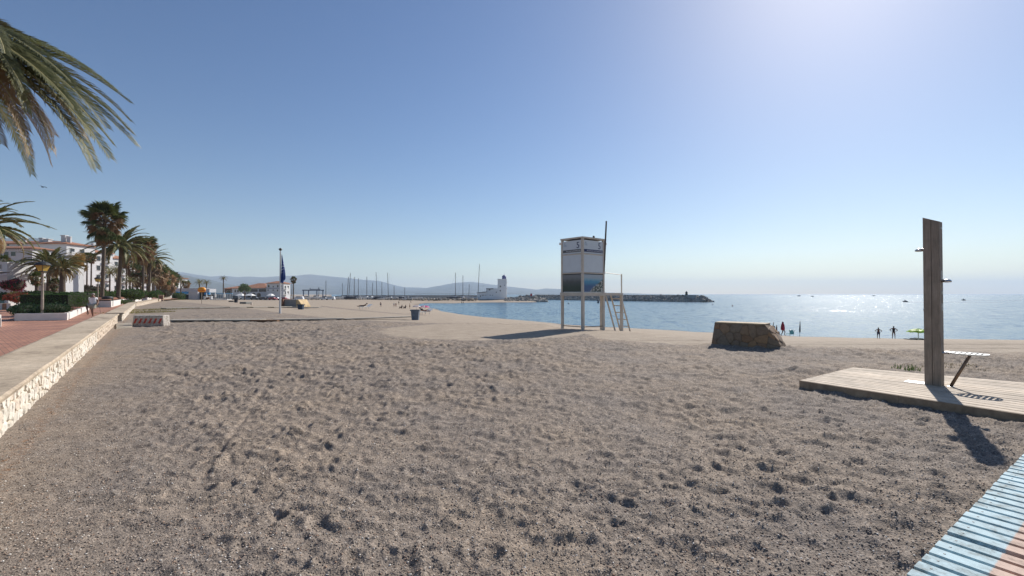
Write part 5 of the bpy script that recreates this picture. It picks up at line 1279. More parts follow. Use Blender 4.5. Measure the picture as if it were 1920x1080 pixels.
M_WHITE3 = simple('bright_white_render', (.86, .86, .86), .8, var=.05, scale=.3, bmp=0)
def lighthouse():
    Y = 325; b = Vector((W_(941.5, Y), Y, Z_(561.5, Y))); t = thing('harbour_tower', 'white square harbour tower with a bluish dome and a low wing', 'tower', b)
    def X(px): return W_(px, Y) - b.x
    def Z(r): return Z_(r, Y) - b.z
    q = MB(); q.box(((X(933) + X(950)) / 2, 3, Z(523.7) / 2), (X(950) - X(933), 6.2, Z(523.7))); q.build('wall', M_WHITE3, t)
    q = MB(); q.box(((X(933) + X(950)) / 2, 3, Z(523.7) + .15), (X(950) - X(933) + .3, 6.5, .3)); q.build('parapet', M_WHITE3, t)
    q = MB(); r = (X(949) - X(941)) / 2; q.lathe([(r, 0), (r, 1.3), (r * 1.1, 1.35), (r * .98, 1.9), (r * .7, 2.5), (r * .25, 2.9), (.05, 3.3)], 14, (X(945), 3, Z(523.5) + .2)); q.build('dome', simple('lilac_dome', (.17, .17, .33), .5, bmp=0), t, smooth=False)
    q = MB(); q.box(((X(911.5) + X(933)) / 2 - .01, 4, Z(540.5) / 2), (X(933) - X(911.5), 8, Z(540.5))); q.build('middle_block', M_WHITE3, t)
    q = MB(); x0 = X(895); x1 = X(913); z1 = Z(549.5); z0_ = Z(547.5); q.add([(x0, -1, 0), (x1, -1, 0), (x1, 7, 0), (x0, 7, 0), (x0, -1, z1 * .98), (x1, -1, z0_), (x1, 7, z0_), (x0, 7, z1 * .98)], [(0, 3, 2, 1), (4, 5, 6, 7), (0, 1, 5, 4), (1, 2, 6, 5), (2, 3, 7, 6), (3, 0, 4, 7)]); q.build('low_wing', M_WHITE3, t)
    q = MB(); q.add([(x0 - .4, -1.5, z1), (x1, -1.5, z0_ + .1), (x1, 7, z0_ + .1), (x0 - .4, 7, z1), (x0 - .4, -1.5, z1 + .3), (x1, -1.5, z0_ + .45), (x1, 7, z0_ + .45), (x0 - .4, 7, z1 + .3)], [(0, 3, 2, 1), (4, 5, 6, 7), (0, 1, 5, 4), (1, 2, 6, 5), (2, 3, 7, 6), (3, 0, 4, 7)]); q.build('wing_roof', M_COVER, t)
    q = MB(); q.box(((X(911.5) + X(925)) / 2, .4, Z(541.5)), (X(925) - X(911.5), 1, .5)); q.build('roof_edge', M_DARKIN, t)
    for (px, r_, w, h, yy) in ((938.3, 537, 2, 2.6, 0), (938, 545, 2, 2.2, 0), (930.5, 548, 1.4, 2, 0), (946, 535, .8, 1.6, 0), (901, 555.5, 1.2, 3, -1), (904.5, 553.5, 1.6, 1.4, -1), (907.5, 553.5, 1.4, 1.4, -1), (911, 553.5, 1, 1.2, -1), (919, 553.5, 1.3, 1.2, 0), (923.5, 553.5, 1.1, 1.2, 0), (918, 543.5, 3, 1.4, 0)):
        f = MB(); f.box((X(px), yy - .05, Z(r_)), (w / F * Y, .2, h / F * Y)); f.build('window', M_PANE, t)
    for r_ in (530, 541):
        f = MB(); f.box((X(950) + .35, 2, Z(r_)), (.7, 1.4, .5)); f.build('balcony', M_WHITE3, t)
    q = MB(); q.box(((X(895) + X(950)) / 2, 2.6, -.7), (X(952) - X(893), 9.4, 1.6)); q.build('foundation', simple('dark_base', (.09, .09, .10), .9), t)
    q = MB(); q.tube([(X(946), 3, Z(523)), (X(946), 3, Z(512))], .04, 4); q.build('antenna', M_MAST, t)
lighthouse()
# ------------------------------------------------------------------ shower
UA = Vector((.566, -.824, 0)); UB = Vector((.824, .566, 0))
def woodmat(name, a, b_, sc=(1, 1, 1), rough=.75, grain=30, bmp=.3):
    m, nt, b = nmat(name)
    n = tex(nt, 'noise', grain, 4, .6, .3, stretch=sc); n2 = tex(nt, 'noise', 2.2, 5, .7); inf = nt.nodes.new('ShaderNodeObjectInfo')
    r = ramp(nt, n.outputs[0], [(.3, a), (.7, b_)]); q = ramp(nt, n2.outputs[0], [(.32, .68), (.68, 1.12)]); c = mix(nt, 1, r.outputs[0], q.outputs[0], 'MULTIPLY')
    rr = ramp(nt, inf.outputs['Random'], [(0, .86), (1, 1.08)]); c = mix(nt, 1, c, rr.outputs[0], 'MULTIPLY')
    nt.links.new(c, b.inputs['Base Color']); b.inputs['Roughness'].default_value = rough; nt.links.new(bump(nt, n.outputs[0], bmp, .006), b.inputs['Normal']); return m
M_PW = woodmat('weathered_post_wood', (.20, .16, .125), (.33, .27, .215), (1, 1, .06), .7, 60)
M_STEEL, nt_, b_ = nmat('stainless_steel'); b_.inputs['Base Color'].default_value = (.50, .50, .50, 1); b_.inputs['Metallic'].default_value = 1; b_.inputs['Roughness'].default_value = .32
def shower():
    base = gp(1731, 720.4, .12); t = thing('beach_shower', 'tall wooden beach shower post with slanted top and a round slatted metal seat', 'shower', base, math.atan2(UA.y, UA.x))
    # local: x along the front face (towards the viewer right), y = inland depth of the post (UB)
    W = .205; D = .17; H = 2.74
    for i, (x0, x1) in enumerate(((0, .098), (.103, W))):
        q = MB(); ha = H - .09 * x0 / W; hb = H - .09 * x1 / W
        q.add([(x0, 0, 0), (x1, 0, 0), (x1, D, 0), (x0, D, 0), (x0, 0, ha), (x1, 0, hb), (x1, D, hb), (x0, D, ha)], [(0, 3, 2, 1), (4, 5, 6, 7), (0, 1, 5, 4), (1, 2, 6, 5), (2, 3, 7, 6), (3, 0, 4, 7)])
        q.build('post_board', M_PW, t, bev=.003)
    q = MB(); q.box((W / 2, D / 2, H / 2 - .06), (W - .03, D - .03, H - .12)); q.build('post_core', simple('dark_post_core', (.05, .04, .03), .9), t)
    # pale lettering strip on the side
    m = simple('worn_sticker', (.42, .43, .40), .5, var=.4, scale=30)
    for z, h in ((1.78, .16), (1.5, .05), (1.27, .12), (2.55, .03)):
        q = MB(); q.box((W + .002, D * .6, z), (.004, .07, h)); q.build('sticker', m, t)
    def head(x, y, z, s, nm):
        q = MB(); q.tube([(x - s * .02, y, z), (x + s * .03, y, z + .01), (x + s * .05, y, z)], [.024, .024, .02], 8); 
        o = q.build(nm, M_STEEL, t, smooth=True)
        q = MB(); q.lathe([(.01, .035), (.03, .03), (.046, .012), (.048, -.004), (.04, -.014), (.01, -.018)], 16, (x + s * .065, y, z - .004), sx=1.25); q.build('spray_plate', M_STEEL, o, smooth=True)
    head(0, D * .5, Z_(469, base.y + .05) - .12, -1, 'shower_head'); head(W, D * .5, Z_(527.5, 7.4) - .12, 1, 'shower_head')
    q = MB(); q.tube([(0, D / 2, 1.22), (-.02, D / 2, 1.22)], .022, 10); q.build('push_button', M_STEEL, t)
    q = MB(); q.box((-.12, .12, .003), (.30, .24, .008)); q.build('floor_plate', M_STEEL, t)
    # seat
    SZ = .55; cx = W + .285; cy = .17; a = .235; b = .175
    out = [(cx + math.copysign(abs(math.cos(k * math.pi / 16)) ** .65, math.cos(k * math.pi / 16)) * a, cy + math.copysign(abs(math.sin(k * math.pi / 16)) ** .8, math.sin(k * math.pi / 16)) * b) for k in range(32)]
    inn = [(cx + (p[0] - cx) * .90, cy + (p[1] - cy) * .80) for p in out]
    q = MB(); v = [(p[0], p[1], SZ) for p in out] + [(p[0], p[1], SZ) for p in inn] + [(p[0], p[1], SZ - .02) for p in out] + [(p[0], p[1], SZ - .02) for p in inn]; f = []
    for i in range(32):
        j = (i + 1) % 32; f += [(i, j, 32 + j, 32 + i), (64 + j, 64 + i, 96 + i, 96 + j), (i, 64 + i, 64 + j, j), (32 + j, 96 + j, 96 + i, 32 + i)]
    q.add(v, f); s_ = q.build('seat', M_STEEL, t)
    for k in range(7):
        x = cx - .18 + k * .06; yy = b * .82 * (1 - (abs(x - cx) / a) ** 2.6) ** .55
        q = MB(); q.box((x, cy, SZ - .01), (.030, yy * 2, .014)); q.build('slat', M_STEEL, s_)
    q = MB(); q.tube([(W - .02, .10, SZ - .02), (W + .08, .12, SZ - .01)], .025, 8); q.build('bracket', M_STEEL, t)
    foot = Vector((W + .085, .12, 0)); q = MB(); q.tube([foot, (cx + .02, cy, SZ - .02)], .022, 10); q.build('seat_leg', simple('brown_steel_leg', (.20, .14, .10), .4, .6), t, smooth=True)
    q = MB(); q.lathe([(.045, 0), (.045, .008), (.02, .012)], 12, foot); q.build('leg_flange', M_STEEL, t)
shower()
def deck():
    A = gp(1500, 712.5, .12); B = gp(1920, 776, .12); C = gp(1598, 688.5, .12); D = gp(1920, 717, .12)
    fd = (B - A).normalized(); bd = (D - C).normalized(); o = (A + C) / 2; o.z = 0
    t = thing('shower_deck', 'bleached plank deck under the beach shower, half covered with sand at one end', 'deck', o)
    M_DK = woodmat('bleached_deck_wood', (.50, .40, .29), (.62, .51, .39), (1, 1, 1), .8, 9)
    n = 17; Lf = 6.5
    for i in range(n):
        t0 = i / n + .004; t1 = (i + 1) / n - .0045
        a0 = A.lerp(C, t0); a1 = A.lerp(C, t1); d0 = fd.lerp(bd, t0).normalized(); d1 = fd.lerp(bd, t1).normalized()
        segs = [(0, 2.6 + (i % 3) * .5), (2.61 + (i % 3) * .5, Lf)]
        for s0, s1 in segs:
            q = MB(); P = [a0 + d0 * s0, a0 + d0 * s1, a1 + d1 * s1, a1 + d1 * s0]; P = [p - o for p in P]
            zz = .12 + random.uniform(-.002, .002); q.prism([(p.x, p.y) for p in P], zz - .028, zz); q.build('plank', M_DK, t)
    # fascia boards along the front edge and the end
    M_FS = woodmat('fascia_wood', (.27, .19, .12), (.42, .31, .21), (1, 1, 1), .8, 10)
    nn = Vector((fd.y, -fd.x, 0)); nn = nn if nn.y < 0 else -nn
    for s0, s1 in ((0, 1.35), (1.353, 2.75), (2.753, Lf)):
        a = A + fd * s0 + nn * .012 - o; b = A + fd * s1 + nn * .012 - o; q = MB(); c = (a + b) / 2; q.box((c.x, c.y, .045), ((b - a).length, .024, .142), math.atan2(fd.y, fd.x)); q.build('fascia_board', M_FS, t)
    a = A - o; b = C - o; c = (a + b) / 2; e = (C - A).normalized(); q = MB(); q.box((c.x - fd.x * .014, c.y - fd.y * .014, .045), ((C - A).length, .024, .140), math.atan2(e.y, e.x)); q.build('fascia_board', M_FS, t)
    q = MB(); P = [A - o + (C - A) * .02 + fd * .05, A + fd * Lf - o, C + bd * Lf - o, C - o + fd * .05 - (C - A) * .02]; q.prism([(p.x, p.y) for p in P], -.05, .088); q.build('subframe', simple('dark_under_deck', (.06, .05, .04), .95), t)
deck()
c = gp(1716, 697)
tufts('weeds', None, None, [(c.x + .02, c.y + .15, -.02, .18, .12), (c.x + .1, c.y + .35, 0, .3, .15)], 34, .13, leafmat('green_weed', (.06, .10, .03), (.13, .16, .06), .3), 'stuff', .009)
c = gp(1800, 690)
tufts('dry_grass', None, None, [(c.x, c.y + .2, -.01, 1.1, .5)], 500, .035, leafmat('flat_dry_grass', (.20, .18, .07), (.30, .24, .12), .2), 'stuff', .006)

# ------------------------------------------------------------------ painted slat walkway
def slats():
    P0 = gp(1686, 1080, .075); P1 = gp(1920, 843, .075); d = (P1 - P0).normalized(); x = Vector((d.y, -d.x, 0))   # across, towards the viewer's right
    o = P0 - d * 1.2; o.z = 0; t = thing('slatted_walkway', 'roll-out slatted beach walkway with a pale blue border and pinkish middle', 'walkway', o, math.atan2(d.y, d.x))
    def paint(name, blue, pink, edge=.25):
        m, nt, b = nmat(name); co = nt.nodes.new('ShaderNodeTexCoord')
        geo = nt.nodes.new('ShaderNodeSeparateXYZ'); at_ = nt.nodes.new('ShaderNodeAttribute'); at_.attribute_name = 'across'
        n = tex(nt, 'noise', 26, 5, .7, stretch=(8, 1, 1)); n2 = tex(nt, 'noise', 5, 5, .75)
        ad = nt.nodes.new('ShaderNodeMath'); ad.operation = 'MULTIPLY_ADD'; nt.links.new(n.outputs[0], ad.inputs[0]); ad.inputs[1].default_value = .03; nt.links.new(at_.outputs['Fac'], ad.inputs[2])
        r = ramp(nt, ad.outputs[0], [(edge + .012, blue), (edge + .02, pink)])
        w = ramp(nt, n.outputs[0], [(.3, .80), (.68, 1.08)]); c = mix(nt, 1, r.outputs[0], w.outputs[0], 'MULTIPLY')
        w2 = ramp(nt, n2.outputs[0], [(.36, (.30, .26, .22)), (.48, (.8, .8, .8)), (.6, (1, 1, 1))]); c = mix(nt, .8, c, w2.outputs[0], 'MULTIPLY')
        nt.links.new(c, b.inputs['Base Color']); b.inputs['Roughness'].default_value = .8; nt.links.new(bump(nt, n.outputs[0], .3, .004), b.inputs['Normal']); return m
    M_SL = paint('painted_slat', (.50, .66, .70), (.66, .47, .37)); M_SU = paint('painted_backing', (.015, .20, .40), (.15, .065, .045))
    pitch = .127; W = 1.9; n = 58
    for k in range(n):
        wd = .089
        q = MB(); x0 = k * pitch + random.uniform(-.002, .002) + (.03 if k > 15 else 0); off = random.uniform(-.004, .006)
        q.add([(x0, 0 + off, .047), (x0 + wd, off, .047), (x0 + wd, -W, .047), (x0, -W, .047), (x0, off, .075), (x0 + wd, off, .075), (x0 + wd, -W, .075), (x0, -W, .075)], [(0, 1, 2, 3), (7, 6, 5, 4), (0, 4, 5, 1), (1, 5, 6, 2), (2, 6, 7, 3), (3, 7, 4, 0)])
        s = q.build('slat', M_SL, t)
        a = s.data.attributes.new('across', 'FLOAT', 'POINT'); a.data.foreach_set('value', [-v.co.y for v in s.data.vertices])
    M_SCR = simple('screw_head', (.10, .09, .08), .5, bmp=0)
    for k in range(n):
        for y in (-.06, -.62):
            q = MB(); q.lathe([(.006, 0), (.006, .002), (.003, .003)], 6, (k * pitch + (.03 if k > 15 else 0) + .045, y, .0745)); q.build('screw', M_SCR, t)
    q = MB(); L = n * pitch + .03
    N = 2; q.box((L / 2, -W / 2 - .01, .035), (L, W - .02, .018)); s = q.build('backing', M_SU, t)
    a = s.data.attributes.new('across', 'FLOAT', 'POINT'); a.data.foreach_set('value', [-v.co.y for v in s.data.vertices])
slats()

# ------------------------------------------------------------------ stone block on the beach
def stone_block():
    A = gp(1332, 647.5); d = Vector((.74, -.673, 0)).normalized(); L = 1.97; o = A.copy()
    t = thing('stone_block', 'flat-topped battered block clad in brown flagstones on the beach', 'stone block', o, math.atan2(d.y, d.x))
    H = .70; D = .78
    # local x along the front, y going back; battered sides
    tl = .10; tr = L - .46; ty = .06
    top = [(tl, ty, H), (tr, ty, H), (tr - .03, D - ty, H), (tl + .03, D - ty, H)]
    mid = [(L - .07, .02, .16), (L - .10, D - .04, .16)]
    q = MB(); v = [(0, 0, -.1), (L, 0, -.1), (L, D, -.1), (0, D, -.1), mid[0], mid[1]] + top
    q.add(v, [(0, 1, 4, 7, 6), (1, 2, 5, 4), (4, 5, 8, 7), (2, 3, 9, 8, 5), (3, 0, 6, 9), (6, 7, 8, 9)]); q.build('core', simple('block_mortar', (.20, .14, .09), .95, var=.3, scale=10), t)
    rnd = random.Random(4)
    def face(bound, to3, cw, ch, th=.02):
        for c in voronoi_cells(bound, cw, ch, rnd):
            g = stone_geo(c, .006, th, rnd)
            if not g: continue
            vv = [to3(p) for p in g[0]]; cc = sum(vv, Vector()) / len(vv); q = MB(); q.add([p - cc for p in vv], g[1]); q.build('flagstone', M_FLAG, t, loc=cc)
    def front(p): return Vector((p[0], ty * max(0, p[1]) / H - p[2] * .9, p[1]))
    face([(-.0, -.06), (L, -.06), (L - .07, .16), (tr, H), (tl, H)], front, .30, .26)
    def sl(p): # sloped right face: p.x = y, p.y = along slope
        s = p[1]; return Vector((lerp(mid[0][0], tr, s) + p[2] * .7, p[0], lerp(.16, H, s) + p[2] * .7))
    face([(.03, 0), (D - .04, 0), (D - .06, .99), (.06, .99)], sl, .35, .5, .02)
    # paler cap stones
    M_CAP = simple('cap_stone', (.48, .37, .24), .8, var=.3, scale=5)
    for k in range(5):
        x0 = tl + k * (tr - tl) / 5; x1 = tl + (k + 1) * (tr - tl) / 5 - .008
        q = MB(); q.box(((x0 + x1) / 2, D / 2, H + .018), (x1 - x0, D - .13, .034)); q.build('cap_stone', M_CAP, t, bev=.006)
stone_block()
# ------------------------------------------------------------------ lifeguard tower
def text_mesh(txt, size, mat, parent, loc, rot, name='lettering', ext=.003):
    cu = bpy.data.curves.new(name, 'FONT'); cu.body = txt; cu.size = size; cu.extrude = ext; cu.align_x = 'LEFT'
    o = bpy.data.objects.new(name, cu); COL.objects.link(o); dg = bpy.context.evaluated_depsgraph_get(); me = bpy.data.meshes.new_from_object(o.evaluated_get(dg)); bpy.data.objects.remove(o); bpy.data.curves.remove(cu)
    me.materials.clear(); me.materials.append(mat); ob = bpy.data.objects.new(name, me); COL.objects.link(ob); ob.parent = parent; ob.location = loc; ob.rotation_euler = rot; return ob, max(v.co.x for v in me.vertices)
def guard_tower():
    Y0 = 20.5; B = Vector((W_(1092.3, Y0), Y0, 0)); A = Vector((W_(1057, 21.5), 21.5, 0)); C = Vector((W_(1131, 21.45), 21.45, 0))
    la = (A - B).length; lc = (C - B).length; ang = math.atan2((C - B).y, (C - B).x)
    t = thing('lifeguard_tower', 'tall boxy lifeguard tower numbered 5 on white legs, with a railed platform', 'lifeguard tower', (B.x, B.y, 0), ang)
    # local: x along B->C, y along B->A (away). angle between is about 90 deg
    W = lc; D = la; z0 = 1.60; z1 = 4.02
    M_TW = simple('tower_cream_steel', (.56, .50, .43), .5, var=.15, scale=3, bmp=.05)
    M_PNL = simple('tower_panel', (.58, .63, .68), .35, var=.06, scale=2, bmp=0)
    legs = {}
    for nm, (x, y) in {'b': (0, 0), 'c': (W, 0), 'a': (0, D), 'd': (W, D)}.items():
        q = MB(); q.box((x, y, 0.65), (.11, .11, 2.1)); legs[nm] = q.build('leg', M_TW, t, bev=.008)
        q = MB(); q.box((x, y, (z0 + z1) / 2 + .1), (.10, .10, z1 - z0 + .02)); q.build('corner_post', M_TW, t, bev=.006)
    q = MB(); q.box((W / 2, D / 2, z0 + .0), (W + .16, D + .16, .16)); q.build('floor_frame', M_TW, t, bev=.006)
    q = MB(); a = .07; hh = z1 + .11; q.add([(-a, -a, hh), (W + a, -a, hh), (W + a, D + a, hh), (-a, D + a, hh), (-a, -a, hh + .07), (W + a, -a, hh + .07), (W + a, D + a, hh + .07), (-a, D + a, hh + .07), (W / 2, D / 2, hh + .2)], [(0, 3, 2, 1), (0, 1, 5, 4), (1, 2, 6, 5), (2, 3, 7, 6), (3, 0, 4, 7), (4, 5, 8), (5, 6, 8), (6, 7, 8), (7, 4, 8)]); q.build('roof', M_TW, t)
    q = MB(); q.lathe([(.05, 0), (.05, .08), (.03, .1)], 8, (W * .55, 0.02, hh + .07)); q.build('roof_vent', M_DARKMET, t)
    for x, y in ((W + .14, -.02), (-.02, D + .14)):
        q = MB(); q.lathe([(.02, -.06), (.055, -.03), (.06, .02), (.03, .06)], 10, (x, y - .02, z1 - .04)); q.build('floodlight', simple('white_lamp_plastic', (.8, .8, .8), .3, bmp=0), t)
    navy = simple('navy_print', (.015, .03, .11), .5, bmp=0); white = simple('white_print', (.75, .77, .8), .6, bmp=0); dgrey = simple('grey_band_print', (.10, .11, .12), .5, bmp=0); sbl = simple('blue_print', (.10, .24, .38), .5, bmp=0)
    zt = z1 + .04; rows = [(zt - .60, zt), (zt - 1.46, zt - .66), (z0 + .10, zt - 1.56)]
    # posters on the lowest panel
    def poster(name, kind):
        m, nt, b = nmat(name); co = nt.nodes.new('ShaderNodeTexCoord'); sp = nt.nodes.new('ShaderNodeSeparateXYZ'); nt.links.new(co.outputs['Generated'], sp.inputs[0])
        n = tex(nt, 'noise', 5, 6, .75, coord='Generated'); ad = nt.nodes.new('ShaderNodeMath'); ad.operation = 'MULTIPLY_ADD'; nt.links.new(n.outputs[0], ad.inputs[0]); ad.inputs[1].default_value = .35; nt.links.new(sp.outputs[2], ad.inputs[2])
        if kind:
            r = ramp(nt, ad.outputs[0], [(.0, (.06, .10, .20)), (.5, (.03, .10, .25)), (.78, (.06, .26, .42)), (.92, (.25, .38, .46)), (1.0, (.34, .40, .46))])
            n2 = tex(nt, 'noise', 9, 3, .7, coord='Generated'); k = ramp(nt, n2.outputs[0], [(.42, (.02, .045, .04)), (.5, (.10, .12, .09)), (.56, (.48, .46, .45))])
            # the town lies in the lower right of the print
            a2 = nt.nodes.new('ShaderNodeMath'); a2.operation = 'SUBTRACT'; nt.links.new(sp.outputs[0], a2.inputs[0]); nt.links.new(ad.outputs[0], a2.inputs[1]); mk = ramp(nt, a2.outputs[0], [(-.0, 0), (.12, 1)]); mk.color_ramp.elements[0].position = 0.0
            c = mix(nt, mk.outputs[0], r.outputs[0], k.outputs[0])
        else:
            r = ramp(nt, ad.outputs[0], [(.0, (.02, .035, .03)), (.45, (.025, .05, .04)), (.75, (.07, .08, .085)), (1.0, (.18, .19, .2))])
            n2 = tex(nt, 'noise', 7, 4, .7, coord='Generated'); k = ramp(nt, n2.outputs[0], [(.4, (.08, .10, .09)), (.6, (.28, .26, .22))]); mk = ramp(nt, sp.outputs[0], [(.42, 1), (.5, 0)]) if False else ramp(nt, sp.outputs[0], [(.5, 0), (.6, 1)])
            c = mix(nt, mk.outputs[0], r.outputs[0], k.outputs[0])
        nt.links.new(c, b.inputs['Base Color']); b.inputs['Roughness'].default_value = .35; return m
    PA = poster('coast_photo_print', 1); PB = poster('beach_photo_print', 0)
    for side in (0, 1):
        S = W if side == 0 else D
        for ri, (a0, a1) in enumerate(rows):
            w = S - .10; c = S / 2; z = (a0 + a1) / 2; h = a1 - a0
            q = MB()
            if side == 0: q.box((c, -.012, z), (w, .03, h))
            else: q.box((-.012, c, z), (.03, w, h))
            q.build('panel', (M_PNL if ri < 2 else (PA if side == 0 else PB)), t)
            q = MB()   # rail under the panel
            if side == 0: q.box((c, -.01, a0 - .035), (w, .06, .05))
            else: q.box((-.01, c, a0 - .035), (.06, w, .05))
            q.build('rail', M_TW, t)
        # printing on the top panel: number, crest, beach name band
        rot = (R(90), 0, 0) if side == 0 else (R(90), 0, R(-90))
        def P(u, z, e=.0): return (u, -.030 - e, z) if side == 0 else (-.030 - e, S - u, z)
        o5, wd = text_mesh('5', .40, navy, t, P(S * .72, zt - .36), rot, 'number')
        def plate(u0, u1, za, zb, mat, nm, e=0):
            q = MB(); cu_ = (u0 + u1) / 2; p = P(cu_, (za + zb) / 2, e)
            q.box(p, ((u1 - u0), .006, zb - za) if side == 0 else (.006, (u1 - u0), zb - za)); return q.build(nm, mat, t)
        plate(.07, S - .08, zt - .54, zt - .415, navy if side == 0 else dgrey, 'name_band')
        ob, wd = text_mesh('PLAYA DE LAS GAVIOTAS', .085, white, t, P(.27, zt - .508, .005), rot, 'lettering', .002)
        k = (S - .38) / wd; ob.scale = (k, 1, 1)
        # small crest: bird dot over two waves
        q = MB(); q.lathe([(.012, -.003), (.02, 0), (.012, .003)], 8); m_ = q.build('crest_dot', navy, t, loc=P(.19, zt - .11, .0)); m_.rotation_euler = rot
        for j in range(2):
            q = MB(); pts = []
            for i in range(9):
                u = .12 + i * .022; p = P(u, zt - .18 - j * .05 + .012 * math.sin(i * 1.4)); pts.append(p)
            q.tube(pts, .006, 4); q.build('crest_wave', sbl, t)
    # closed back sides
    for kk in ((W + .0, D / 2, .03, D - .1), (W / 2, D, W - .1, .03)):
        q = MB(); q.box((kk[0], kk[1], (z0 + z1) / 2 + .08), (kk[2], kk[3], z1 - z0 - .1)); q.build('back_panel', M_PNL, t)
    # platform beyond C
    PL = 1.42
    q = MB(); q.box((W + PL / 2 + .06, D / 2, z0 + .0), (PL, D + .1, .12)); q.build('platform', M_TW, t, bev=.006)
    for y, zb in ((0, -.55), (D, -.55)):
        q = MB(); q.box((W + PL, y, (z0 + zb) / 2), (.12, .12, z0 - zb)); q.build('leg', M_TW, t, bev=.008)
        q = MB(); q.tube([(W + PL, y, z0), (W + PL, y, z0 + .98)], .035, 6); q.build('rail_post', M_TW, t)
        q = MB(); q.tube([(W + .05, y, z0 + 1.02), (W + PL, y, z0 + .95)], .016, 6); q.build('handrail', M_TW, t)
    for y in (0.02,):
        q = MB(); q.tube([(W + .22, y, z0 - .1), (W + 1.0, y, -.35)], .042, 6); q.build('brace', M_TW, t)
    # ladder from the platform end
    for y in (.12,):
        q = MB(); q.tube([(W + PL + .08, y, z0 - .05), (W + PL + .98, y, -.55)], .042, 6); q.build('ladder_rail', M_TW, t)
    q = MB(); q.tube([(W + PL + .08, .72, z0 - .05), (W + PL + .98, .72, -.55)], .042, 6); q.build('ladder_rail', M_TW, t)
    for k in range(6):
        f = (k + .5) / 6; q = MB(); q.tube([(W + PL + .08 + .9 * f, .12, lerp(z0 - .05, -.55, f)), (W + PL + .08 + .9 * f, .72, lerp(z0 - .05, -.55, f))], .025, 5); q.build('rung', M_TW, t)
    for a_, b2 in (((0, 0, .12), (W, 0, .10)), ((0, 0, .12), (0, D, .12)), ((0, 0, .10), (W, D, .05))):
        q = MB(); q.tube([a_, b2], .018, 5); q.build('ground_tie', M_DARKMET, t)
    # flag mast
    q = MB(); q.tube([(W + .02, -.02, z0 + 1.05), (W + .06, -.05, z0 + 1.9), (W + .12, -.10, z0 + 3.45)], [.045, .042, .035], 8); q.build('flag_mast', simple('dark_mast_wood', (.055, .035, .035), .6), t)
    q = MB(); q.tube([(W + .04, -.03, z0 + .95), (W + .04, -.03, z0 + 1.08)], .05, 8); q.build('mast_socket', M_WHITE2, t)
    q = MB(); q.lathe([(.01, 0), (.05, .02), (.06, .05), (.02, .10), (.01, .12)], 8, (W + .75, .3, z0 + .07), sx=1.8); q.build('bird', M_DARKIN, t) if False else None
guard_tower()

# ------------------------------------------------------------------ flagpole with blue flag
def flagpole():
    b = hit(525.5, 588); Y = b.y; H = (588 - 468) / F * Y; t = thing('flagpole', 'white flagpole standing in the sand', 'flagpole', b)
    q = MB(); q.lathe([(.10, -.1), (.08, .3), (.065, H * .5), (.05, H - .15)], 12); q.build('pole', M_WHITE2, t)
    q = MB(); q.lathe([(.02, -.12), (.12, -.04), (.14, .02), (.10, .10), (.02, .14)], 12, (0, 0, H)); q.build('finial', M_DARKMET, t)
    m, nt, bb = nmat('blue_flag_cloth')
    uv = nt.nodes.new('ShaderNodeAttribute'); uv.attribute_name = 'down'; w = nt.nodes.new('ShaderNodeMath'); w.operation = 'SINE'; mu = nt.nodes.new('ShaderNodeMath'); mu.operation = 'MULTIPLY'; mu.inputs[1].default_value = 60
    nt.links.new(uv.outputs['Fac'], mu.inputs[0]); nt.links.new(mu.outputs[0], w.inputs[0]); r1 = ramp(nt, w.outputs[0], [(.35, 0), (.55, 1)]); r2 = ramp(nt, uv.outputs['Fac'], [(.38, 0), (.42, 1), (.62, 1), (.68, 0)])
    k = mix(nt, 1.0, r1.outputs[0], r2.outputs[0], 'MULTIPLY'); c = mix(nt, k, (.02, .05, .22), (.45, .5, .6)); r3 = ramp(nt, uv.outputs['Fac'], [(.62, 0), (.72, .35)]); c = mix(nt, r3.outputs[0], c, (.10, .17, .35))
    nt.links.new(c, bb.inputs['Base Color']); bb.inputs['Roughness'].default_value = .8
    tr = nt.nodes.new('ShaderNodeBsdfTranslucent'); nt.links.new(c, tr.inputs[0]); ms = nt.nodes.new('ShaderNodeMixShader'); ms.inputs[0].default_value = .3; nt.links.new(bb.outputs[0], ms.inputs[1]); nt.links.new(tr.outputs[0], ms.inputs[2]); nt.links.new(ms.outputs[0], nt.nodes['Material Output'].inputs[0])
    q = MB(); n = 26; mcol = 12; s = Y / F; v = []; dn = []
    for j in range(n + 1):
        f = j / n; z = H - (476 - 468) * s - f * 52 * s; wid = np.interp(f, [0, .2, .45, .7, .92, 1], [1.5, 3.0, 5.5, 7.2, 7.6, 5.5]) * s
        for i in range(mcol + 1):
            u = i / mcol; v.append((.09 + wid * u + .02 * math.sin(u * 9 + f * 4), .16 * math.sin(u * 13 + f * 3) * (.3 + f * .7), z - .25 * u * (1 - f) - .12 * math.sin(u * 6))); dn.append(f + u * .12)
    f_ = [(j * (mcol + 1) + i, j * (mcol + 1) + i + 1, (j + 1) * (mcol + 1) + i + 1, (j + 1) * (mcol + 1) + i) for j in range(n) for i in range(mcol)]
    q.add(v, f_); fl = q.build('flag', m, t, smooth=True); fl['label'] = 'drooping blue flag with white wave stripes'
    a = fl.data.attributes.new('down', 'FLOAT', 'POINT'); a.data.foreach_set('value', dn)
flagpole()
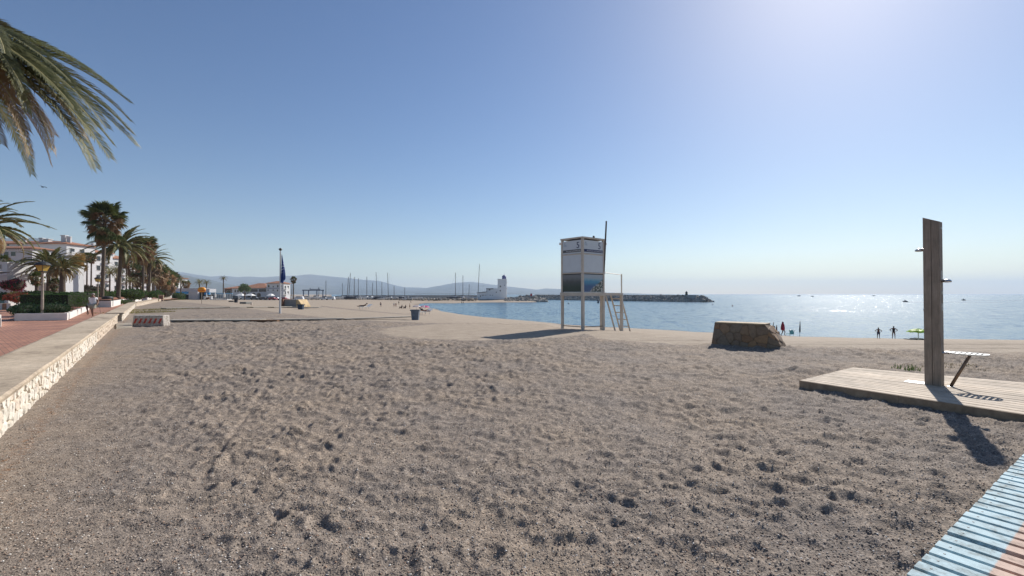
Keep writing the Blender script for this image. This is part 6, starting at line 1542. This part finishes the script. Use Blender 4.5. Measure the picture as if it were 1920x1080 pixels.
# ------------------------------------------------------------------ sand walkways, bins and bits
M_DRIFT = simple('grey_boardwalk', (.40, .36, .30), .85, var=.3, scale=2)
def strip(label, pix, w=.9, h=.07):
    pts = [hit(x, y) for x, y in pix]; t = thing('boardwalk', label, 'boardwalk', pts[0])
    for a, b in zip(pts, pts[1:]):
        n = max(1, int((b - a).length / 3)); 
        for k in range(n):
            p = a.lerp(b, k / n); e = a.lerp(b, (k + 1) / n); c = (p + e) / 2; d = e - p
            q = MB(); q.box((0, 0, 0), ((d.length - .04), w, h), math.atan2(d.y, d.x)); o = q.build('board', M_DRIFT, t, loc=(c.x - pts[0].x, c.y - pts[0].y + w / 2, gz(c.x, c.y) + h / 2 + .05 - pts[0].z + random.uniform(0, .02)))
strip('half-buried pale boardwalk line running from the striped block towards the grey bin', [(309, 604.5), (400, 603.6), (487, 603)])
strip('second stretch of the half-buried boardwalk line behind the flagpole foot', [(508, 602.3), (640, 600), (765, 599)], .7, .06)
strip('far boardwalk line crossing the beach level with the orange ball sign post', [(300, 580), (420, 577.8), (540, 577), (600, 579)], 1.0, .09)
q = MB(); c = hit(497, 604); q.box((c.x, c.y, c.z + .05), (1.5, .35, .16), .05); tag(q.build('driftwood_plank', simple('brown_plank', (.16, .09, .05), .9), bev=.01), 'dark brown plank lying at the gap in the nearer boardwalk line', 'plank')
def tub(px, row, hpx, wpx, label, col, bag=False):
    b = hit(px, row); s = b.y / F; H = hpx * s; w = wpx * s / 2; t = thing('beach_bin', label, 'bin', b)
    m = simple('bin_plastic_' + str(px), col, .6, var=.2, bmp=0)
    q = MB()
    def rg(r, z): return [(-r, -r * .8, z), (r, -r * .8, z), (r, r * .8, z), (-r, r * .8, z)]
    q.add(rg(w * .68, -.02) + rg(w * .84, H * .86), [(0, 3, 2, 1), (0, 1, 5, 4), (1, 2, 6, 5), (2, 3, 7, 6), (3, 0, 4, 7), (4, 5, 6, 7)]); q.build('body', m, t, bev=.02)
    q = MB(); q.add(rg(w * .86, H * .86) + rg(w, H * .92) + rg(w, H) + rg(w * .8, H) + rg(w * .78, H * .9), [(i * 4 + k, i * 4 + (k + 1) % 4, (i + 1) * 4 + (k + 1) % 4, (i + 1) * 4 + k) for i in range(4) for k in range(4)] + [(16, 17, 18, 19)]); q.build('rim', m, t)
    if bag:
        q = MB(); q.lathe([(w * .5, H * .95), (w * .42, H * 1.1), (w * .62, H * 1.3), (w * .5, H * 1.42), (w * .1, H * 1.36)], 9, (-w * .0, 0, 0)); q.build('rubbish_bag', simple('grey_bag', (.28, .32, .34), .5), t)
    return t
tub(779, 600, 19.5, 17.5, 'grey-blue beach bin at the end of the boardwalk line', (.13, .16, .21), False)
tub(564.5, 580, 9.5, 11.5, 'dark slate bin beside the tan stone-ended ramp', (.035, .06, .10))
tub(443, 567.5, 6.5, 6, 'small black bin in front of the left marquee', (.02, .02, .03))
def ramp_block():
    a = hit(533, 576.5); s = a.y / F; t = thing('sand_ramp', 'grey concrete block with a tan stone end on the far sand', 'stone block', a)
    q = MB(); L = 24 * s; H = 15 * s; q.add([(0, 0, -.1), (L, 0, -.1), (L, 3, -.1), (0, 3, -.1), (0, 0, H), (L - 1.0 * s, 0, H), (L - 3 * s, 3, H), (0, 3, H)], [(0, 3, 2, 1), (4, 5, 6, 7), (0, 1, 5, 4), (1, 2, 6, 5), (2, 3, 7, 6), (3, 0, 4, 7)]); q.build('body', simple('grey_block_concrete', (.26, .25, .24), .9, var=.2), t)
    q = MB(); q.box((-.2, .9, H / 2), (.5, 2.6, H + .1)); q.build('side_board', simple('brown_side', (.22, .11, .07), .9), t)
    q = MB(); pr = [(0, -.1), (0, H * .97), (4 * s, H), (8 * s, H * .62), (12 * s, H * .12), (12 * s, -.1)]; n = len(pr); q.add([(L + p[0] - 1.0 * s, -.15, p[1]) for p in pr] + [(L + p[0] - 1.0 * s, 2.6, p[1]) for p in pr], [tuple(range(n))[::-1], tuple(range(n, 2 * n))] + [(i, (i + 1) % n, n + (i + 1) % n, n + i) for i in range(n)]); q.build('stone_end', simple('tan_stone', (.52, .38, .21), .85, var=.35, scale=1.5), t, bev=.06)
ramp_block()
q = MB(); c = hit(461.5, 569.5); s = c.y / F; q.box((c.x, c.y, c.z + 1.7 * s), (12 * s, 2.2, 3.6 * s)); tag(q.build('concrete_slab', simple('grey_slab', (.20, .20, .19), .9), bev=.05), 'low grey slab lying on the sand in front of the marquees', 'slab')
q = MB(); c = hit(436, 566); s = c.y / F; q.box((c.x, c.y, c.z + 1.0 * s), (10 * s, 1.5, 2.2 * s), taper=.8); tag(q.build('dark_board', M_DARKIN, bev=.05), 'flat dark board on the sand left of the small black bin', 'board')
q = MB(); c = hit(472, 571); s = c.y / F; q.lathe([(1.8 * s, -.05), (1.6 * s, 2 * s), (.9 * s, 4 * s), (.2 * s, 4.8 * s)], 8, c); tag(q.build('sack', simple('cream_sack', (.62, .52, .42), .9)), 'small cream sack standing right of the low grey slab', 'sack')

# ------------------------------------------------------------------ people
SKIN = simple('sun_tanned_skin', (.28, .15, .10), .55, var=.12, bmp=0); SKIND = simple('deep_tan_skin', (.13, .065, .045), .55, var=.12, bmp=0)
HAIR = simple('dark_hair', (.02, .015, .012), .7, bmp=0); HAIRG = simple('grey_hair', (.30, .26, .23), .7, bmp=0)
CL = {k: simple('cloth_' + k, v, .9, var=.12, scale=8, bmp=.1, bs=40) for k, v in dict(white=(.72, .72, .74), khaki=(.33, .31, .25), navy=(.03, .04, .10), black=(.02, .018, .025), crimson=(.30, .015, .05), pink=(.45, .22, .22), brown=(.14, .07, .05)).items()}
def skin_mesh(name, V, E, Rr, mat, parent, root=0, sub=1):
    me = bpy.data.meshes.new(name); me.from_pydata(V, E, []); me.update()
    o = bpy.data.objects.new(name, me); COL.objects.link(o); md = o.modifiers.new('skin', 'SKIN'); md.use_smooth_shade = True; md.branch_smoothing = .3
    sv = me.skin_vertices[0].data
    for i, r in enumerate(Rr): sv[i].radius = r if isinstance(r, tuple) else (r, r)
    for i in range(len(V)): sv[i].use_root = (i == root)
    sb_ = o.modifiers.new('sub', 'SUBSURF'); sb_.levels = sub; sb_.render_levels = sub
    dg = bpy.context.evaluated_depsgraph_get(); m2 = bpy.data.meshes.new_from_object(o.evaluated_get(dg)); m2.materials.clear(); m2.materials.append(mat); m2.name = name
    m2.polygons.foreach_set('use_smooth', [True] * len(m2.polygons))
    o2 = bpy.data.objects.new(name, m2); COL.objects.link(o2); bpy.data.objects.remove(o); bpy.data.meshes.remove(me)
    if parent is not None: o2.parent = parent
    return o2
BASE = dict(pel=(0, 0, .94), chest=(0, .01, 1.22), nb=(0, .01, 1.42), nk=(0, 0, 1.49), hd=(0, -.015, 1.58), ht=(0, -.005, 1.66), nose=(0, -.115, 1.57),
            sl=(.17, .01, 1.38), el=(.24, .02, 1.12), wl=(.25, -.04, .88), hl=(.25, -.06, .80), sr=(-.17, .01, 1.38), er=(-.24, .02, 1.12), wr=(-.25, -.04, .88), hr=(-.25, -.06, .80),
            pl=(.09, 0, .90), kl=(.10, -.01, .50), al=(.10, .01, .09), tl=(.11, -.13, .035), pr=(-.09, 0, .90), kr=(-.10, -.01, .50), ar=(-.10, .01, .09), tr=(-.11, -.13, .035))
RAD = dict(pel=(.15, .11), chest=(.155, .11), nb=(.10, .08), nk=.055, hd=(.082, .098), ht=(.06, .07), nose=.014, sl=.065, el=.045, wl=.03, hl=.035, sr=.065, er=.045, wr=.03, hr=.035, pl=.088, kl=.056, al=.036, tl=.034, pr=.088, kr=.056, ar=.036, tr=.034)
EDG = [('pel', 'chest'), ('chest', 'nb'), ('nb', 'nk'), ('nk', 'hd'), ('hd', 'ht'), ('hd', 'nose'), ('nb', 'sl'), ('sl', 'el'), ('el', 'wl'), ('wl', 'hl'), ('nb', 'sr'), ('sr', 'er'), ('er', 'wr'), ('wr', 'hr'), ('pel', 'pl'), ('pl', 'kl'), ('kl', 'al'), ('al', 'tl'), ('pel', 'pr'), ('pr', 'kr'), ('kr', 'ar'), ('ar', 'tr')]
def person(label, loc, rz, pose=None, h=1.7, skin=SKIN, hair=HAIR, tops=(), fat=1.0, group=None, hairkind='short'):
    J = dict(BASE); J.update(pose or {}); t = thing('person', label, 'person', loc, rz, group)
    names = list(J); V = [J[k] for k in names]; Rr = [tuple(x * (fat if k in ('pel', 'chest', 'nb') else 1) for x in RAD[k]) if isinstance(RAD[k], tuple) else RAD[k] for k in names]; E = [(names.index(a), names.index(b)) for a, b in EDG]
    skin_mesh('body', V, E, Rr, skin, t, names.index('pel'), 1)
    hd = Vector(J['hd']); ht = Vector(J['ht']); up = (ht - hd).normalized(); q = MB()
    q.lathe([(.088, -.005), (.096, .04), (.085, .085), (.05, .115), (.01, .125)], 12); hm_ = q.build('hair', hair, t, smooth=True)
    hm_.matrix_local = Matrix.Translation(hd + Vector((0, .012, .0))) @ up.to_track_quat('Z', 'Y').to_matrix().to_4x4() @ Matrix.Diagonal((.95, 1.1, 1, 1))
    if hairkind == 'bun':
        q = MB(); q.lathe([(.01, -.04), (.04, -.02), (.045, .01), (.01, .05)], 8, (0, .09, .07)); o = q.build('hair_bun', hair, t); o.location = hd
    def garment(nm, keys, edges, mat, grow, ex={}):
        vv = []; rr = []; idx = {}
        for k in keys:
            if isinstance(k, tuple): a, b, f = k; p = Vector(J[a]).lerp(Vector(J[b]), f); ra = RAD[a] if not isinstance(RAD[a], tuple) else RAD[a][0]; rb = RAD[b] if not isinstance(RAD[b], tuple) else RAD[b][0]; r = lerp(ra, rb, f) + grow * 1.3; nmk = a + b
            else:
                p = Vector(J[k]); r = RAD[k]; r = tuple(x * (fat if k in ('pel', 'chest', 'nb') else 1) + grow for x in r) if isinstance(r, tuple) else r + grow; nmk = k
            idx[nmk] = len(vv); vv.append(p); rr.append(r)
        skin_mesh(nm, vv, [(idx[a], idx[b]) for a, b in edges], rr, mat, t, 0, 1)
    for kind, mat in tops:
        if kind == 'tshirt': garment('shirt', ['chest', 'pel', 'nb', 'sl', 'sr', ('sl', 'el', .6), ('sr', 'er', .6)], [('chest', 'pel'), ('chest', 'nb'), ('nb', 'sl'), ('nb', 'sr'), ('sl', 'slel'), ('sr', 'srer')], mat, .022)
        if kind == 'shorts': garment('shorts', ['pel', 'pl', 'pr', ('pl', 'kl', .75), ('pr', 'kr', .75)], [('pel', 'pl'), ('pel', 'pr'), ('pl', 'plkl'), ('pr', 'prkr')], mat, .02)
        if kind == 'swimsuit': garment('swimsuit', ['chest', 'pel', ('chest', 'nb', .35), ('pl', 'kl', .05), ('pr', 'kr', .05)], [('chest', 'pel'), ('chest', 'chestnb'), ('pel', 'plkl'), ('pel', 'prkr')], mat, .012)
        if kind == 'towel':
            q = MB(); q.lathe([(.27, .72), (.30, .9), (.27, 1.15), (.23, 1.38), (.14, 1.52), (.11, 1.62), (.04, 1.72), (.01, 1.76)], 14, sy=.75); q.build('towel', mat, t, smooth=True)
    s = h / 1.72; t.scale = (s, s, s); return t
walk = dict(kl=(.10, -.22, .54), al=(.09, -.16, .13), tl=(.10, -.30, .12), kr=(-.08, .02, .50), ar=(-.08, .20, .10), tr=(-.08, .09, .03), el=(.27, .05, 1.13), wl=(.28, -.12, .95), hl=(.28, -.17, .89), er=(-.27, .12, 1.14), wr=(-.30, .10, .90), hr=(-.30, .10, .82), chest=(0, -.02, 1.22), nb=(0, -.05, 1.42))
akimbo = dict(el=(.42, .06, 1.18), wl=(.21, .02, 1.02), hl=(.17, -.02, 1.0), er=(-.42, .06, 1.18), wr=(-.21, .02, 1.02), hr=(-.17, -.02, 1.0), kl=(.12, -.01, .5), al=(.13, .01, .09), tl=(.16, -.12, .035), kr=(-.12, -.01, .5), ar=(-.13, .01, .09), tr=(-.16, -.12, .035))
sit = dict(pel=(0, 0, .42), chest=(0, .10, .70), nb=(0, .14, .90), nk=(0, .12, .97), hd=(0, .10, 1.06), ht=(0, .11, 1.14), nose=(0, 0, 1.05), sl=(.17, .13, .86), sr=(-.17, .13, .86), el=(.25, .02, .66), wl=(.2, -.2, .60), hl=(.18, -.27, .6), er=(-.25, .02, .66), wr=(-.2, -.2, .6), hr=(-.18, -.27, .6),
           pl=(.09, -.02, .40), kl=(.12, -.42, .46), al=(.12, -.48, .08), tl=(.12, -.62, .04), pr=(-.09, -.02, .40), kr=(-.12, -.42, .46), ar=(-.12, -.48, .08), tr=(-.12, -.62, .04))
sitg = {k: (v[0], v[1], max(.06, v[2] - .32) if k not in ('kl', 'kr', 'al', 'ar', 'tl', 'tr') else v[2]) for k, v in sit.items()}
lie = dict(pel=(0, 0, .14), chest=(0, .27, .24), nb=(0, .44, .36), nk=(0, .50, .41), hd=(0, .57, .48), ht=(0, .62, .54), nose=(0, .50, .56), sl=(.17, .42, .33), sr=(-.17, .42, .33), el=(.3, .28, .18), wl=(.25, .05, .14), hl=(.22, -.02, .13), er=(-.3, .28, .18), wr=(-.25, .05, .14), hr=(-.22, -.02, .13),
           pl=(.09, -.04, .13), kl=(.12, -.42, .26), al=(.12, -.82, .08), tl=(.12, -.9, .18), pr=(-.09, -.04, .13), kr=(-.12, -.42, .10), ar=(-.12, -.85, .07), tr=(-.12, -.93, .17))
p = gp(175, 597.5, .03); person('older man in white t-shirt and grey shorts walking along the promenade with a leash', p, R(14), walk, 1.68 * (597.5 - 551.7) / 46.5, SKIN, HAIRG, [('tshirt', CL['white']), ('shorts', CL['khaki'])], 1.35)
q = MB(); q.tube([(p.x + .5, p.y - .15, .82), (p.x + .62, p.y - .2, .70), (p.x + .74, p.y - .25, .3), (p.x + .75, p.y - .3, .22)], .008, 4); tag(q.build('leash', M_DARKMET), 'thin dark leash hanging from the hand of the walking man', 'leash')
p = at(165.5, 0, 34); p.z = .03; person('person in dark clothes walking half hidden behind the man in white', p, R(10), walk, 1.66, SKIND, HAIR, [('tshirt', CL['brown']), ('shorts', CL['black'])])
p = hit(1646, 635.2); person('tanned man in navy shorts standing hands on hips at the water edge', (p.x, p.y, p.z), R(180 - 38), akimbo, 21.5 / F * p.y, SKIND, HAIR, [('shorts', CL['navy'])], 1.1)
p = hit(1674.5, 635.3); person('woman in dark swimsuit standing hands on hips at the water edge', (p.x, p.y, p.z), R(180 - 40), akimbo, 24.2 / F * p.y, SKIND, HAIR, [('swimsuit', CL['black'])], .95, hairkind='bun')
p = hit(1467, 630.2); person('person wrapped in a crimson towel walking by the water beyond the flagstone block', (p.x, p.y, p.z), R(60), walk, 27 / F * p.y, SKIND, HAIR, [('towel', CL['crimson'])])
p = hit(1461, 629.5); person('child standing close behind the person in the crimson towel', (p.x, p.y + .6, p.z), R(60), None, 19 / F * p.y, SKIND, HAIR, [('swimsuit', CL['navy'])])
p = hit(1453, 628.5); person('bather lounging in a low chair behind the sloping end of the flagstone block', (p.x, p.y, p.z + .05), R(80), sit, 1.6, SKIN, HAIR, [('shorts', CL['pink'])])
p = hit(1436, 627); person('person whose dark head shows over the top corner of the flagstone block', (p.x - .1, p.y, p.z), R(200), None, 22 / F * p.y, SKIND, HAIR, [('swimsuit', CL['black'])])
def leaning_parasol(px, r0, r1, label, mat, lean, wpx):
    b = hit(px, r1); s = b.y / F; t = closed_parasol(px, b.y, r0, r1, label, mat, wpx, .25); t.location = b; t.rotation_euler = (0, R(lean), 0)
leaning_parasol(1445.5, 603.5, 630, 'closed black parasol leaning right behind the flagstone block', CL['black'], 10, 2.6)
leaning_parasol(1498.5, 601.5, 630.5, 'closed dark grey parasol stuck upright on the shore by the turquoise chair', simple('slate_canvas', (.10, .12, .14), .9), 2, 2.8)
def beach_chair():
    b = hit(1482, 630); t = thing('beach_chair', 'low turquoise beach chair facing the sea at the water edge', 'chair', b, R(15)); k = b.y / F * 11.5 / .6
    M_TQ = simple('turquoise_canvas', (.18, .48, .46), .9)
    q = MB(); q.box((0, -.1, .42), (.52, .03, .46), M=Matrix.Rotation(R(-15), 3, 'X')); q.build('backrest', M_TQ, t)
    q = MB(); q.box((0, .14, .22), (.5, .45, .03)); q.build('seat', M_TQ, t)
    for sx in (-.28, .28):
        q = MB(); q.tube([(sx, -.02, 0), (sx, -.2, .68)], .015, 6); q.build('frame_tube', M_STEEL, t)
        q = MB(); q.tube([(sx, .36, 0), (sx, .30, .28), (sx, -.1, .3)], .015, 6); q.build('armrest', M_STEEL, t)
    t.scale = (1.15, 1.15, 1.15)
beach_chair()
def open_parasol(px, row_b, row_t, wpx, label, cols_, segs=8, tilt=0):
    b = hit(px, row_b); s = b.y / F; H = (row_b - row_t) * s; w = wpx * s / 2; t = thing('beach_parasol', label, 'parasol', b, 0); t.rotation_euler = (0, R(tilt), .2)
    q = MB(); q.tube([(0, 0, -.2), (0, 0, H)], .022, 6); q.build('pole', M_WHITE2, t)
    for k in range(segs):
        a0 = 2 * math.pi * k / segs; a1 = 2 * math.pi * (k + 1) / segs; q = MB(); rings = [(0.02, H), (.4, H - .06 * w), (.75, H - .18 * w), (1.0, H - .36 * w)]
        v = []; 
        for (r, z) in rings:
            for a, dip in ((a0, 0), ((a0 + a1) / 2, -.03), (a1, 0)): v.append((math.cos(a) * r * w * (1 if a != (a0 + a1) / 2 else .96), math.sin(a) * r * w * (1 if a != (a0 + a1) / 2 else .96), z - dip))
        f = [(i * 3 + j, i * 3 + j + 1, (i + 1) * 3 + j + 1, (i + 1) * 3 + j) for i in range(3) for j in range(2)]
        q.add(v, f); q.build('canopy_panel', cols_[k % len(cols_)], t)
    return t
LIME = leafmat('lime_canvas', (.35, .62, .03), (.40, .66, .05), .45, 1)
open_parasol(1720.5, 637.5, 616.8, 36, 'lime green beach parasol beside the wooden shower post at the water edge', [LIME], tilt=0)
q = MB(); b = hit(1722, 637.5); s = b.y / F
for dx, w, h in ((-10, 8, 1.4), (2, 9, 2.4), (8, 6, 3.0)): q.box((b.x + dx * s, b.y + .3, b.z + h * s / 2), (w * s, .7, h * s), taper=.7)
tag(q.build('beach_bags', M_COVER, bev=.03), 'dark bags and towels heaped under the lime green parasol', 'bags', kind='stuff')
PINK = leafmat('pink_canvas', (.55, .09, .22), (.60, .12, .26), .4, 1); PALE = leafmat('pale_canvas', (.66, .60, .62), (.7, .64, .66), .4, 1)
b0 = open_parasol(797, 589, 573, 19, 'pink and white beach parasol right behind the grey-blue bin', [PINK, PALE, PINK, PINK], tilt=0)
b1 = open_parasol(781, 588, 572.5, 17, 'pale white beach parasol seen over the grey-blue bin', [PALE])
def lounger(px, row, label, L=1.8):
    b = hit(px, row); t = thing('sun_lounger', label, 'sun lounger', b, R(-30)); q = MB(); q.box((0, 0, .28), (.6, 1.2, .05)); q.build('seat', M_CANV, t); q = MB(); q.box((0, .8, .42), (.6, .55, .05), M=Matrix.Rotation(R(28), 3, 'X')); q.build('backrest', M_CANV, t)
    for x, y in ((-.25, -.5), (.25, -.5), (-.25, .5), (.25, .5)):
        q = MB(); q.tube([(x, y, 0), (x, y, .26)], .02, 5); q.build('leg', M_STEEL, t)
    t.scale = (1.3, 1.3, 1.3); return b
b = lounger(683, 579.5, 'white sun lounger with a reclining bather alone on the open sand'); person('bather reclining on the lone white sun lounger', (b.x - .2, b.y + .1, b.z + .36), R(-60), lie, 1.7, SKIND, HAIR, [('shorts', CL['black'])])
b = lounger(795, 590, 'sun lounger in the shade of the pink and white parasol'); person('bather lying beneath the pink and white parasol', (b.x, b.y, b.z + .36), R(70), lie, 1.7, SKIN, HAIR, [('swimsuit', CL['black'])])
far_people = [(714, 575.6, 9.6, 'dark silhouette of a person walking alone on the open far sand', SKIND, 'navy', walk, 60), (739, 576, 7.5, 'pale bather, left one of the pair right of the lone walker', SKIN, 'white', None, 10), (742.5, 576, 7, 'pale bather, right one of the pair right of the lone walker', SKIN, 'pink', None, 30),
              (748, 571.5, 8, 'person in dark clothes standing with arm out beyond the pale pair', SKIND, 'black', None, 120), (768.5, 579, 9, 'tanned bather standing at the far water edge left of the white parasol', SKIN, 'brown', None, 90), (865.5, 569.5, 4.5, 'wader in the shallow water of the far bay, left of two', SKIN, 'black', None, 0), (868.5, 569.5, 4.5, 'wader in the shallow water of the far bay, right of two', SKIN, 'navy', None, 0), (891, 565.5, 5.5, 'lone person on the narrow sand below the white tower building', SKIND, 'black', None, 0)]
for px, row, hp, lab, sk, cc, po, rz in far_people:
    b = hit(px, row); person(lab, (b.x, b.y, max(b.z, SEA - .4)), R(rz), po, max(1.2, min(1.95, hp / F * b.y)), sk, HAIR, [('shorts' if cc != 'white' else 'tshirt', CL[cc])])
for px, row, lab in ((753, 578.5, 'bather sitting on the sand left of the standing tanned bather'), (760, 578.5, 'bather sitting on the sand closest to the standing tanned bather'), (770, 567, 'bather sitting high on the far beach behind the standing tanned bather'), (749, 563.5, 'bather sitting under the hauled-out boats')):
    b = hit(px, row); person(lab, b, R(random.uniform(0, 360)), sitg, 1.7, SKIND, HAIR, [('swimsuit', CL['black'])])

# ------------------------------------------------------------------ on the water
def buoy(px, row, label, r=.35, h=.7, mat=None):
    Y = F * (EYE - SEA) / (row - HZ); t = thing('buoy', label, 'buoy', (W_(px, Y), Y, SEA))
    q = MB(); q.lathe([(r * .6, -.2), (r, .05), (r * .9, h * .45), (r * .3, h * .6)], 12); q.build('float', mat or M_HULLD, t, smooth=True)
    q = MB(); q.tube([(0, 0, h * .5), (0, 0, h)], r * .12, 6); q.build('stick', M_DARKMET, t)
buoy(1053.5, 582, 'small dark buoy near the first leg of the lifeguard tower', .28, .6); buoy(1066, 569.5, 'tiny dark buoy between the lifeguard tower legs, farther out', .4, .8); buoy(1121.5, 568, 'dark stick buoy just left of the tower third leg', .6, 3.2)
buoy(1373, 574, 'tiny dark buoy off the end of the breakwater', .3, .6, simple('red_buoy', (.3, .04, .03), .5)); buoy(1336, 571, 'tiny buoy closest to the breakwater tip', .3, .6)
M_FOAM = simple('wake_foam', (.75, .77, .78), .8, var=.1, bmp=0)
def seaboat(px, row, L, label, wake=0, rz=0, jet=False):
    Y = F * (EYE - SEA) / (row - HZ); t = thing('motor_boat' if not jet else 'jet_ski', label, 'boat' if not jet else 'jet ski', (W_(px, Y), Y, SEA), rz)
    if not jet:
        q, d = hull_mb(L, L * .32, L * .17); q.build('hull', M_HULLD, t); d.build('deck', M_DECKB, t); q = MB(); q.box((0, 0, L * .24), (L * .35, L * .22, L * .16), taper=.7); q.build('cabin', M_HULL, t)
    else:
        q, d = hull_mb(3.0, 1.1, .7); q.build('hull', M_HULLD, t); q = MB(); q.box((-.2, 0, .85), (1.4, .4, .35), taper=.7); q.build('seat', M_DARKMET, t)
        q = MB(); q.tube([(.5, -.3, 1.15), (.45, 0, 1.2), (.5, .3, 1.15)], .03, 5); q.build('handlebar', M_DARKMET, t)
    if wake:
        rnd = random.Random(px); q = MB()
        for k in range(int(wake * 3)):
            f = rnd.random(); x = -1.5 - f * wake; y = rnd.uniform(-1, 1) * (.5 + f * wake * .05); v_, f_ = RK[k % 12]; s = rnd.uniform(.15, .5) * (1 - .6 * f)
            q.add([(p[0] * s * 2.5 + x, p[1] * s + y, p[2] * s * .35 + .05) for p in v_], f_)
        w_ = tag(q.build('wake', M_FOAM), None, None, kind='stuff'); w_.location = t.location; w_.rotation_euler = (0, 0, rz)
    return t
seaboat(1498, 555.6, 9, 'dark motor boat on the horizon, left one of the pair'); seaboat(1523, 556.4, 6, 'small dark motor boat on the horizon, right one of the pair'); seaboat(1638, 555.3, 8, 'pale far boat on the horizon between the pair and the shower post')
for px, row, lab, w in ((1696.5, 566.5, 'jet ski throwing a white wake left of the shower post', 60), (1806, 563.5, 'jet ski throwing a white wake right of the shower post', 70)):
    tj = seaboat(px, row, 3, lab, w, R(175), True); l = tj.location
    person('rider on the ' + ('jet ski left' if px < 1750 else 'jet ski right') + ' of the shower post', (l.x, l.y, SEA + .55), R(90), sit, 1.75, SKIND, HAIR, [('tshirt', CL['black'])])
# bird in the sky
b = at(78, 350.5, 40); t = thing('bird', 'small dark bird flying high above the palms', 'bird', b)
q = MB(); q.tube([(-.16, 0, 0), (-.04, 0, .01), (.08, 0, .02), (.14, 0, .03), (.18, 0, .02)], [.01, .035, .04, .025, .006], 6); q.build('body', M_DARKIN, t)
for sy in (-1, 1):
    q = MB(); q.add([(.06, 0, .03), (-.06, 0, .03), (-.04, sy * .18, .08), (.05, sy * .2, .09), (-.06, sy * .36, .03), (.0, sy * .38, .03)], [(0, 1, 2, 3), (3, 2, 4, 5)]); q.build('wing', M_DARKIN, t)
